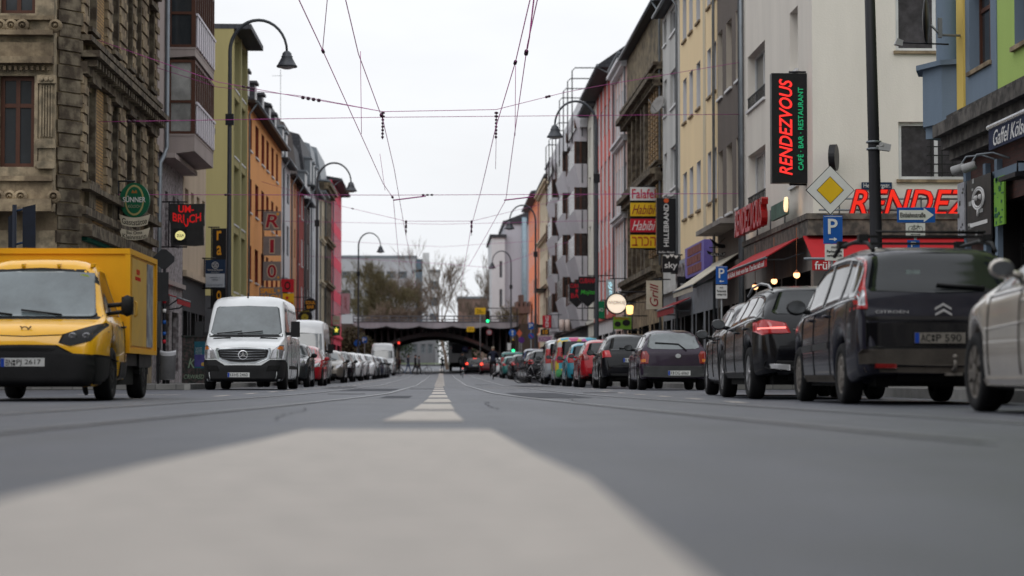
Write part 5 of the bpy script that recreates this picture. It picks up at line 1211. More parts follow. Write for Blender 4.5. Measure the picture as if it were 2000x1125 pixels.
# dark supermini --------------------------------------------------------
c = place('supermini', 'small_hatchback', 'blackberry small three-door hatchback with a grey plastic bumper and rear wiper', 5.42, 50.6, 1, plum, 'car', GR)
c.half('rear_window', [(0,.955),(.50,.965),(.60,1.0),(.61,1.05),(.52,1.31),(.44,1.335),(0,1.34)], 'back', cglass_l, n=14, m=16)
c.pair('tail_lamp', [(.60,.62),(.77,.61),(.79,.80),(.74,.90),(.64,.92),(.575,.82)], 'back', redd, off=.012, th_=.05, n=14); c.pair('indicator_lamp', [(.66,.66),(.76,.65),(.76,.72),(.66,.73)], 'back', amber, off=.016)
c.half('rear_bumper', [(0,.30),(.74,.31),(.80,.40),(.79,.565),(0,.575)], 'back', gplast, off=.03, th_=.08, m=18); c.plate('back', .12, .40, ('K','OG 6060'))
b = B(); p = c.hit('back', .30, .93); q = c.hit('back', .12, 1.08); r_ = c.hit('back', -.42, 1.11); b.tube([p+Vector((0,-.04,0)), q+Vector((0,-.03,0)), r_+Vector((0,-.03,0))], .014, 6); b.build('rear_wiper', plast, c.root, world=False)
b = B(); y = c.hit('back', .1, .78).y; b.disc((.1,y-.005,.80),(0,-1,0),.05,.015,18,1.3,1); b.build('emblem', chrome, c.root, world=False)
common(c, [(.42,1.30),(1.4,2.5)], doors=[1.42,2.52], mz=.93, my=2.42)
# silver car, front wheel near the frame edge -----------------------------
c = place('saloon', 'silver_saloon', 'silver-beige car cut off by the right edge of the photo', 5.22, 13.9, 1, silver, 'car', GR)
common(c, [(.9,1.35),(1.42,2.25),(2.32,3.25)], doors=[1.38,2.28,3.22], mcol=silver, toph=.09, my=2.75, mz=1.03); trim_back(c, 'saloon', wiper=False, plate=('K','SL 20')); trim_front(c, 'saloon')
for ax_ in ('left','right'): c.line('window_trim', [(.95,c.belt(.95)),(3.2,c.belt(3.2))], ax_, chrome, r=.008); c.decal('sill_moulding', [(1.38,.22),(3.35,.22),(3.35,.27),(1.38,.27)], ax_, silver, off=.02); c.line('crease', [(1.4,.72),(3.3,.66)], ax_, silver, r=.008)
# ============================ further right row
redp2 = paint('red_paint', (.38,.012,.02)); turq = paint('turquoise_paint', (.03,.24,.33)); whitep = paint('white_paint', (.62,.63,.64)); lsil = paint('light_silver_paint', (.38,.40,.42), .4); green_p = paint('teal_green_paint', (.03,.16,.15)); mgrey = paint('mid_grey_paint', (.11,.115,.125), .4); bluep = paint('dark_blue_paint', (.015,.025,.075)); tan = paint('taupe_paint', (.17,.15,.13), .3)
def floral():
    m = M('floral_paint', (.3,.3,.3), rough=.3, coat=.5, bump=0); t = m.node_tree; p = t.nodes['Principled BSDF']
    v = N(t,'ShaderNodeTexVoronoi'); v.inputs['Scale'].default_value = 3.2; tc = N(t,'ShaderNodeTexCoord'); t.links.new(tc.outputs['Object'], v.inputs['Vector'])
    r = N(t,'ShaderNodeValToRGB'); s_ = N(t,'ShaderNodeSeparateColor'); t.links.new(v.outputs['Color'], s_.inputs[0]); t.links.new(s_.outputs[0], r.inputs[0]); r.color_ramp.interpolation = 'CONSTANT'
    cols = [(0,(.05,.35,.5)),(.2,(.6,.45,.04)),(.36,(.55,.06,.2)),(.52,(.45,.5,.5)),(.68,(.10,.4,.15)),(.84,(.5,.1,.35))]; e = r.color_ramp.elements
    e[0].color = (*cols[0][1],1); e[1].position = cols[1][0]; e[1].color = (*cols[1][1],1)
    for a, q in cols[2:]: z = e.new(a); z.color = (*q,1)
    t.links.new(r.outputs[0], p.inputs['Base Color']); return m
def far(kind, name, label, xside, Y, face, col, spans, plate=None, cat='car', rl=redl, gl=cglass_l, dxy=0, lit=False):
    sp = SPECS[kind]; X = xside + (sp['W']/2 if xside > 0 else -sp['W']/2)
    c = place(kind, name, label, X, Y, face, col, cat, GR if X > 3.4 else (GL if X < -3 else None))
    if face > 0: trim_back(c, kind, rl, plate=plate)
    else: trim_front(c, kind, gl, plate=plate)
    L = c.L; common(c, [(L*a, L*b_) for a, b_ in spans], doors=[L*spans[1][0], L*spans[1][1]] if len(spans) > 1 else [], mcol=col if col in (redp2, whitep) else None)
    return c
SP3 = [(.10,.25),(.27,.47),(.49,.70)]; SPV = [(.12,.30),(.33,.52),(.55,.74)]
c = far('hatch','hatchback','black hatchback with angular red lamps, between the blackberry and the red hatchback',4.22,57.6,1,blackp,SP3,('K','XY 81'))
c = far('hatch','hatchback','bright red hatchback parked ahead of the black hatchback',4.2,66,1,redp2,SP3,('K','RO 29'),rl=redd)
far('city','city_car','turquoise city car tucked in front of the flower-painted van',4.28,74.5,1,turq,SP3,('K','TQ 5'))
c = far('leisure_van','leisure_van','small van painted with colourful flowers, in the right kerb row',4.32,82.5,1,floral(),SPV,('K','FL 77'),'van')
far('leisure_van','leisure_van','plain white and silver small van ahead of the flower-painted one',4.25,90,1,lsil,SPV,('K','WV 3'),'van')
c = far('suv','off_roader','black off-roader with white roof edge behind the parked bicycles',3.92,99.5,1,blackp,SP3,('K','BB 900'))
LB = [('hatch','grey hatchback just ahead of the black off-roader',mgrey,106.5),('mpv','dark people carrier second ahead of the black off-roader',bluep,112.5),('hatch','dull red hatchback in the dense middle of the right row',redp2,119),('hatch','black hatchback ahead of the dull red one in the right row',blackp,125.5),
      ('city','silver city car in the far right row',lsil,131.5),('hatch','dark grey hatchback between the silver city car and the teal estate',greyp,137),('hatch','teal green car in the far right row',green_p,143.5),('suv','grey off-roader far up the right row',mgrey,150),('leisure_van','teal small van standing out above the far right row',green_p,156.5),
      ('hatch','white hatchback near the far end of the right row',whitep,164),('hatch','dark blue hatchback close to the bridge on the right',bluep,172),('hatch','last black hatchback on the right before the bridge',blackp,181)]
for i, (k, lab, col, Y) in enumerate(LB): far(k, {'mpv':'people_carrier','suv':'off_roader','city':'city_car','leisure_van':'leisure_van'}.get(k,'hatchback'), lab, 4.0 + .12*((i*7)%3), Y, 1, col, SP3)
c = far('suv','estate_car','black estate car driving away towards the bridge with its tail lamps lit', 2.15, 205-6, 1, blackp, SP3, ('K','LE 10'), rl=redglow)
c.half('brake_lamp', [(0,1.40),(.16,1.40),(.16,1.45),(0,1.45)], 'back', redglow, n=3)
far('hatch','hatchback','dark red car queueing at the kerb just left of the cyclist in the dark coat', 3.35, 190, 1, paint('maroon_paint',(.10,.01,.015)), SP3, rl=redglow)
# ============================ left row
c = place('van', 'white_van', 'white panel van with a star emblem and black bumper, facing the camera', -4.72, 52.0, -1, whitep, 'van', GL)
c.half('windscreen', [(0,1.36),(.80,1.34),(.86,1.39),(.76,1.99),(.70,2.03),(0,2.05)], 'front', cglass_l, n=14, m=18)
c.half('windscreen_surround', [(0,1.30),(.88,1.27),(.89,1.35),(0,1.36)], 'front', plast, off=.004)
c.half('grille', [(0,.66),(.30,.68),(.56,.78),(.60,.92),(.58,.965),(0,.985)], 'front', plast, off=.014, n=12, m=14)
c.half('grille_frame', [(0,.62),(.34,.63),(.62,.74),(.665,.93),(.64,1.0),(0,1.015)], 'front', lsil, off=.006, n=12, m=14)
for k in range(4): c.half('grille_slat', [(0,.72+k*.062),(.50+.02*k,.745+k*.06),(.50+.02*k,.757+k*.06),(0,.735+k*.062)], 'front', mgrey, off=.024, n=2, th_=.01)
c.pair('headlamp', [(.63,.75),(.93,.73),(.955,.93),(.94,1.07),(.86,1.07),(.70,.95)], 'front', clearl, off=.012, th_=.05); c.pair('indicator_lamp', [(.80,.98),(.935,.95),(.93,1.04),(.86,1.05)], 'front', amber, off=.018)
c.half('front_bumper', [(0,.12),(.90,.14),(.97,.36),(.965,.585),(0,.59)], 'front', plast, off=.03, th_=.08, n=14, m=18); c.pair('bumper_corner', [(.42,.58),(.96,.58),(.96,.72),(.64,.72)], 'front', plast, off=.028, th_=.06)
c.pair('fog_lamp_recess', [(.55,.44),(.88,.47),(.90,.60),(.60,.58)], 'front', under, off=.035); c.pair('bonnet_vent', [(.35,1.235),(.78,1.22),(.76,1.255),(.36,1.27)], 'front', under, off=.008, n=4)
b = B(); y = c.hit('front',0,.85).y+.03; b.lathe((0,y,.83),(0,1,0),[(0,.115),(.015,.115),(.02,.10),(.015,.095),(0,.095)],28)
for k in range(3):
    a = math.pi/2+2*math.pi*k/3; d = Vector((math.cos(a),0,math.sin(a))); e_ = d.cross(Vector((0,1,0))); b.slab([Vector((0,y,.83))+e_*.02, Vector((0,y,.83))+d*.105, Vector((0,y,.83))-e_*.02], (0,.015,0))
b.build('star_emblem', chrome, c.root, world=False)
c.plate('front', .10, .36, ('K','HS 2460'))
b = B()
for x_ in (-.05, .45):
    p = c.hit('front', x_+.25, 1.36); q = c.hit('front', x_-.35, 1.40); b.tube([p+Vector((0,.04,0)), q+Vector((0,.04,.02))], .014, 6)
b.build('wiper', plast, c.root, world=False)
b = B(); b.tube([(.03,4.3,2.25),(.03,4.25,2.36)], .02, 6); b.build('aerial', plast, c.root, world=False)
for ax_ in ('left','right'): c.decal('bumper_side', [(5.3,.15),(5.85,.15),(5.86,.72),(5.3,.70)], ax_, plast, off=.02)
c.sidewin([(3.75,4.86)], inset=.05, toph=.20, zmax=2.0); c.doors([3.62,4.9]); c.handles([(3.85,1.15)], plast)
for s_ in (-1,1):
    b = B(); b.box(*sorted((s_*1.06,s_*1.27)),4.66,4.80,1.28,1.66); b.box(*sorted((s_*.93,s_*1.1)),4.68,4.76,1.32,1.40); mo = b.build('door_mirror', plast, c.root, world=False)
for ax_ in ('left','right'): c.decal('side_moulding', [(1.7,.50),(4.4,.50),(4.4,.58),(1.7,.58)], ax_, plast, off=.02); c.decal('panel_recess', [(.5,1.3),(3.4,1.3),(3.4,2.0),(.5,2.0)], ax_, mgrey if False else whitep, off=.004)
dkgrn = paint('gunmetal_paint', (.03,.033,.035))
c = far('mini','mini_hatchback','dark gunmetal small hatchback with round headlamps, squeezed behind the white van',-4.15,68.5,-1,dkgrn,SP3,('K','ML 4'))
for s_ in (-1,1):
    b = B(); p = c.hit('front', s_*.56, .76); b.sm = True; b.lathe(p+Vector((0,-.05,0)),(0,1,0),[(0,.15),(.08,.145),(.10,.10),(.11,.0)],20); b.build('round_headlamp', clearl, c.root, world=False)
far('hatch','hatchback','bright red hatchback between the gunmetal car and the tall white van',-4.3,79,-1,redp2,SP3,('K','RR 12'))
c = place('high_van', 'tall_white_van', 'tall high-roof white van, third large vehicle of the left row', -5.75, 89, -1, whitep, 'van', GL)
c.half('windscreen', [(0,1.45),(.84,1.43),(.80,2.10),(0,2.14)], 'front', cglass_l, n=14); c.half('grille', [(0,.66),(.5,.75),(.55,.97),(0,.98)], 'front', plast, off=.012)
c.pair('headlamp', [(.62,.80),(.92,.78),(.93,1.10),(.72,1.02)], 'front', clearl, off=.012); c.half('front_bumper', [(0,.2),(.92,.24),(.95,.6),(0,.6)], 'front', plast, off=.02); c.plate('front',0,.42,('K','T 60')); c.sidewin([(3.8,4.85)], inset=.05, toph=.3, zmax=2.0); c.doors([3.62,4.9])
for s_ in (-1,1):
    b = B(); b.box(*sorted((s_*1.06,s_*1.27)),4.66,4.80,1.28,1.66); b.box(*sorted((s_*.93,s_*1.1)),4.68,4.76,1.32,1.40); b.build('door_mirror', plast, c.root, world=False)
LL = [('hatch','taupe hatchback right behind the tall white van',tan,98,-4.35),('hatch','black hatchback before the white sporty car in the left row',blackp,105,-4.25),('hatch','low white sporty hatchback in the left row',whitep,112,-4.1),('suv','large white off-roader standing taller than its neighbours on the left',whitep,121,-4.1),
      ('city','white city car behind the large white off-roader',whitep,129,-3.9),('hatch','mid grey hatchback past the white city car',mgrey,136,-3.85),('hatch','dark blue hatchback in the far left row',bluep,143,-3.85),('hatch','silver hatchback in the far left row',lsil,150,-3.8),('hatch','last grey hatchback on the left, just before the far white van',mgrey,157,-3.8)]
for k, lab, col, Y, xs in LL: far(k, {'suv':'off_roader','city':'city_car'}.get(k,'hatchback'), lab, xs, Y, -1, col, SP3)
c = place('high_van', 'far_white_van', 'small-looking white van at the far end of the left row', -4.85, 178, -1, whitep, 'van', GL)
c.half('windscreen', [(0,1.45),(.84,1.43),(.80,2.05),(0,2.1)], 'front', cglass_l); c.half('grille', [(0,.66),(.5,.75),(.55,.97),(0,.98)], 'front', plast, off=.012); c.half('front_bumper', [(0,.2),(.92,.24),(.95,.5),(0,.5)], 'front', plast, off=.02); c.sidewin([(3.8,4.85)], inset=.05, toph=.3, zmax=2.0)
# ============================ yellow post van
def post_van():
    yl = paint('post_yellow_paint', (.78,.40,.012)); ylb = M('box_yellow', (.74,.37,.012), rough=.45, var=.06, bump=0)
    sp = dict(L=4.71,W=1.88,ax=(.88,3.68),wr=.33,rim='cap',rimm=plast,tum=.25,sill=.25,crown=.02,botL=.17,bot0=.4,tw=.21,
      top=[(0,.5),(2.55,.52),(2.62,1.3),(2.68,1.66),(2.8,1.73),(3.3,1.745),(3.48,1.68),(3.55,1.60),(3.8,1.28),(4.0,1.045),(4.1,.99),(4.35,.93),(4.58,.82),(4.66,.70),(4.70,.55),(4.71,.4)],
      belt=[(0,.5),(2.6,1.0),(3.9,.98),(4.71,.72)], wid=[(0,.8),(.3,.82),(2.3,.85),(2.6,.985),(3.0,1),(4.0,1),(4.35,.965),(4.6,.90),(4.71,.80)])
    c = place('x', 'post_van', 'bright yellow box-bodied post van facing the camera at the left edge', -4.98, 26.05, -1, yl, 'van', GL, sp=sp)
    rt = c.root; b = B(); b.box(-.94,.94,-.1,2.55,.62,1.93)
    for s_ in (-1,1):
        b.box(*sorted((s_*.94,s_*.962)),-.1,2.55,1.88,1.95); b.box(*sorted((s_*.94,s_*.962)),-.1,2.55,.6,.66); b.box(*sorted((s_*.9,s_*.965)),2.5,2.57,.6,1.95); b.box(*sorted((s_*.9,s_*.965)),-.12,-.04,.6,1.95)
    b.box(-.96,.96,2.5,2.575,1.88,1.95); bx = b.build('cargo_box', ylb, rt, world=False)
    for s_ in (-1,1):
        b = B(); b.box(*sorted((s_*.941,s_*.952)),.9,2.3,.70,1.84); b.tube([(s_*.97,2.2,1.08),(s_*1.0,2.2,1.1),(s_*1.0,2.2,1.26),(s_*.97,2.2,1.28)], .018, 6); dr = b.build('sliding_door', M('door_ochre',(.60,.36,.07),rough=.5,var=.15,scale=3,bump=0), bx, world=False)
        q = B(); q.box(*sorted((s_*.941,s_*.957)),.28,.82,.70,1.84); q.build('side_curtain', M('grey_mural',(.20,.21,.27),rough=.5,var=.5,scale=3,bump=0,alt=(.35,.36,.38)), bx, world=False)
        q = B(); 
        for k, (tx, w_, h_) in enumerate((('WIR SIND', .30,.07),('ELEKTRISCH UNTERWEGS',.52,.05))): text(q, tx, (s_*.952,1.75,1.68-.09*k), (0,s_,0), UP, w_, h_, ext=.003)
        q.build('door_lettering', M('red_print',(.55,.03,.02),bump=0), bx, world=False)
    b = B()
    for s_ in (-1,1): b.box(*sorted((s_*.70,s_*.93)),.35,1.42,.42,.62); 
    b.box(-.9,.9,-.05,2.6,.44,.6); b.build('chassis', plast, rt, world=False)
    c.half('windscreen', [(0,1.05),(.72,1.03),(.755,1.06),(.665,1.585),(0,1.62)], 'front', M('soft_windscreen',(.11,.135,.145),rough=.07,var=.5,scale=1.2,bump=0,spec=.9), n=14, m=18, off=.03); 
    c.half('windscreen_surround', [(0,1.01),(.80,.99),(.845,1.04),(.745,1.60),(.70,1.63),(0,1.65)], 'front', plast, off=.002, n=14, m=18)
    c.pair('headlamp', [(.42,.70),(.56,.66),(.80,.72),(.935,.93),(.90,.95),(.46,.80)], 'front', plast, off=.012, n=14)
    for s_ in (-1,1):
        for x_ in (.58,.74):
            p = c.hit('front', s_*x_, .775); b = B(); b.sm = True; b.lathe(p+Vector((0,-.03,0)),(0,1,0),[(0,.048),(.052,.045),(.056,.03),(.046,.0)],16); b.build('lamp_lens', M('dim_lens',(.16,.16,.17),rough=.12,var=.4,scale=14,bump=0,metal=.5,coat=.8), rt, world=False)
    c.half('front_bumper', [(0,.14),(.88,.15),(.95,.36),(.945,.55),(.60,.57),(.40,.67),(0,.675)], 'front', plast, off=.03, th_=.08, n=14, m=18)
    for ax_ in ('left','right'): c.decal('bumper_side', [(4.08,.16),(4.60,.16),(4.63,.56),(4.08,.54)], ax_, plast, off=.02)
    c.half('bumper_lip', [(0,.60),(.34,.60),(.40,.63),(0,.645)], 'front', under, off=.036)
    c.plate('front', -.01, .46, ('BN','PJ 2617'))
    c.line('bonnet_seam', [(.93,.84),(.6,.80),(0,.775),(-.6,.80),(-.93,.84)], 'front')
    b = B(); y = c.hit('front',-.0,.86).y+.01; tc_ = Vector((.0,y,.86))
    b.tube([tc_+Vector((math.cos(a)*.04,0,math.sin(a)*.03)) for a in [i*math.pi/6 for i in range(12)]], .007, 6); b.tube([tc_+Vector((-.04,0,0)), tc_+Vector((-.075,0,.035))], [.006,.012], 6); b.tube([tc_+Vector((.03,0,.02)), tc_+Vector((.055,0,.035))], .008, 6)
    for s_ in (-1,1): b.tube([tc_+Vector((0,0,-.035)), tc_+Vector((s_*.02,0,-.05)), tc_+Vector((s_*.05,0,-.045))], .007, 6)
    b.build('post_horn_emblem', ink, rt, world=False)
    for x_ in (-.62,-.22,.22,.62): b = B(); p = c.hit('front', x_, 1.66); b.slab([p+Vector((-.025,-.12,.02)),p+Vector((.025,-.12,.02)),p+Vector((.018,.05,.0)),p+Vector((-.018,.05,.0))],(0,0,.035)); b.build('roof_rib', yl, rt, world=False)
    b = B(); p = c.hit('front',-.54,1.53); b.disc(p+Vector((0,.012,0)),(0,1,0),.07,.004,16,1,.5); b.build('green_sticker', M('sticker_green',(.35,.45,.08),bump=0), rt, world=False)
    b = B()
    for x_ in (.25,-.35):
        p = c.hit('front', x_, 1.05); q = c.hit('front', x_+(.45 if x_>0 else .5), 1.09); b.tube([p+Vector((0,.05,0)), q+Vector((0,.04,.02))], .012, 6)
    b.build('wiper', plast, rt, world=False)
    c.sidewin([(2.95,3.80)], inset=.05, toph=.13); c.doors([2.78,3.85], .35); c.handles([(2.95,.92)], plast)
    for ax_ in ('left','right'): c.decal('sill_cladding', [(1.35,.27),(3.2,.27),(3.2,.48),(1.35,.48)], ax_, plast, off=.015); c.decal('door_mural', [(2.85,.6),(3.35,.55),(3.5,.7),(3.5,.95),(2.9,.9)], ax_, M('door_mural',(.62,.38,.08),rough=.35,var=.6,scale=5,bump=0,alt=(.45,.30,.12)), off=.003)
    for s_ in (-1,1):
        b = B(); b.box(*sorted((s_*1.03,s_*1.17)),3.68,3.76,1.06,1.28); b.ball((s_*1.10,3.74,1.17),.125,12,(.66,.5,1.08)); b.tube([(s_*.86,3.74,1.17),(s_*1.08,3.74,1.19)],.028,8); b.tube([(s_*.86,3.74,1.07),(s_*1.08,3.74,1.10)],.024,8); b.build('door_mirror', plast, rt, world=False)
    for s_ in (-1,1):
        b = B(); b.sm = True; ya = .88; R0,R1 = .36,.43
        for i in range(12):
            a0,a1 = math.pi*i/12, math.pi*(i+1)/12
            b.slab([(s_*.72,ya+R0*math.cos(a0),.33+R0*math.sin(a0)),(s_*.72,ya+R1*math.cos(a0),.33+R1*math.sin(a0)),(s_*.72,ya+R1*math.cos(a1),.33+R1*math.sin(a1)),(s_*.72,ya+R0*math.cos(a1),.33+R0*math.sin(a1))],(s_*.2,0,0))
        b.build('mudguard', plast, rt, world=False)
post_van()
# coach / lorry under the bridge
def lorry():
    Y = 232; X = 2.0; t = thing('white_lorry', 'white lorry seen from behind under the bridge', 'lorry', (X, Y, gz(Y)))
    b = B(); b.box(-1.25,1.25,0,7,.9,3.3); b.box(-1.22,1.22,.02,6.9,3.3,3.42); b.build('cargo_box', whitep, t, world=False)
    b = B(); b.box(-1.15,1.15,.2,7,.5,.9); b.box(-1.2,1.2,-.05,.1,.4,.6); b.build('chassis', plast, t, world=False)
    b = B(); b.box(-.9,.9,-.03,0,1.9,2.9); b.build('rear_door', M('lorry_door',(.25,.26,.3),rough=.4,var=.4,scale=2), t, world=False)
    for s_ in (-1,1):
        b = B(); b.box(s_*1.0-.14,s_*1.0+.14,-.06,0,2.35,2.6); b.build('tail_lamp', redl, t, world=False)
        for y in (1.5,5.8):
            b = B(); b.sm=True; b.lathe((s_*1.15-s_*.3,y,.48),(s_,0,0),[(0,.2),(0,.45),(.03,.48),(.27,.48),(.3,.45),(.3,.25),(.28,0)],18); b.build('wheel', rubber, t, world=False)
lorry()
# ================================================================== STREET FURNITURE
iron = M('painted_iron', (.016,.016,.02), rough=.5, var=.25, bump=0, scale=3); lampglass = M('lamp_glass', (.45,.45,.46), rough=.3, bump=0)
LAMPS = 'curved street lamps along both kerbs'
def lamp(label, X, ppx, hpx, apy, hpy):
    s = (ppx - VX) / X; D = F / s; g = gz(D) + .13; za = EYE + (VY - apy)/s; zh = EYE + (VY - hpy)/s; dx = (hpx - ppx)/s
    t = thing('street_lamp', label, 'street lamp', (X, D, g), 0, LAMPS); b = B()
    pts = [(X,D,g),(X,D,g+1.2),(X,D,g+4),(X,D,zh)] ; rs = [.10,.09,.075,.062]
    for i in range(1, 17):
        a = math.pi*i/16; pts.append((X+dx/2-dx/2*math.cos(a), D, zh+(za-zh)*math.sin(a))); rs.append(.062-.022*i/16)
    lmp = M('lamp_post_grey', (.045,.05,.06), rough=.45, var=.2, bump=0, spec=.4); b.tube(pts, rs, 10); b.build('pole', lmp, t)
    b = B(); b.sm = True; b.lathe((X,D,g),UP,[(0,.16),(.9,.15),(1.0,.11),(1.05,.08)],14); b.build('base', iron, t)
    b = B(); b.box(X-.13,X+.13,D-.1,D+.1,zh*.78,zh*.78+.35); b.build('junction_box', iron, t)
    b = B(); b.sm = True; b.lathe((X+dx,D,zh),UP,[(.04,.03),(0,.10),(-.06,.15),(-.13,.155),(-.15,.19),(-.19,.175),(-.42,.30),(-.46,.335),(-.5,.33),(-.47,.28)],20); h = b.build('lamp_shade', lmp, t)
    b = B(); b.sm = True; b.lathe((X+dx,D,zh),UP,[(-.46,.28),(-.52,.24),(-.56,.12),(-.57,0)],18); b.build('lamp_glass', lampglass, h)
lamp('tall curved lamp leaning out over the street beside the olive block', -6.8, 448, 559, 38, 100)
lamp('curved lamp in front of the off-white and sooty houses on the left', -6.8, 619, 685, 318, 356)
lamp('smallest curved lamp on the left, before the mossy tree', -6.8, 700, 743, 455, 481)
lamp('curved lamp with a bell shade in front of the striped house', 6.4, 1166, 1084, 195, 243)
lamp('curved lamp in front of the salmon house', 6.2, 1046, 995, 400, 432)
lamp('faint curved lamp before the blank grey gable', 6.2, 998, 961, 490, 513)
def mast():
    D = 33.5; s = F/D; X0 = (1724-VX)/s; z1 = 8.2; X1 = X0 - .17
    t = thing('catenary_mast', 'thick dark tapered mast crossing the corner cafe front', 'mast', (X0, D, 0))
    b = B(); b.tube([(X0,D,0),(X0-.02,D,.8),(X0-.03,D,.82),((X0+X1)/2,D,z1/2),(X1,D,z1)], [.12,.115,.10,.088,.075], 18); b.build('pole', iron, t)
    zc = EYE+(VY-283)/s
    for z in (zc+.06, zc-.05): b = B(); b.sm=True; b.lathe((X0-.17*z/z1,D,z),UP,[(0,.11),(.0,.118),(.03,.118),(.03,.11)],18); b.build('clamp_band', zinc, t)
    b = B(); b.tube([(X0-.1,D-.05,zc),(X0+.02,D-.1,zc),(X0+.05,D-.12,zc+.02)], .02, 6); b.slab([(X0-.04,D-.1,zc-.05),(X0+.14,D-.16,zc-.08),(X0+.16,D-.16,zc+.02),(X0-.0,D-.1,zc+.07)],(0,.1,0)); b.build('floodlight', M('pale_metal',(.30,.30,.30),rough=.5), t)
    b = B(); b.box(X0-.10,X0-.06,D-.125,D-.11,1.3+.9,1.3+1.0); b.build('sticker', platem, t)
mast()
# ------------------------------------------------------------------ sign helpers
black_s = M('sign_black', (.012,.012,.014), rough=.4, bump=0, var=.15); white_s = M('sign_white', (.62,.61,.60), rough=.45, bump=0, var=.06); blue_s = M('sign_blue', (.012,.085,.34), rough=.4, bump=0, var=.08)
red_s = M('sign_red', (.48,.015,.03), rough=.45, bump=0, var=.1); yel_s = M('sign_yellow', (.68,.42,.015), rough=.45, bump=0, var=.08); grey_s = M('sign_grey', (.20,.18,.18), rough=.5, bump=0, var=.15)
navy_s = M('sign_navy', (.012,.03,.07), rough=.5, bump=0, var=.15); ora_s = M('sign_orange', (.75,.33,.02), rough=.5, bump=0, var=.1); grn_s = M('sign_green', (.005,.10,.045), rough=.45, bump=0, var=.2)
neon = M('neon_red', (1,.035,.03), emit=.62); neong = M('neon_green', (.01,.22,.09), emit=.9); crm_s = M('sign_cream', (.50,.44,.34), rough=.5, bump=0, var=.2)
maroon = M('sign_maroon', (.22,.01,.02), rough=.5, bump=0)
XP = Vector((1,0,0))
class Panel:
    """a sign board facing the camera side, hung square to the facade on a bracket"""
    def __init__(s, name, label, px0, px1, py0, py1, D, mat, th_=.14, wall=None, group=None, cat='sign', shape=None, brk=True):
        s.D = D; a, c = atY(px0, py1, D), atY(px1, py0, D); s.x0, s.x1, s.z0, s.z1 = a.x, c.x, a.z, c.z; s.px = (px0, px1, py0, py1)
        s.t = thing(name, label, cat, ((s.x0+s.x1)/2, D, s.z0), 0, group); b = B()
        if shape: b.slab([(s.X(u), D, s.Z(v)) for u, v in shape], (0, th_, 0))
        else: b.box(s.x0, s.x1, D, D+th_, s.z0, s.z1)
        b.build('board', mat, s.t)
        if brk:
            w = wall if wall is not None else (XL if s.x0 < 0 else XR); b = B(); e_ = s.x0 if s.x0 < 0 else s.x1; i_ = s.x1 if s.x0 < 0 else s.x0
            for z in ((s.z1+.05, s.z0-.03) if s.z1-s.z0 > .5 else ((s.z0+s.z1)/2,)): b.tube([(w, D+th_/2, z), ((e_+i_)/2 if s.z1-s.z0 > .5 else e_, D+th_/2, z)], .025, 6)
            if s.z1-s.z0 > .5: b.tube([(e_+(.04 if e_<0 else -.04)*-1,D+th_/2,s.z0-.03),(e_+(.04 if e_<0 else -.04)*-1,D+th_/2,s.z1+.05)], .025, 6)
            b.build('bracket', iron, s.t)
    def X(s, u): return s.x0 + (s.x1-s.x0)*u
    def Z(s, v): return s.z1 - (s.z1-s.z0)*v
    def tx(s, txt, u0, u1, v0, v1, mat, name='lettering', ext=.012, dy=0, rot=0, **k):
        b = B(); C = Vector(((s.X(u0)+s.X(u1))/2, s.D-dy, (s.Z(v0)+s.Z(v1))/2)); w, h = s.X(u1)-s.X(u0), s.Z(v0)-s.Z(v1)
        if rot: text(b, txt, C, UP, -XP, h, w, ext, **k)
        else: text(b, txt, C, XP, UP, w, h, ext, **k)
        return b.build(name, mat, s.t)
    def rect(s, name, u0, u1, v0, v1, mat, d=.01, dy=0): b = B(); b.box(s.X(u0), s.X(u1), s.D-dy-d, s.D-dy, s.Z(v1), s.Z(v0)); return b.build(name, mat, s.t)
    def shp(s, name, pts, mat, d=.012, dy=0): b = B(); b.slab([(s.X(u), s.D-dy, s.Z(v)) for u, v in pts], (0,-d,0)); return b.build(name, mat, s.t)
def ell(u, v, ru, rv, n=28, a0=0, a1=2*math.pi): return [(u+ru*math.cos(a0+(a1-a0)*i/n), v+rv*math.sin(a0+(a1-a0)*i/n)) for i in range(n)]
def star(u, v, r, ar=1): return [(u+(r if i%2==0 else r*.42)*math.sin(math.pi*i/5), v-(r if i%2==0 else r*.42)*math.cos(math.pi*i/5)*ar) for i in range(10)]
# right: rendezvous blade sign
p = Panel('neon_blade_sign', 'tall black blade sign with red RENDEZVOUS lettering running up it', 1508, 1578, 143, 357, 54.9, black_s, .3, cat='sign')
p.tx('RENDEZVOUS', .20, .56, .055, .93, neon, rot=1, shear=.28, bold=.03, ext=.03); p.tx('CAFÉ · BAR · RESTAURANT', .685, .86, .13, .885, neong, rot=1, bold=.01, ext=.03)
# roof letters over the canopy, front and street side
zf = lambda py: atY(1750, py, RY0-.35).z; xf = lambda px: atY(px, 400, RY0-.35).x
b = B(); t = thing('cafe_lettering', 'big red slanted RENDEZVOUS letters standing on the canopy facing the crossing', 'sign', (xf(1770), RY0-.35, zf(424)))
text(b, 'RENDEZVOUS', ((xf(1657)+xf(2052))/2, RY0-.35, (zf(371)+zf(423))/2), XP, UP, (xf(2052)-xf(1657))*1.008, (zf(371)-zf(423))*1.06, ext=.14, shear=.32, bold=.085); b.build('letter_casing', maroon, t)
b = B(); text(b, 'RENDEZVOUS', ((xf(1657)+xf(2052))/2, RY0-.49, (zf(371)+zf(423))/2), XP, UP, xf(2052)-xf(1657), zf(371)-zf(423), ext=.02, shear=.32, bold=.01); b.build('lettering', M('neon_letters',(1,.03,.015),emit=.24), t)
b = B(); 
for py in (388, 410): b.tube([(xf(1600),RY0-.3,zf(py)),(xf(2052),RY0-.3,zf(py))], .022, 6)
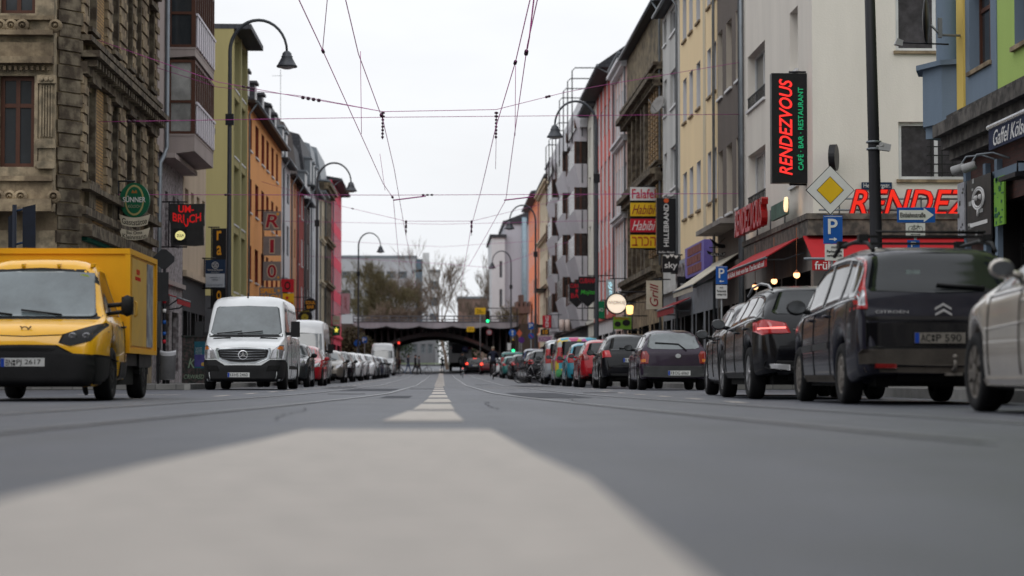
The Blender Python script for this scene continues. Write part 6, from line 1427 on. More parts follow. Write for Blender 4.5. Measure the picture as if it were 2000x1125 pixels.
for px in (1640,1720,1800,1880,1960,2040): b.tube([(xf(px),RY0-.3,RZC+.1),(xf(px),RY0-.3,zf(385)),(xf(px),RY0,zf(385))], .018, 6)
b.build('support_rail', zinc, t)
t = thing('side_lettering', 'red RENDEZVOUS letters seen edge-on along the street side of the canopy', 'sign', (9.0, 61.5, RZC)); X_ = 8.95
b = B(); text(b, 'RENDEZVOUS', (X_, 61.9, 4.86), (0,-1,0), UP, 5.6, .78, ext=.2, shear=.3, bold=.03); b.build('lettering', M('unlit_red_letters',(.30,.012,.012),rough=.3,bump=0,coat=.5), t)
b = B(); b.box(X_+.02,X_+.1,56.3,58.9,4.55,4.95); b.build('side_panel', M('weathered_green',(.08,.14,.11),rough=.7,var=.4), t)
for y_ in (56.0, 65.0):
    b = B(); b.sm=True; b.lathe((X_,y_,4.78),(-1,0,0),[(0,.2),(.06,.19),(.07,.15),(.02,.12)],20); b.build('lit_ring', M('warm_ring',(1,.72,.42),emit=.9), t)
b = B()
for y_ in (57,59.5,62,64.5): b.tube([(X_+.1,y_,RZC+.1),(X_+.1,y_,4.9)], .02, 6)
b.build('support_post', zinc, t)
# round sky sign edge-on and street name
t = thing('round_edge_sign', 'round black sign seen almost edge-on above the yellow diamond sign', 'sign', (10, RY0-.5, 5)); P0 = atY(1622, 308, RY0-.5)
b = B(); b.disc(P0, Vector((1,-.38,0)).normalized(), .33, .16, 28); b.build('board', black_s, t)
b = B(); b.tube([P0+Vector((0,.05,.2)), (P0.x+.1,RY0,P0.z+.2)], .02, 6); b.tube([P0+Vector((0,.05,-.2)), (P0.x+.1,RY0,P0.z-.2)], .02, 6); b.build('bracket', iron, t)
b = B(); nn = Vector((-1,.38,0)).normalized(); text(b, 'sky', P0+nn*.002, Vector((-.38,-1,0)), UP, .42, .26, ext=.01, bold=.02); b.build('lettering', white_s, t)
p = Panel('street_name_sign', 'dark blue street name plate half hidden by the thick mast', 1683, 1742, 356, 370, RY0-.06, navy_s, .03, brk=False); p.tx('Heinsbergstr.', .06, .94, .14, .92, white_s, bold=.01)
# awnings
awr = M('red_awning', (.34,.014,.018), rough=.8, var=.12, scale=1, bump=.1); awc = M('cream_awning', (.48,.44,.36), rough=.8, var=.15, scale=1); awn = M('navy_awning', (.012,.018,.05), rough=.7, var=.2); awg = M('green_awning', (.012,.13,.09), rough=.8, var=.2)
def awning(name, label, Xw, Xe, y0, y1, zw, ze, mat, val=.24, txt=None, tm=white_s, th_=.05):
    t = thing(name, label, 'awning', ((Xw+Xe)/2, y0, ze-val)); b = B(); b.slab([(Xw,y0,zw),(Xe,y0,ze),(Xe,y0,ze-.03),(Xw,y0,zw-.03)], (0,y1-y0,0)); b.build('fabric', mat, t)
    b = B(); b.box(*sorted((Xe-.0,Xe+.02)),y0,y1,ze-val,ze-.06); vo = b.build('valance', mat, t)
    b = B(); b.tube([(Xe,y0,ze-.03),(Xe,y1,ze-.03)], .035, 8); b.build('front_bar', zinc, t)
    for y_ in (y0+.4, y1-.4): b = B(); b.tube([(Xw,y_,zw-.5),((Xw+Xe)/2,y_+.2,(zw+ze)/2-.35),(Xe,y_,ze-.05)], .025, 6); b.build('folding_arm', zinc, t)
    if txt:
        s_ = 1 if Xe < 0 else -1; b = B(); text(b, txt, (Xe+(-.001 if s_<0 else .021), (y0+y1)/2, ze-.06-(val-.06)/2), (0,s_,0), UP, (y1-y0)*.92, val*.55, ext=.006, bold=.01); b.build('lettering', tm, vo)
    return t
awning('red_awning', 'red street-side awning with white lettering on its valance at the cafe', 9.25, 8.2, 54.7, 62.6, 3.98, 3.36, awr, .26, 'früh Kölsch  frisch vom Fass  Das löst sich auf')
t = thing('red_corner_awning', 'red front awning of the corner cafe behind the navy people carrier', 'awning', (12, RY0-1.8, 3)); xa_ = atY(1586, 500, RY0-1.9).x
b = B(); b.slab([(xa_,RY0-.6,RZC-.42),(xa_,RY0-1.9,3.18),(xa_,RY0-1.9,3.15),(xa_,RY0-.6,RZC-.46)], (8,0,0)); b.build('fabric', awr, t)
b = B(); b.box(xa_,xa_+8,RY0-1.92,RY0-1.9,2.88,3.14); v_ = b.build('valance', awr, t); b = B(); b.tube([(xa_-.2,RY0-1.9,3.16),(xa_+8,RY0-1.9,3.16)], .035, 8); b.build('front_bar', zinc, t)
b = B(); text(b, 'früh', (xa_+.28, RY0-1.921, 3.0), XP, UP, .44, .2, ext=.006, bold=.02); text(b, 'Kölsch', (xa_+2.1, RY0-1.921, 3.0), XP, UP, .8, .18, ext=.006, bold=.02); b.build('lettering', white_s, v_)
awning('cream_awning', 'cream awning with a dark underside between the cafe and the cream yellow house', 9.25, 7.8, 67.5, 73, 4.2, 3.2, awc, .22)
awning('small_red_awning', 'small dark red awning further down the right shopfronts', 9.25, 8.6, 80.5, 86.5, 3.3, 3.0, M('dark_red_awning',(.22,.015,.02),rough=.8), .3)
b = B(); b.box(-8.98,-8.82,54.4,63,3.72,4.02); t = thing('green_awning', 'folded dark green awning under the sooty corner house cornice', 'awning', (-8.9,54.4,3.7)); b.build('fabric', awg, t)
b = B(); b.box(-8.99,-8.79,54.35,63.1,4.03,4.12); b.build('cassette', white_s, t)
awning('little_red_awning', 'little red awning over the bar door below the glazed bays', -8.98, -8.35, 69.0, 72.5, 3.05, 2.85, awr, .22)
# navy awning on the green house
s_ = F/36.5; t = thing('navy_awning', 'navy awning with white script on the lime green house', 'awning', (9, 35, 4)); Xa = 8.6; ya = atX(1932,250,Xa).y; zz = atX(1932,250,Xa).z
b = B(); b.slab([(9.2,28,zz+.12),(Xa,28,zz),(Xa,28,zz-.04),(9.2,28,zz+.05)], (0,ya-28,0)); b.build('fabric', awn, t)
b = B(); b.box(Xa-.01,Xa+.01,28,ya,zz-.36,zz-.03); v_ = b.build('valance', awn, t); b = B(); b.tube([(Xa,28,zz),(Xa,ya+.03,zz)], .045, 8); b.build('front_bar', chrome, t)
b = B(); text(b, 'Gaffel Kölsch', (Xa-.012, ya-1.35, zz-.2), (0,-1,0), UP, 2.1, .24, ext=.005, shear=.35, bold=.005); b.build('lettering', white_s, v_)
# right blade signs
p = Panel('snack_sign_stack', 'stack of four snack bar boards, white, yellow, red and yellow', 1231, 1283, 366, 486, 92.5, iron, .06)
for v0, v1, m1, tx_, m2, k in ((0,.215,white_s,'Falafel',red_s,dict(bold=.03)),(.255,.47,yel_s,'Habibi',maroon,dict(shear=.45)),(.515,.73,red_s,'Habibi',white_s,dict(shear=.45)),(.775,.985,yel_s,'ברכה',M('rust_letters',(.42,.09,.02),bump=0),dict(bold=.03))):
    p.rect('sign_panel', 0, 1, v0, v1, m1, .1); p.tx(tx_, .06, .94, v0+.03, v1-.03, m2, dy=.1, **k)
p = Panel('black_blade_sign', 'black blade sign with white upright HILLEBRAND letters', 1283, 1320, 387, 497, 86, black_s, .15)
p.tx('HILLEBRAND', .36, .62, .10, .86, white_s, rot=1, bold=.035); p.shp('logo', ell(.5,.045,.13,.04), M('sign_orange_red',(.6,.10,.03),bump=0)); p.tx('Buffet Abend', .1, .9, .94, .975, white_s)
p = Panel('small_black_sign', 'small black sign reading sky below the black blade sign', 1294, 1327, 500, 532, 83.5, black_s, .2); p.tx('sky', .12, .88, .36, .86, white_s, bold=.03)
for u, v in ((.3,.02),(.55,-.05),(.8,.02)): p.shp('heart', [(u,v+.14),(u-.12,v),(u-.08,v-.08),(u,v-.03),(u+.08,v-.08),(u+.12,v)], white_s, dy=.02)
D_ = 96; C_ = atY(1204, 593, D_); t = thing('round_lit_sign', 'round glowing cream sign with a black rim on a wall arm', 'sign', (C_.x, D_, C_.z-.48))
b = B(); b.sm=True; b.lathe(C_,(0,1,0),[(-.09,.42),(-.09,.48),(.09,.48),(.09,.42)],36); b.build('rim', black_s, t); b = B(); b.disc(C_+Vector((0,-.06,0)),(0,1,0),.425,.12,36); b.build('face', M('glowing_cream',(.95,.80,.64),emit=.56), t)
b = B(); text(b, 'WNDRHUEJ', C_+Vector((0,-.062,.02)), XP, UP, .74, .2, ext=.01); b.build('lettering', grey_s, t); b = B(); b.tube([(C_.x+.1,D_,C_.z+.52),(XR,D_,C_.z+.52)], .03, 6); b.tube([C_+Vector((0,0,.46)), C_+Vector((0,0,.53))], .03, 6); b.build('bracket', iron, t)
C_ = atY(1230, 605, 94); t = thing('wall_lantern', 'small lit wall lantern right beside the round glowing sign', 'lantern', (C_.x, 94, C_.z-.2)); b = B(); b.sm=True; b.lathe(C_,UP,[(-.2,.06),(-.17,.13),(.15,.16),(.2,.1)],14); b.build('globe', M('warm_glow',(1,.62,.22),emit=1.6), t)
b = B(); b.sm=True; b.lathe(C_,UP,[(.19,.17),(.26,.1),(.34,.02)],14); b.tube([C_+Vector((0,0,.3)),(XR,94,C_.z+.35)], .02, 6); b.build('cap', iron, t)
p = Panel('food_sign', 'bright green food sign with two round dark dishes', 1198, 1233, 619, 643, 98, M('lime_sign',(.13,.28,.03),rough=.5,bump=0), .06); p.shp('dish', ell(.72,.48,.22,.26), black_s); p.shp('dish', ell(.24,.58,.18,.22), black_s); p.tx('PIZZA', .1, .9, .06, .2, red_s)
for (x0_,x1_,y0_,y1_,D_,lab,tx1,m1,tx2,m2) in ((1130,1166,540,600,116,'black shield sign with red and green lettering, nearer of two','CUBANA',red_s,'Mojito',M('green_letters',(.05,.42,.05),bump=0)),(1112,1141,551,601,121,'black shield sign with red star and BAR, farther of two','CUBANA',red_s,'BAR',red_s)):
    p = Panel('shield_sign', lab, x0_, x1_, y0_, y1_, D_, black_s, .1, shape=[(0,.0),(1,0),(1,.72),(.5,1),(0,.72)], brk=True); p.tx(tx1,.06,.94,.06,.22,m1,bold=.02); p.tx(tx2,.12,.88,.44,.62,m2,bold=.02,shear=.2 if tx2=='Mojito' else 0)
    if tx2 == 'BAR': p.shp('star', star(.5,.34,.12), red_s)
p = Panel('white_vertical_sign', 'slim white vertical sign with pale blue squiggle behind the round lit sign', 1184, 1199, 546, 588, 104, M('pale_sign',(.42,.46,.48),bump=0), .12); p.tx('café', .25,.75,.1,.9,M('pale_blue_glow',(.5,.8,.9),emit=.7),rot=1,shear=.3)
p = Panel('green_shop_sign', 'dark green sign hanging beside the slim white vertical one', 1164, 1181, 588, 622, 109, M('leaf_green',(.01,.16,.07),bump=0), .1); p.tx('BIO', .15,.85,.4,.6,white_s)
p = Panel('red_pillar_sign', 'red vertical sign with white letters above the kiosk', 1060, 1076, 616, 640, 158, red_s, .2); p.tx('KING', .3, .75, .06, .94, white_s, rot=1, bold=.04)
p = Panel('number_sign', 'orange and black square sign under the red vertical one', 1056, 1073, 643, 654, 157, black_s, .2); p.tx('10', .25,.8,.12,.88,ora_s,bold=.05)
p = Panel('kiosk_sign', 'pale pink kiosk sign with purple letters', 1051, 1079, 656, 668, 156, M('pale_pink_sign',(.5,.36,.40),bump=0), .2); p.tx('KIOSK', .06,.94,.15,.85,M('purple_letters',(.2,.05,.2),bump=0),bold=.03)
for px_ in (1097, 1108):
    C_ = atY(px_, 635, 132); t = thing('globe_lamp', 'white cylinder wall lamp, %s of the pair past the balcony house' % ('left' if px_ < 1100 else 'right'), 'lamp', (C_.x,132,C_.z-.3)); b = B(); b.sm=True; b.lathe(C_,UP,[(-.35,.02),(-.33,.15),(.33,.15),(.35,.02)],14); b.build('shade', M('frosted_shade',(.62,.52,.47),rough=.5,bump=0), t); b=B(); b.tube([C_+Vector((0,0,.3)),(XR,132,C_.z+.3)],.02,6); b.build('arm', iron, t)
# facade-parallel signs on the right
t = thing('violet_shop_sign', 'violet shop sign with brick pattern above the grey shopfront', 'sign', (8.9,75,3.9)); b = B(); b.box(8.9,9.25,73.5,79.2,3.9,5.0); b.build('board', M('violet_board',(.16,.13,.42),rough=.5,var=.2,bump=0), t)
b = B()
for r_ in range(3):
    for k in range(5): b.box(8.88,8.9,74.2+k*.85+(r_%2)*.2,74.9+k*.85+(r_%2)*.2,4.0+r_*.33,4.27+r_*.33)
b.build('tile_pattern', M('brown_tiles',(.20,.07,.06),bump=0), t)
t = thing('grey_letter_sign', 'dark grey shop letters on the pale fascia left of the violet sign', 'sign', (9.2,82,4.2)); b = B(); text(b, 'TACOLOCO', (9.15,82.2,4.35), (0,-1,0), UP, 4.6, .6, ext=.05, bold=.02); b.build('lettering', grey_s, t)
b = B(); b.box(9.16,9.19,79.6,84.4,3.95,4.8); b.build('board', M('pale_fascia',(.28,.29,.33),rough=.6), t)
C_ = atY(1403, 494, 71); t = thing('iron_hanging_sign', 'black wrought iron hanging sign with a bird and a curved plate', 'sign', (C_.x,71,C_.z-.2)); b = B(); b.tube([(XR,71,C_.z+.18),(C_.x-.3,71,C_.z+.18)], .015, 6); b.tube([(XR-.35,71,C_.z+.6),(XR-.35,71,C_.z-.3)], .012, 6); b.tube([(XR,71,C_.z+.5),(XR-.35,71,C_.z+.18)], .012, 6); b.build('bracket', iron, t)
b = B(); b.slab([C_+Vector((-.35,0,-.02)), C_+Vector((-.15,0,-.12)), C_+Vector((.15,0,-.12)), C_+Vector((.35,0,-.02)), C_+Vector((.38,0,.08)), C_+Vector((.15,0,.0)), C_+Vector((-.15,0,.0)), C_+Vector((-.38,0,.08))], (0,.03,0)); b.build('plate', black_s, t)
b = B(); text(b, 'GILLYUS', C_+Vector((0,-.001,-.05)), XP, UP, .5, .08, ext=.004); b.build('lettering', white_s, t)
b = B(); b.slab([C_+Vector((-.3,0,.5)), C_+Vector((0,0,.3)), C_+Vector((.2,0,.28)), C_+Vector((.25,0,.18)), C_+Vector((.1,0,.15)), C_+Vector((-.12,0,.24))], (0,.03,0)); b.build('bird', black_s, t)
p = Panel('dark_menu_board', 'dark horizontal board under the cream awning reading open hours', 1323, 1360, 540, 562, 79, black_s, .08); p.tx('24H PIZZA', .15,.6,.6,.8,white_s)
p = Panel('cream_shop_board', 'cream shop board with dark red script near the small red awning', 1263, 1293, 548, 604, 88, crm_s, .2); p.tx('Grill', .2,.75,.1,.9,maroon,rot=1,shear=.3,bold=.02)
# traffic signs
post = M('galvanised_post', (.24,.25,.26), rough=.5, metal=.4, bump=0)
def roadsign(name, label, px, D, parts, g=.13, r=.03, top=None):
    X = atY(px, 600, D).x; z1 = atY(px, top, D).z; t = thing(name, label, 'road sign', (X, D, gz(D)+g)); b = B(); b.tube([(X,D+.05,gz(D)+g),(X,D+.05,z1)], r, 8); b.build('post', post, t)
    for (nm, px0, px1, py0, py1, mat, fn) in parts:
        q = Panel.__new__(Panel); q.D = D; a, c = atY(px0,py1,D), atY(px1,py0,D); q.x0,q.x1,q.z0,q.z1 = a.x,c.x,a.z,c.z; q.t = t
        if fn == 'diamond': q.shp(nm, [(.5,0),(1,.5),(.5,1),(0,.5)], mat, .02); q.shp('rim', [(.5,-.02),(1.02,.5),(.5,1.02),(-.02,.5)], black_s, .003, dy=-.004); q.shp('yellow_field', [(.5,.21),(.79,.5),(.5,.79),(.21,.5)], black_s, .003, dy=.02); q.shp('yellow_field', [(.5,.225),(.775,.5),(.5,.775),(.225,.5)], yel_s, .004, dy=.023)
        elif fn == 'round': q.shp(nm, ell(.5,.5,.5,.5), mat, .02)
        else:
            q.rect(nm, 0, 1, 0, 1, mat, .02)
            if fn: fn(q)
    return t
def pfn(d):
    def f(q):
        q.rect('border', .04,.96,.03,.045,white_s,.004,.02); q.tx('P', .24,.74,.12,.66,white_s,dy=.02,bold=.03)
        a = d; q.shp('arrow', [(.5-.2*a,.82),(.5+.05*a,.82),(.5+.05*a,.77),(.5+.22*a,.84),(.5+.05*a,.91),(.5+.05*a,.86),(.5-.2*a,.86)], white_s, .004, .02)
    return f
def mitfn(q): q.tx('mit', .35,.65,.10,.25,ink,dy=.02); q.tx('Parkschein', .1,.9,.35,.52,ink,dy=.02); q.tx('werktags 9-23h', .1,.9,.62,.8,ink,dy=.02)
roadsign('priority_road_sign', 'yellow and white diamond sign above a blue parking sign', 1626, 44, [('diamond_board',1575.5,1667,325,418,white_s,'diamond'),('parking_board',1608,1645,421,476,blue_s,pfn(1)),('time_board',1611,1647,477,509,white_s,mitfn)], top=330)
roadsign('parking_sign', 'blue parking sign with a left arrow in front of the cream awning', 1410, 59, [('parking_board',1398,1420.5,520,555,blue_s,pfn(-1)),('time_board',1398,1420,557,583,white_s,mitfn)], top=518)
def einb(q):
    q.shp('arrow', [(.05,.18),(.70,.18),(.70,.02),(.96,.5),(.70,.98),(.70,.82),(.05,.82)], white_s, .004, .02); q.tx('Einbahnstraße', .08,.74,.34,.66,ink,dy=.026)
def bike(q):
    b = B()
    for u in (.28,.72):
        for i in range(16):
            a0,a1 = 2*math.pi*i/16, 2*math.pi*(i+1)/16; b.tube([(q.X(u+.15*math.cos(a0)),q.D-.024,q.Z(.42+.2*math.sin(a0))),(q.X(u+.15*math.cos(a1)),q.D-.024,q.Z(.42+.2*math.sin(a1)))], .004, 4)
    f = lambda *ps: b.tube([(q.X(u),q.D-.024,q.Z(v)) for u,v in ps], .005, 4)
    f((.28,.42),(.42,.2),(.64,.2),(.5,.44),(.28,.42)); f((.64,.2),(.72,.42)); f((.42,.2),(.5,.44)); f((.62,.1),(.64,.2)); f((.38,.14),(.46,.14)); f((.25,.82),(.75,.82)); f((.34,.77),(.25,.82),(.34,.87)); f((.66,.77),(.75,.82),(.66,.87)); b.build('bicycle_symbol', ink, q.t)
roadsign('one_way_sign', 'blue one-way arrow sign with a bicycle plate beneath it', 1790, 46, [('one_way_board',1752,1826,405.5,434.5,blue_s,einb),('bicycle_board',1769,1806.5,436,463,white_s,bike),('small_blue_board',1772,1796,469,486,blue_s,lambda q: q.tx('P',.3,.7,.2,.8,white_s,dy=.02))], top=404)
# ------------------------------------------------------------------ left signs
D_ = 60; p = Panel('beer_sign', 'oval green brewery sign with two curved cream plates below it', 233, 292, 357, 425, D_, grn_s, .2, shape=ell(.5,.5,.5,.5,36))
p.shp('ring', ell(.5,.5,.32,.44,32), M('gold_ring',(.35,.30,.12),rough=.4,bump=0), .015); p.shp('inner_field', ell(.5,.5,.27,.385,32), grn_s, .006, .015); p.shp('crown_mark', [(.40,.30),(.44,.2),(.5,.27),(.56,.2),(.6,.30)], M('rust_mark',(.3,.12,.03),bump=0), .006, .021)
p.tx('SÜNNER', .12,.88,.38,.56,white_s,dy=.022,bold=.03); p.tx('KÖLSCH', .30,.70,.62,.72,M('dull_cream',(.3,.3,.2),bump=0),dy=.022)
def arcplate(name, py0, py1, txts):
    n = 12; sh = []
    z = lambda v: v
    for i in range(n+1): u = i/n; sh.append((u, 0.0 + 1.0*(.28 - .28*4*(u-.5)**2)))
    for i in range(n, -1, -1): u = .09 + .82*i/n; sh.append((u, .72 + (.28 - .28*4*(u-.5)**2)))
    q = Panel.__new__(Panel); q.D = D_; a, c = atY(232,py1,D_), atY(293,py0,D_); q.x0,q.x1,q.z0,q.z1 = a.x,c.x,a.z,c.z; q.t = p.t
    b = B(); b.slab([(q.X(u),q.D,q.Z(v)) for u,v in sh], (0,.05,0)); b.build(name, crm_s, q.t); h = q.z1-q.z0; w = q.x1-q.x0
    for tx_, v0, v1, ww in txts:
        b = B(); text(b, tx_, (q.X(.5), q.D, q.Z((v0+v1)/2)), XP, UP, w*ww, h*(v1-v0), ext=.006, bold=.01, warp=lambda u, t_: (u, t_ - h*.26 + h*.26*(2*u/w)**2 + 0)); b.build('lettering', ink, q.t)
arcplate('plate', 418, 443, [('Gaststätte', .18, .62, .80)]); arcplate('plate', 444, 469, [('Bei Oma', .05, .30, .5), ('Kleinmann', .34, .68, .76)])
p = Panel('bar_sign', 'charcoal square sign with ragged edges and red letters', 331, 399, 397, 480, 70, M('charcoal_sign',(.035,.033,.033),rough=.6,bump=.2,var=.3,scale=3), .25, shape=[(0,.01),(.4,0),(.42,.02),(1,.01),(.99,.35),(1,.5),(.97,.54),(.985,.98),(.7,1),(.3,.985),(.03,1),(.02,.5),(0,.4)])
nd = M('dim_neon_red',(.55,.015,.015),emit=.35); p.tx('UM-', .25,.70,.05,.22,nd,bold=.05); p.tx('BRUCH', .09,.91,.27,.47,nd,bold=.05,warp=lambda u,t_:(u,t_+.35*u*u-.12*(abs(u)<.08)))
p.rect('logo_box', .12,.5,.6,.92,black_s,.03); p.shp('logo_disc', ell(.31,.76,.145,.11), M('pale_gold_glow',(.75,.68,.28),emit=.6), .01, .03); p.tx('ZÜLPI', .21,.41,.715,.80,ink,dy=.042,bold=.02)
p = Panel('vertical_orange_sign', 'black vertical sign with orange letters spelling downwards', 414, 442, 446, 600, 84, black_s, .2)
for i_, ch in enumerate('radio'): p.tx(ch, .32,.66,.03+.19*i_,.15+.19*i_,ora_s,bold=.03)
p = Panel('office_sign', 'navy and white law office sign below the orange lettered one', 400.5, 440, 507, 562, 82, navy_s, .12); p.rect('lower_board',.03,.97,.50,.98,M('office_white',(.42,.45,.50),bump=0),.01)
p.shp('logo_ring', ell(.5,.2,.17,.12), white_s, .008); p.shp('logo_field', ell(.5,.2,.145,.10), navy_s, .004, .008); p.tx('SE', .4,.6,.14,.26,white_s,dy=.012); p.tx('Schlun & Elseven', .12,.88,.34,.39,white_s,bold=.01); p.tx('RECHTSANWÄLTE', .3,.7,.43,.455,white_s); p.tx('Kyffhäuserstr. 45', .25,.75,.62,.66,navy_s,dy=.01); p.tx('50674 Köln', .35,.65,.70,.735,navy_s,dy=.01); p.tx('www.se-legal.de', .12,.88,.88,.93,navy_s,dy=.01)
p = Panel('casino_sign', 'stack of grey arcade boards with big red characters and an orange lower board', 514, 549, 413, 590, 106, iron, .05, shape=[(0,0),(.04,0),(.04,1),(0,1)]); red_l = M('letter_red',(.30,.02,.035),bump=0)
for v0, v1, ch in ((0,.21,'R'),(.277,.487,'1'),(.554,.764,'0')):
    p.rect('sign_panel', 0,1,v0,v1,grey_s,.1); b_ = .05 if ch=='R' else .04
    w1 = .14*(ch=='1')
    p.tx(ch, .20-.12*(ch=='R')+w1,.80+.12*(ch=='R')-w1,v0+.025,v1-.02,crm_s,name='letter_outline',dy=.1,bold=.13,ext=.008,shear=.15 if ch=='R' else 0); p.tx(ch, .25-.12*(ch=='R')+w1,.75+.12*(ch=='R')-w1,v0+.035,v1-.03,red_l,name='character',dy=.108,bold=.035,ext=.01,shear=.15 if ch=='R' else 0)
p.shp('star', star(.82,.03,.12,.2), ora_s, .01, .1); p.shp('star', star(.86,.73,.10,.2), ora_s, .01, .1)
p.rect('lower_panel', -.22,1.08,.836,.99,grey_s,.1); p.tx('SPIEL', -.15,.72,.85,.905,ora_s,dy=.1,bold=.08); p.tx('SALON', -.15,.98,.92,.975,ora_s,dy=.1,bold=.08); p.shp('star', star(.9,.875,.11,.2), ora_s, .01, .1)
p = Panel('red_square_sign', 'red square sign with a plain black disc emblem above the yellow bar sign', 549, 574, 545, 571, 116, red_s, .12); p.shp('emblem', ell(.5,.5,.24,.32,18), black_s); p.shp('emblem_ring', ell(.5,.5,.15,.2,14), red_s, .004, .012)
p = Panel('yellow_bar_sign', 'yellow sign with a red star and CUBA BAR in red', 552, 574, 573, 604, 115, yel_s, .12); p.shp('star', star(.4,.28,.22,.72), red_s); p.tx('CUBA', .08,.95,.52,.70,red_s,bold=.04); p.tx('BAR', .25,.9,.76,.94,red_s,bold=.04)
p = Panel('round_bar_sign', 'round black sign with orange SOUL BAR lettering', 594, 618.5, 582, 608.5, 133, black_s, .15, shape=ell(.5,.5,.5,.5,28)); p.tx('SOUL',.12,.88,.22,.46,ora_s,bold=.04); p.tx('BAR',.22,.8,.54,.78,ora_s,bold=.04)
p = Panel('record_sign', 'round vinyl record sign with a yellow centre', 583, 610, 605, 632, 124, black_s, .12, shape=ell(.5,.5,.5,.5,28)); p.shp('label_disc', ell(.45,.55,.26,.26), M('olive_gold',(.32,.26,.03),bump=0)); p.shp('spindle', ell(.45,.55,.05,.05,12), black_s, .004, .012); p.tx('KILLER', .1,.8,.05,.17,M('olive_gold',(.32,.26,.03)))
p = Panel('pink_banner', 'pale pink vertical banner with a thin squiggle beside the raspberry house', 667.5, 683, 573, 613, 190, M('pale_pink_banner',(.50,.34,.36),bump=0), .1, wall=-9.4); p.tx('Joli', .3,.7,.12,.88,maroon,rot=1,shear=.4); 
p = Panel('small_white_sign', 'small cream and orange sign under the raspberry house', 650, 663.5, 617, 634, 178, crm_s, .15); p.tx('Pizza', .15,.85,.45,.65,M('sign_orange_red',(.6,.10,.03)))
p = Panel('clover_sign', 'dark green sign with a glowing yellow clover', 650, 664, 636, 655, 176, grn_s, .15); p.shp('clover', star(.5,.45,.34), M('yellow_glow',(.9,.75,.1),emit=.8))
# dark double sign and pole at far left
D_ = 49; t = thing('tall_info_sign', 'pair of dark upright sign plates on a pole at the far left', 'sign', (atY(28,600,D_).x, D_, 0)); X0 = atY(28,450,D_).x
b = B(); dkn = M('dark_navy_plate',(.006,.009,.018),rough=.6,bump=0,var=.4,scale=4); b.tube([(X0,D_,0),(X0,D_,atY(28,400,D_).z)], .05, 10); b.build('post', dkn, t)
for (pa,pb,ta,tb_,yy) in ((44,69,399,490,.0),(16,26,418,490,.1)):
    b = B(); b.slab([atY(pa,ta+6,D_+yy), atY(pb,ta,D_+yy), atY(pb,tb_+20,D_+yy), atY(pa,tb_+20,D_+yy)], (0,.04,0)); pl = b.build('sign_plate', dkn, t)
for py in (410, 475): b = B(); b.tube([atY(28,py+3,D_+.03), atY(60,py-5,D_+.03)], .025, 6); b.build('arm', navy_s, t)
# pole with rotated sign and litter bin
D_ = 60.6; X0 = atY(321,600,D_).x; t = thing('sign_back_pole', 'sticker covered pole with a dark diamond sign seen from behind', 'road sign', (X0, D_, .13)); b = B(); b.tube([(X0,D_,.13),(X0,D_,atY(321,487,D_).z)], .045, 8); b.build('post', iron, t)
q = atY(320,506,D_-.06); b = B(); b.slab([q+Vector((math.cos(a)*.30,0,math.sin(a)*.28)) for a in [math.pi*k/2 + d for k in range(4) for d in (-.22,.22)]], (0,.02,0)); b.build('sign_plate', M('sign_back',(.035,.035,.038),rough=.6), t)
q = atY(318,560,D_-.06); b = B(); b.box(q.x-.16,q.x+.16,D_-.08,D_-.05,q.z-.4,q.z+.4); b.build('sign_plate', M('sign_back',(.035,.035,.038)), t)
random.seed(2)
for k in range(7): b = B(); z = .6+k*.28+random.random()*.1; b.sm=True; b.lathe((X0,D_,z),UP,[(0,.047),(.0,.05),(.1,.05),(.1,.047)],10); b.build('sticker', random.choice((white_s,blue_s,red_s,white_s)), t)
D_ = 60; C_ = atY(328, 700, D_); X0 = C_.x; s_ = F/D_; t = thing('litter_bin', 'grey oval litter bin with a light rim on the left pavement', 'litter bin', (X0, D_, .13)); hw = 15.5/s_; zb, zt_ = atY(328,742,D_).z, atY(328,686,D_).z
ring = lambda f_, z, n=28: [(X0+hw*f_*math.cos(2*math.pi*k/n), D_+hw*.75*f_*math.sin(2*math.pi*k/n), z) for k in range(n)]
b = B(); b.sm = True; rs_ = [b.P(*ring(f_, z)) for f_, z in ((.86,zb),(.93,zb+.02),(1,zt_-.1),(1,zt_))]
for a, e_ in zip(rs_, rs_[1:]):
    for k in range(28): b.F((a[k],a[(k+1)%28],e_[(k+1)%28],e_[k]))
b.F(list(rs_[0])); b.build('body', M('bin_grey',(.16,.16,.165),rough=.4,var=.2,scale=4,metal=.3,spec=.5), t)
b = B(); b.sm=True; n = 28; tp = lambda k: zt_+.01+.018*math.cos(4*math.pi*k/n); rr = [b.P(*[(X0+hw*f_*math.cos(2*math.pi*k/n), D_+hw*.75*f_*math.sin(2*math.pi*k/n), z+tp(k)-zt_) for k in range(n)]) for f_, z in ((1.01,zt_-.13),(1.04,zt_-.05),(1.0,zt_),(.86,zt_-.03),(.84,zt_-.13))]
for a, e_ in zip(rr, rr[1:]):
    for k in range(n): b.F((a[k],a[(k+1)%n],e_[(k+1)%n],e_[k]))
b.build('rim', M('bin_rim',(.50,.50,.52),rough=.4,bump=0), t)
b = B(); b.box(X0-.05,X0+.05,D_-.04,D_+.04,.13,zb); b.box(X0-.3,X0-.24,D_+.02,D_+.08,.13,zt_+.1); b.box(X0-.26,X0-.1,D_+.03,D_+.07,zt_-.4,zt_-.36); b.build('stand', iron, t)
D_ = 67.6; t = thing('utility_cabinet', 'dark utility cabinet with white scrawled tags beside the white van', 'cabinet', (atY(378,740,D_).x, D_, .13)); x0,x1 = atY(356,700,D_).x, atY(402,700,D_).x; z1 = atY(378,655,D_).z
b = B(); b.box(x0,x1,D_,D_+.45,.13,z1-.06); b.box(x0-.03,x1+.03,D_-.03,D_+.48,z1-.06,z1); b.build('housing', M('cabinet_grey',(.035,.045,.042),rough=.7,var=.6,scale=5,alt=(.10,.07,.07)), t)
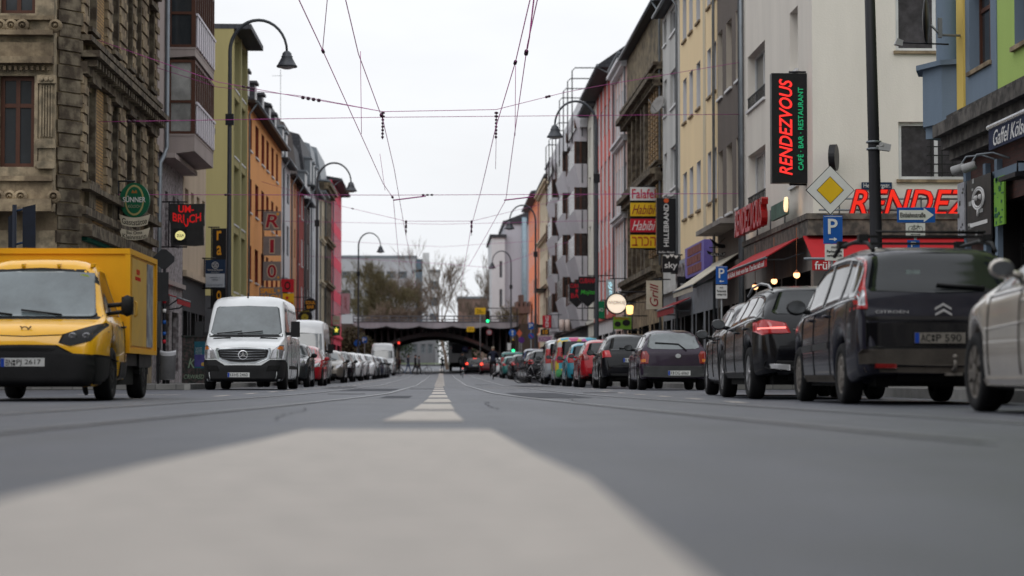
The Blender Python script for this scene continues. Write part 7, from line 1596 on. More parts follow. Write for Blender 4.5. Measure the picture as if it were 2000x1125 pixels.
b = B(); text(b, 'CRWASD', ((x0+x1)/2,D_-.0,.33), XP, UP, (x1-x0)*.85, .13, ext=.004, shear=.2); text(b, 'K', (x0+.3,D_,.75), XP, UP, .25,.3,ext=.004,shear=.3); b.build('graffiti', M('green_white_tag',(.25,.35,.25),bump=0), t)
b = B(); pz0, pz1 = atY(390,719,D_).z, atY(390,667,D_).z; px0_, px1_ = atY(379.5,700,D_).x, atY(401,700,D_).x; b.box(px0_,px1_,D_-.012,D_,pz0,pz1); po = b.build('poster', M('teal_poster',(.02,.11,.16),rough=.5,bump=0,var=.3), t)
b = B(); b.box(px0_+.01,px1_-.01,D_-.016,D_-.012,pz0+.04,pz0+.42); b.build('poster_lower_half', M('violet_poster',(.07,.06,.22),rough=.5,bump=0,var=.4,scale=4), po)
b = B(); b.disc((px1_-.07,D_-.016,pz0+.12),(0,-1,0),.06,.003,14); b.build('poster_moon', M('gold_print',(.5,.32,.08),bump=0), po); b = B()
for k in range(4): text(b, ('LIVE','MUSIK','FESTIVAL','KÖLN 2020')[k], ((px0_+px1_)/2-.03,D_-.016,pz0+.62-k*.06), XP, UP, .2,.03,ext=.002)
b.build('poster_print', white_s, po)
# posters and lights on the green house
GX = XR-.02
def wallposter(name, label, pxa, pxb, pya, pyb, mat, extra=None):
    ya, yb = atX(pxa,400,GX).y, atX(pxb,400,GX).y; z1, z0 = atX((pxa+pxb)/2,pya,GX).z, atX((pxa+pxb)/2,pyb,GX).z
    t = thing(name, label, 'poster', (GX,(ya+yb)/2,z0)); b = B(); b.box(GX-.14,GX-.11,min(ya,yb),max(ya,yb),z0,z1); b.build('board', mat, t)
    if extra: extra(t, max(ya,yb), min(ya,yb), z0, z1)
    return t
def scribble(mat, n, seed, shapes=()):
    def f(t, yl, yr, z0, z1):
        rnd = random.Random(seed); b = B(); X_ = GX-.142
        for k in range(n):
            y = yl+(yr-yl)*(.1+.8*rnd.random()); z = z0+(z1-z0)*rnd.random(); w = abs(yr-yl)*rnd.uniform(.05,.25); h = (z1-z0)*rnd.uniform(.01,.05); b.box(X_-.004,X_,y-w/2,y+w/2,max(z0,z-h),min(z1,z+h))
        b.build('print', mat, t)
        for fn in shapes: fn(t, yl, yr, z0, z1)
    return f
def ringface(t, yl, yr, z0, z1):
    b = B(); C_ = Vector((GX-.143,(yl+yr)/2, z0+(z1-z0)*.66)); w = abs(yr-yl)*.24; h = (z1-z0)*.17
    for r_ in (1.0, .8): b.tube([C_+Vector((0,math.cos(a)*w*r_,math.sin(a)*h*r_)) for a in [2*math.pi*k/20 for k in range(21)]], .02, 5)
    for q in (-.35,.35): b.ball(C_+Vector((0,w*q,h*.1)), .05, 8)
    b.tube([C_+Vector((0,0,-h)), C_+Vector((0,w*.1,-h*1.6))], .03, 5); b.box(C_.x-.004,C_.x,C_.y-w*1.5,C_.y+w*1.5,z0+(z1-z0)*.24,z0+(z1-z0)*.30); b.build('ring_drawing', white_s, t)
wallposter('flyer_board', 'white and grey flyer strip at the left edge of the clinker ground floor', 1899, 1885.5, 357, 463, M('flyer_white',(.32,.32,.34),bump=0,var=.3,scale=4), scribble(black_s, 9, 4))
wallposter('chalk_board', 'black board with a white ring-shaped face drawing', 1952, 1904, 345, 470, black_s, scribble(M('chalk_grey',(.3,.3,.29),bump=0), 7, 8, (ringface,)))
wallposter('green_poster', 'bright green poster with dark scribbled print on the clinker pillar', 1978, 1958, 345, 440, M('poster_green',(.16,.36,.04),rough=.6,bump=0), scribble(grn_s, 22, 5))
for px_, py_, lab in ((1872,330,'farther white spotlight on a bent arm over the clinker pillar'),(1893,326,'nearer white spotlight on a bent arm over the clinker pillar')):
    X_ = 8.75; q = Vector((X_, atX(px_,py_,X_).y, atX(px_,py_,X_).z)); t = thing('spotlight', lab, 'spotlight', q); b = B(); b.sm=True; b.lathe(q,Vector((-.8,.5,-.3)),[(-.12,.03),(-.11,.07),(.10,.08),(.12,.07),(.12,0)],16); b.build('head', M('pale_metal',(.42,.42,.42)), t)
    b = B(); b.tube([q, q+Vector((.12,-.05,.2)), q+Vector((.35,-.2,.22)), (XR,q.y-.5,q.z+.1)], .018, 6); b.build('arm', zinc, t)
C_ = Vector((8.8, atX(1985,350,8.8).y, atX(1985,350,8.8).z)); t = thing('flood_lamp', 'flat dark wall lamp above the green poster', 'lamp', C_); b = B(); b.slab([C_+Vector((-.15,-.5,0)),C_+Vector((.3,-.5,.05)),C_+Vector((.3,.5,.05)),C_+Vector((-.15,.5,0))],(0,0,.07)); b.build('shade', iron, t); b = B(); b.tube([C_+Vector((.1,.3,.05)),C_+Vector((.1,.3,.3)),(XR,C_.y+.3,C_.z+.3)], .02, 6); b.build('arm', iron, t)
# mirror dish and camera on the corner strip
D_ = 38.2; C_ = atY(1811, 40, D_); t = thing('traffic_mirror', 'round dark dish seen edge-on, held out from the mustard corner strip', 'mirror', C_-Vector((0,0,.4))); nv = Vector((-.95,.30,0)).normalized(); b = B(); b.sm=True; b.lathe(C_,nv,[(-.03,.0),(-.02,.3),(.0,.39),(.02,.41),(.04,.39),(.07,.2),(.08,0)],28); b.build('dish', black_s, t)
b = B(); b.tube([(XR+.02,D_+.1,atY(1885,68,D_).z),(C_.x+.25,D_+.05,atY(1885,68,D_).z),(C_.x+.06,D_,C_.z-.08)], .022, 8); b.box(C_.x+.2,C_.x+.27,D_,D_+.08,C_.z-.3,C_.z+.05); b.build('arm', post, t)
C_ = atY(1756,82,D_); t = thing('security_camera', 'small grey camera on a thin arm left of the round dish', 'camera', C_); b = B(); b.slab([C_+Vector((-.07,0,-.04)),C_+Vector((.06,0,-.07)),C_+Vector((.08,0,.03)),C_+Vector((-.03,0,.07))],(0,.12,0)); b.build('housing', M('pale_metal',(.42,.42,.42)), t); b = B(); b.tube([C_+Vector((.05,.06,0)), C_+Vector((.9,.06,-.03))], .015, 6); b.build('arm', iron, t)
# pendant lamps at the cafe
for px_, py_, X_, lab in ((1475,560,8.9,'left pendant'),(1512,549,8.9,'middle pendant'),(1556,537,8.9,'right pendant')):
    q = atX(px_,py_,X_); t = thing('pendant_lamp', lab+' of three warm lamps glowing under the cafe awning', 'lamp', q-Vector((0,0,.1)), 0, 'warm pendant lamps under the cafe awning'); b = B(); b.ball(q,.085,12); b.build('bulb', M('bulb_glow',(1,.5,.22),emit=2.6), t); b = B(); b.sm=True; b.lathe(q,UP,[(.05,.09),(.09,.05),(.13,.01)],14); b.tube([q+Vector((0,0,.1)),(q.x,q.y,4.05)], .008, 5); b.build('shade', M('amber_glass',(.30,.10,.04),rough=.2,bump=0), t)
q = atX(1284,205,9.0); t = thing('satellite_dish', 'grey satellite dish on the light grey house wall', 'satellite dish', q-Vector((0,0,.4))); nv = Vector((-.5,-.3,.25)).normalized(); b = B(); b.sm=True; b.lathe(q,nv,[(-.08,0),(-.05,.25),(.02,.42),(.0,.42),(-.07,.25),(-.1,0)],22); b.build('dish', M('dish_grey',(.22,.21,.20)), t); b = B(); b.tube([q-nv*.08,(XR,q.y,q.z-.1)], .03, 6); b.tube([q-UP*.35, q+nv*.5], .015, 6); b.build('arm', post, t)
q = atX(1082,438,8.9); t = thing('satellite_dish', 'small black satellite dish by the slim white house', 'satellite dish', q-Vector((0,0,.4))); b = B(); b.sm=True; b.lathe(q,Vector((-.5,-.6,.2)),[(-.08,0),(-.05,.3),(.02,.45),(.0,.45),(-.07,.3),(-.1,0)],22); b.build('dish', black_s, t); b = B(); b.tube([q,(XR,q.y,q.z)], .03, 6); b.build('arm', post, t)
q = atX(548,225,-11.5); t = thing('roof_aerial', 'thin television aerial standing on the orange house roof', 'aerial', q-Vector((0,0,1))); b = B(); b.tube([q-Vector((0,0,1)), atY(548,135,q.y)], .022, 5); a_ = atY(548,148,q.y); b.tube([a_+Vector((-.6,0,0)),a_+Vector((.1,0,0))], .015, 5); b.build('mast', post, t)
# ================================================================== OVERHEAD WIRES
wirem = M('fringe_tinted_wire', (.36,.05,.24), rough=.55, var=.1, bump=0); wirec = M('fringe_tinted_contact_wire', (.9,.18,.62), rough=.5, var=.1, bump=0); insm = M('insulator', (.05,.018,.035), rough=.4, bump=0)  # magenta lens fringing painted into both wires; contact wire lightened for its shaded underside
WG = 'tram contact wires'; SG = 'span wires across the street'
def wire(name, label, pts, r, cat, group, knots=()):
    P3 = [atY(*p) for p in pts]; t = thing(name, label, cat, P3[0], 0, group); b = B(); q = []
    for a, c in zip(P3, P3[1:]):
        for i in range(6): q.append(a.lerp(c, i/6))
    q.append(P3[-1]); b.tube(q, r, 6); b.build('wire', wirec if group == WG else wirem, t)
    for (i, f_, ln, rr) in knots:
        a = P3[i].lerp(P3[i+1], f_); d = (P3[i+1]-P3[i]).normalized(); b = B(); b.sm = True; n = max(2, int(ln/.14)); pr = []
        for k in range(n): pr += [(k*.14, r), (k*.14+.02, rr), (k*.14+.08, rr), (k*.14+.1, r)]
        b.lathe(a, d, pr, 8); b.build('insulator', insm, t)
    return t
wz = 6.0
def D6(py, z=6.0): return F*(z-EYE)/(VY-py)
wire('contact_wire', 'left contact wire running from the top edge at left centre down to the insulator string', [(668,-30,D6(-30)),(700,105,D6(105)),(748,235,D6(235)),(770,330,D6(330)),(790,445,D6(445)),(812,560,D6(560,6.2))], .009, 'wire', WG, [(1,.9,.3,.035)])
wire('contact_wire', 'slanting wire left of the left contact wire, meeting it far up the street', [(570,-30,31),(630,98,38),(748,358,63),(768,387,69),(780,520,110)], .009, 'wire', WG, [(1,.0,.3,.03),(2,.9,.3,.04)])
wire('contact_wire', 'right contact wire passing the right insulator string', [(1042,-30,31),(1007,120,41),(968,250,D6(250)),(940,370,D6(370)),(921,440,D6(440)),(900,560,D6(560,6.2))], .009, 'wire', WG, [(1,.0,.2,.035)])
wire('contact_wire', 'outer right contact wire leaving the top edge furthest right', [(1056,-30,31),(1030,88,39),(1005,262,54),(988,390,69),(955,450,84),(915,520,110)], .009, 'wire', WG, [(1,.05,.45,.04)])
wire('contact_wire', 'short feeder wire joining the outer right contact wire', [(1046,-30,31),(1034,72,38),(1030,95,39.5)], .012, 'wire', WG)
for px_, D_, lab in ((748,55,'left'),(969.5,55,'right')):
    a, c = atY(px_,218,D_), atY(px_-1,272,D_); t = thing('insulator_string', lab+' hanging string of insulators below the first span wire', 'insulator', a, 0, 'insulator strings'); b = B(); b.sm=True; pr=[]; L_ = (a-c).length; n = 8
    for k in range(n): z = L_*k/n; rr = .05 if k in (0,1) else .035; pr += [(z,.012),(z+.015,rr),(z+.05,rr),(z+.065,.012)]
    b.lathe(a, (c-a), pr+[(L_,.012)], 10); b.build('string', insm, t)
    a, c = atY(793 if px_<800 else 921,430,84), atY(793 if px_<800 else 921,460,84)
    t = thing('insulator_string', 'smaller far %s string of insulators' % lab, 'insulator', a, 0, 'insulator strings'); b = B(); b.sm=True; b.lathe(a,(c-a),[(0,.012),(.03,.045),(.12,.045),(.14,.012),(.2,.045),(.3,.045),(.32,.012),(.45,.04),(.5,.012),(.6,.01)],10); b.build('string', insm, t)
wire('span_wire', 'nearest sagging span wire carrying both insulator strings', [(190,78,56.8),(425,160,56),(560,185,55.4),(748,218,55),(969,214,55),(1105,180,58),(1180,166,62),(1455,120,66.8)], .008, 'wire', SG, [(1,.35,.45,.03),(2,.15,.6,.045),(4,.7,.4,.035)])
wire('span_wire', 'straight span wire just below the nearest one', [(190,238,56.8),(748,229,58),(1455,223,66.8)], .008, 'wire', SG, [(0,.1,.3,.04)])
wire('span_wire', 'second span wire from the bay house slanting down to the right', [(300,130,68),(425,170,66),(585,187,64),(748,218,55)], .008, 'wire', SG)
wire('span_wire', 'level span wire at the height of the round brewery sign', [(232,380,60),(770,381,69),(1455,378,66.8)], .009, 'wire', SG, [(0,.35,.3,.035),(1,.08,.5,.03)])
wire('span_wire', 'short purple-fringed registration arm on the left contact wire', [(768,391,69),(832,383,69)], .02, 'wire', SG); wire('span_wire', 'short purple-fringed registration arm on the right contact wire', [(985,391,69),(1043,384,70)], .02, 'wire', SG)
wire('span_wire', 'far sagging span wire at mid height', [(480,345,111),(665,402,100),(793,432,84),(921,432,84),(1040,403,100),(1180,372,120)], .008, 'wire', SG, [(1,.2,.5,.03)])
wire('span_wire', 'thin level wire in front of the far curved lamps', [(548,432,122),(862,438,124),(1200,430,117)], .009, 'wire', SG)
wire('span_wire', 'far span wire above the bare trees', [(600,500,146),(862,515,150),(960,523,150),(1130,465,146)], .010, 'wire', SG)
wire('span_wire', 'farthest low span wire before the bridge', [(640,470,170),(862,482,172),(1060,470,172)], .010, 'wire', SG)
for (a_, c_, lab) in (((704,100,43),(706,262,43),'left upper'),((861-119,300,60),(752,372,60),'left lower'),((1007,128,43),(1006,265,43),'right upper')):
    wire('dropper_wire', 'thin vertical dropper wire, %s' % lab, [a_, c_], .006, 'wire', 'dropper wires')
wire('dropper_wire', 'thin vertical dropper wire below the right insulator string', [(969,272,55),(968,330,56)], .006, 'wire', 'dropper wires')
wire('dropper_wire', 'dropper wire from the top edge near the slanting left wire', [(641,-20,36),(630,98,38)], .007, 'wire', 'dropper wires')
# ================================================================== PEOPLE
skin = M('skin', (.42,.24,.17), rough=.6, bump=0, var=.08); hairm = M('dark_hair', (.03,.022,.016), rough=.8, bump=0)
def cloth(k, c): return M(k, c, rough=.9, var=.2, scale=6, bump=.15)
def person(label, X, Y, rz, top, legs, h=1.75, stride=.22, pose='walk', group=None, z=None, hairc=None, shoes=None, cat='person'):
    s = h/1.75; t = thing('person', label, cat, (X, Y, gz(Y) if z is None else z), rz, group)
    J = {}; Ed = []
    def v(n, x, y, z_, r, par=None):
        J[n] = (Vector((x*s,y*s,z_*s)), r*s)
        if par: Ed.append((par, n))
    if pose == 'walk':
        v('pel',0,0,.95,.13); v('wa',0,.01,1.08,.125,'pel'); v('ch',0,.0,1.28,.155,'wa'); v('sh',0,-.01,1.42,.12,'ch'); v('nk',0,.0,1.50,.055,'sh'); v('hd0',0,.02,1.57,.075,'nk'); v('hd1',0,.03,1.65,.095,'hd0'); v('hd2',0,.02,1.72,.06,'hd1')
        for q, sd_ in ((1,1),(-1,-1)):
            f = stride*q
            v('hp%d'%q,.10*sd_,0,.90,.095,'pel'); v('kn%d'%q,.105*sd_,f*.55+.03,.50,.062,'hp%d'%q); v('an%d'%q,.11*sd_,f-.02 - (0.08 if q<0 else 0),.09+(.05 if q<0 else 0),.045,'kn%d'%q); v('to%d'%q,.12*sd_,f+.13,.045,.042,'an%d'%q)
            v('so%d'%q,.19*sd_,-.01,1.40,.07,'sh'); v('el%d'%q,.25*sd_,-.03-f*.4,1.12,.05,'so%d'%q); v('wr%d'%q,.25*sd_,.08-f*.7,.90,.035,'el%d'%q); v('ha%d'%q,.24*sd_,.12-f*.8,.81,.038,'wr%d'%q)
    else:   # riding a bicycle, seat at .98, facing +y
        v('pel',0,-.05,1.05,.14); v('wa',0,.05,1.18,.13,'pel'); v('ch',0,.12,1.36,.165,'wa'); v('sh',0,.17,1.50,.13,'ch'); v('nk',0,.21,1.58,.055,'sh'); v('hd0',0,.24,1.65,.075,'nk'); v('hd1',0,.25,1.73,.095,'hd0'); v('hd2',0,.24,1.80,.06,'hd1')
        for q, kz, ky, az, ay in ((1,.88,.28,.50,.20),(-1,.66,.22,.22,.05)):
            v('hp%d'%q,.10*q,-.03,1.0,.1,'pel'); v('kn%d'%q,.14*q,ky,kz,.065,'hp%d'%q); v('an%d'%q,.13*q,ay-.08,az,.045,'kn%d'%q); v('to%d'%q,.13*q,ay+.08,az-.05,.04,'an%d'%q)
            v('so%d'%q,.20*q,.17,1.47,.075,'sh'); v('el%d'%q,.29*q,.30,1.24,.05,'so%d'%q); v('wr%d'%q,.26*q,.48,1.08,.035,'el%d'%q); v('ha%d'%q,.25*q,.54,1.05,.038,'wr%d'%q)
    names = list(J); me = bpy.data.meshes.new('body'); me.from_pydata([tuple(J[n][0]) for n in names], [(names.index(a), names.index(c)) for a, c in Ed], [])
    o = bpy.data.objects.new('body', me); COL.objects.link(o); md = o.modifiers.new('skin', 'SKIN'); md.use_smooth_shade = True; sk = me.skin_vertices[0].data
    for i, n in enumerate(names): r_ = J[n][1]; sk[i].radius = (r_, r_*(.78 if n in ('ch','wa','pel','sh') else 1)); sk[i].use_root = (n == 'pel')
    o.modifiers.new('sub', 'SUBSURF').levels = 1; o.modifiers['sub'].render_levels = 1
    dg = bpy.context.evaluated_depsgraph_get(); m2 = bpy.data.meshes.new_from_object(o.evaluated_get(dg)); bpy.data.objects.remove(o); m2.name = 'body'
    for m in (top, legs, skin, shoes or black_s): m2.materials.append(m)
    ph = J['pel'][0].z
    for p_ in m2.polygons:
        c_ = p_.center; dmin = min(names, key=lambda n: (J[n][0]-c_).length - J[n][1])
        p_.material_index = 2 if (dmin[:2] in ('hd','nk','ha')) else 3 if dmin[:2] == 'to' else 1 if dmin[:2] in ('kn','an','hp') or (dmin == 'pel' and c_.z < ph) else 0
        p_.use_smooth = True
    o = bpy.data.objects.new('body', m2); COL.objects.link(o); o.parent = t; WM[o.name] = WM[t.name]
    H = J['hd1'][0]; hr = J['hd1'][1]; b = B(); b.ball(H+Vector((0,-.012,.035))*s, hr*1.02, 12, (1,1.02,.9)); b.build('hair', hairc or hairm, t, world=False)
    b = B(); b.ball(H+Vector((0,hr*.98,-.01)), .018*s, 6)
    for sd_ in (-1,1): b.ball(H+Vector((sd_*hr*.98,0,-.01)), .025*s, 6, (.4,.8,1.2)); 
    b.build('face_features', skin, t, world=False)
    return t
def bicycle(label, X, Y, rz, mat, group=None, z=None, lamp_on=False):
    t = thing('bicycle', label, 'bicycle', (X, Y, gz(Y) if z is None else z), rz, group); R_ = .335; wy = (-.52, .53)
    for y in wy:
        b = B(); b.sm = True; C_ = Vector((0,y,R_)); b.tube([C_+Vector((0,math.cos(a)*R_*.97,math.sin(a)*R_*.97)) for a in [2*math.pi*k/24 for k in range(25)]], .019, 6, cap=False); w = b.build('wheel', rubber, t, world=False)
        b = B()
        for k in range(9): a = math.pi*k/9; d = Vector((0,math.cos(a),math.sin(a)))*R_*.95; b.tube([C_-d, C_+d], .004, 3)
        b.lathe(C_-Vector((.03,0,0)),(1,0,0),[(0,.02),(.06,.02)],8); b.build('spokes', chrome, w, world=False)
    b = B(); bb_ = (0,-.05,.29); st = (0,-.22,.80); hd = (0,.36,.86); hl = (0,.40,.72); tb = lambda *p: b.tube(list(p), .016, 6)
    tb(bb_, st); tb(st, hd); tb(bb_, hl); tb(hd, hl, (0,.53,.335)); tb(st, (0,-.52,.335), bb_); b.build('frame', mat, t, world=False)
    b = B(); b.tube([(0,.36,.86),(0,.34,1.0)], .014, 6); b.tube([(-.28,.42,1.03),(-.1,.38,1.03),(.1,.38,1.03),(.28,.42,1.03)], .013, 6); b.build('handlebar', iron, t, world=False)
    b = B(); b.tube([st,(0,-.26,.93)], .014, 6); b.ball((0,-.26,.95), .11, 10, (.7,1.2,.35)); b.build('saddle', plast, t, world=False)
    b = B()
    for q in (1,-1): b.tube([(0,-.05,.29),(.08*q,-.05+.15*q,.29+.06*q),(.16*q,-.05+.15*q,.29+.06*q)], .011, 5)
    b.lathe((.03,-.05,.29),(1,0,0),[(0,.09),(.01,.09)],14); b.build('crank', chrome, t, world=False)
    b = B(); b.box(-.05,.05,-.75,-.35,.72,.735); b.tube([(0,-.7,.72),(0,-.52,.34)], .008, 4)
    b.tube([Vector((0,-.52+math.cos(a)*.37,.335+math.sin(a)*.37)) for a in [math.pi*(.35+.75*k/8) for k in range(9)]], .02, 5); b.build('luggage_rack', iron, t, world=False)
    if lamp_on: b = B(); b.ball((0,-.76,.68), .035, 8); b.build('rear_lamp', redglow, t, world=False)
    return t
blk = cloth('black_cloth', (.012,.012,.014)); jean = cloth('blue_jeans', (.09,.13,.21)); dkb = cloth('dark_blue_cloth', (.015,.018,.035)); brn = cloth('brown_cloth', (.10,.035,.03)); gyc = cloth('grey_cloth', (.10,.10,.11)); gnc = cloth('green_cloth', (.06,.12,.10))
PG = 'people crossing the street far away'; XW = lambda px, Y: atY(px, 720, Y).x
person('person in dark jacket and pale blue jeans walking across, left of the pair', XW(797,196), 196, -1.2, dkb, jean, 1.78, group=PG)
person('person dressed all in black walking next to the one in pale jeans', XW(811,194), 194, -1.3, blk, blk, 1.75, group=PG, hairc=blk)
person('person in a reddish brown coat at the left kerb crossing', XW(780,199), 199, 1.3, brn, blk, 1.62, .12, group=PG)
person('person in black standing on the centre line below the arch', XW(864.5,222), 222, 2.9, blk, jean, 1.55, .15, group=PG)
person('tiny green-clad person at the far edge of the junction', XW(879,285), 285, 1.5, gnc, gyc, 1.6, .1, group=PG)
person('person in dark blue near the left kerb, beside the parked far van', XW(771,188), 188, .4, dkb, gyc, 1.68, .08, group=PG)
person('person in grey at the left crossing, nearest the mossy tree', XW(757,203), 203, -1.4, gyc, jean, 1.7, .15, group=PG)
person('person in black crossing right of the centre line', XW(925,226), 226, 1.4, blk, gyc, 1.7, .15, group=PG)
person('person standing behind the yellow post van, only dark trouser legs showing', -5.05, 31.9, 0, blk, blk, 1.72, .10)
bicycle('bicycle wheeled across the street beside the person in black', XW(825,193), 193, -1.55, iron); person('person pushing the bicycle, mostly hidden behind the one in black', XW(818,194.6), 194.8, -1.4, gyc, blk, 1.66, .18)
bicycle('bicycle with a glowing red rear lamp under the nearer-centre cyclist', XW(903.5,157), 157, 0, iron, lamp_on=True); person('cyclist in black riding away near the centre of the street', XW(903.5,157), 157, 0, blk, blk, 1.75, pose='ride', hairc=blk)
bicycle('dark bicycle under the bigger cyclist on the right', XW(963,131), 131, 0, iron); person('cyclist in a dark blue coat with light hair riding away on the right', XW(963,131), 131, 0, dkb, blk, 1.88, pose='ride', hairc=cloth('light_hair',(.30,.26,.20)))
BG = 'bicycles parked by the black off-roader'
bicycle('parked bicycle standing crosswise behind the black off-roader, front one', XW(1038,97), 96.8, 1.35, iron, BG, .07); bicycle('parked bicycle behind the front one, at the black off-roader', XW(1047,98.2), 98.3, -1.75, M('bike_silver',(.3,.3,.32),rough=.4,metal=.5,bump=0), BG, .07)
bicycle('parked bicycle in the road by the far white van', XW(768,176), 176.5, 1.2, iron)
# ================================================================== SIGNALS + FAR SIGNS
sigb = M('signal_housing', (.015,.018,.015), rough=.6, bump=0); gl_ = M('green_signal_glow', (.03,1,.35), emit=1.7); rl_ = M('red_signal_glow', (1,.05,.03), emit=1.4); off_ = M('unlit_lens', (.05,.02,.015), rough=.3, bump=0)
def signal(label, px, pyg, D, lit, polex=None, n=3, sc=1.0):
    C_ = atY(px, pyg, D); t = thing('traffic_light', label, 'traffic light', (C_.x, D, gz(D)), 0); r = .11*sc
    b = B(); b.box(C_.x-r*1.45,C_.x+r*1.45,D,D+.25,C_.z-r*1.5,C_.z+r*1.5+(n-1)*r*2.6); b.build('housing', sigb, t)
    for k in range(n):
        m = (gl_ if k == 0 else off_) if lit == 'g' else (rl_ if k == n-1 else off_); b = B(); b.disc((C_.x,D-.02,C_.z+k*r*2.6),(0,1,0),r,.02,16); b.build('lens', m, t); b = B()
        for i in range(8): a0,a1 = math.pi*i/8, math.pi*(i+1)/8; b.slab([(C_.x+r*math.cos(a0),D-.15,C_.z+k*r*2.6+r*math.sin(a0)),(C_.x+r*math.cos(a1),D-.15,C_.z+k*r*2.6+r*math.sin(a1)),(C_.x+r*1.12*math.cos(a1),D-.15,C_.z+k*r*2.6+r*1.12*math.sin(a1)),(C_.x+r*1.12*math.cos(a0),D-.15,C_.z+k*r*2.6+r*1.12*math.sin(a0))],(0,.15,0))
        b.build('visor', sigb, t)
    b = B(); xp = polex if polex is not None else C_.x
    b.tube([(xp,D+.3,gz(D)),(xp,D+.3,C_.z+n*r*2.6+.1),(C_.x,D+.3,C_.z+n*r*2.6+.1),(C_.x,D+.2,C_.z+r)], .05, 8); b.build('pole', iron, t); return t
signal('green traffic light hanging over the street in front of the bridge parapet', 952.5, 627, 198, 'g', polex=6.9, sc=1.25)
signal('green traffic light on the right kerb post under the blue arrow sign', 1002.5, 685, 184, 'g', sc=1.2)
signal('red traffic light at the left kerb in front of the arch', 779, 682, 198, 'r')
def farsign(name, label, px, py, D, w, h, mat, shape='rect', txt=None, tm=None, polex=None, base=True, cat='road sign', extra=None):
    C_ = atY(px, py, D); t = thing(name, label, cat, (C_.x, D, gz(D))); b = B()
    pts = {'rect': [(-w/2,-h/2),(w/2,-h/2),(w/2,h/2),(-w/2,h/2)], 'round': [(w/2*math.cos(2*math.pi*k/24), h/2*math.sin(2*math.pi*k/24)) for k in range(24)], 'diamond': [(0,-h/2),(w/2,0),(0,h/2),(-w/2,0)]}[shape]
    b.slab([(C_.x+x,D,C_.z+z) for x,z in pts], (0,.03,0)); b.build('board', mat, t)
    if txt: b = B(); text(b, txt, (C_.x,D,C_.z), XP, UP, w*.7, h*.6, ext=.01, bold=.02); b.build('lettering', tm or white_s, t)
    if base: b = B(); b.tube([(C_.x,D+.06,gz(D)),(C_.x,D+.06,C_.z+h/2)], .035, 6); b.build('post', post, t)
    else: b = B(); b.tube([(C_.x,D+.04,C_.z+h/2-.05),(C_.x,D+.04,C_.z+h/2+.25)], .02, 5); b.build('hanger', post, t)
    if extra: extra(t, C_, D)
    return t
farsign('direction_sign', 'yellow direction sign above the bridge parapet', 938, 607.5, 204, 1.0, .62, yel_s, txt='Ring\nStadion', tm=ink)
farsign('height_sign', 'yellow clearance board hung below the bridge parapet', 919, 643, 206.5, .72, .48, yel_s, txt='2,80 m', tm=ink, base=False)
farsign('ban_sign', 'pale red-rimmed round ban sign on the bridge', 955.5, 649, 206, .55, .55, M('faded_red',(.3,.06,.07),bump=0), 'round', base=False, extra=lambda t,C_,D: (lambda b: (b.disc((C_.x,D-.006,C_.z),(0,-1,0),.2,.004,20), b.build('field', M('dull_white',(.3,.28,.3),bump=0), t)))(B()))
farsign('blue_arrow_sign', 'round blue arrow sign on the right kerb post', 1001, 650, 184.5, .62, .62, blue_s, 'round', base=True, extra=lambda t,C_,D: (lambda b: (b.slab([(C_.x-.04,D-.006,C_.z-.2),(C_.x+.04,D-.006,C_.z-.2),(C_.x+.04,D-.006,C_.z+.08),(C_.x+.12,D-.006,C_.z+.08),(C_.x,D-.006,C_.z+.22),(C_.x-.12,D-.006,C_.z+.08),(C_.x-.04,D-.006,C_.z+.08)],(0,-.004,0)), b.build('arrow', white_s, t)))(B()))
farsign('small_diamond_sign', 'small yellow diamond sign right above the kerb post traffic light', 1002, 667, 184.2, .42, .42, yel_s, 'diamond', base=False)
farsign('white_plate', 'white arrow plate left of the kerb post traffic light', 994.5, 677, 183.5, .3, .62, white_s)
farsign('parking_sign', 'small blue parking sign in front of the salmon house', 1037, 636.5, 150, .36, .46, blue_s, txt='P')
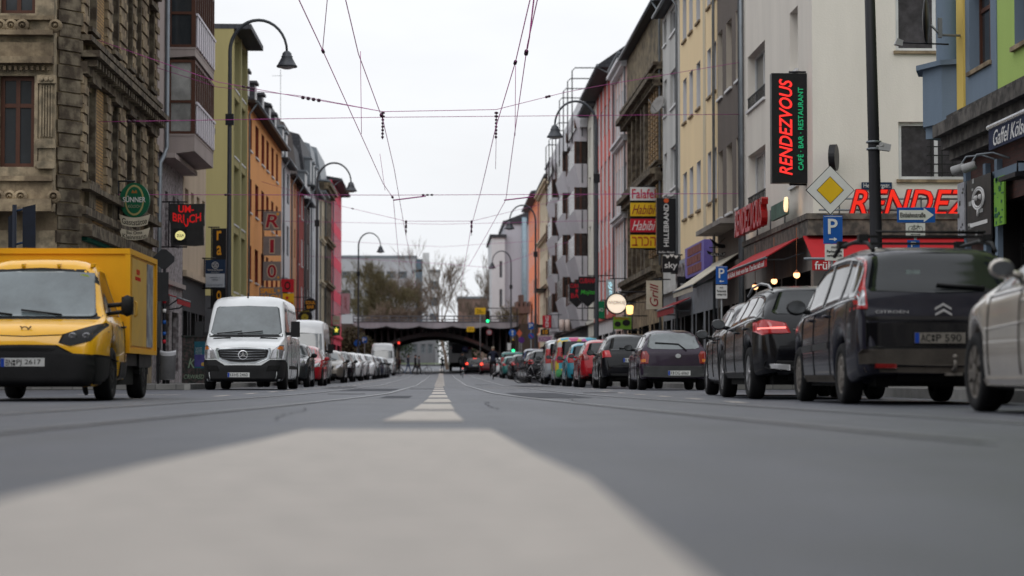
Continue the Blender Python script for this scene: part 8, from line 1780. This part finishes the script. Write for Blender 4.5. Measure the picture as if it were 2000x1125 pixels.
farsign('no_stopping_sign', 'round dark blue no stopping sign below the far parking sign', 1037.5, 656, 149.5, .40, .40, blue_s, 'round', extra=lambda t,C_,D: (lambda b: (b.slab([(C_.x-.13,D-.006,C_.z+.1),(C_.x-.1,D-.006,C_.z+.13),(C_.x+.13,D-.006,C_.z-.1),(C_.x+.1,D-.006,C_.z-.13)],(0,-.004,0)), b.build('bar', red_s, t)))(B()))
farsign('no_stopping_sign', 'round purple-looking no stopping sign right of the kerb traffic light', 1018.5, 664, 176, .5, .5, M('purple_blue',(.10,.03,.18),bump=0), 'round')
farsign('blue_round_sign', 'round blue sign at the left bridge end', 697.5, 670, 184, .55, .55, blue_s, 'round'); farsign('parking_sign', 'small blue parking sign beside the left round blue sign', 712, 664, 184.5, .42, .5, blue_s, txt='P')
farsign('orange_flag', 'orange-red slanting banner near the right bridge end', 1014.5, 651, 190, .5, .7, M('orange_red_cloth',(.55,.12,.06),bump=0), 'diamond', cat='banner')
farsign('blue_far_sign', 'blue square sign seen under the arch left of the lorry', 908, 682, 215, .5, .4, blue_s, txt='A1')
# ================================================================== the street behind the camera (seen in reflections)
RB = random.Random(4); y = 14.0
for i in range(7):
    L_ = RB.uniform(14, 20); house('far_end_house', 'house %s on the right behind the photographer' % ('first second third fourth fifth sixth seventh'.split()[i]), 1, None, RB.uniform(13,17), [rend, dk1, cr1, browns, lg1, redp, concr][i], cols=[(1.2+2.6*k, 2.4+2.6*k) for k in range(int((L_-1)/2.6))], rows=rowsz(4.6, 3), ys=(y-L_, y-.02), gf=3.8, gut=False, roof='flat')
    y -= L_
y = 12.0
for i in range(8):
    L_ = RB.uniform(14, 20); house('far_end_house', 'house %s on the left behind the photographer' % ('first second third fourth fifth sixth seventh eighth'.split()[i]), -1, None, RB.uniform(13,17), [stone, beige, olive, brw, concr, pink2, dk1, browns][i], cols=[(1.2+2.6*k, 2.4+2.6*k) for k in range(int((L_-1)/2.6))], rows=rowsz(4.6, 3), ys=(y-L_, y-.02), gf=3.8, gut=False, roof='flat')
    y -= L_
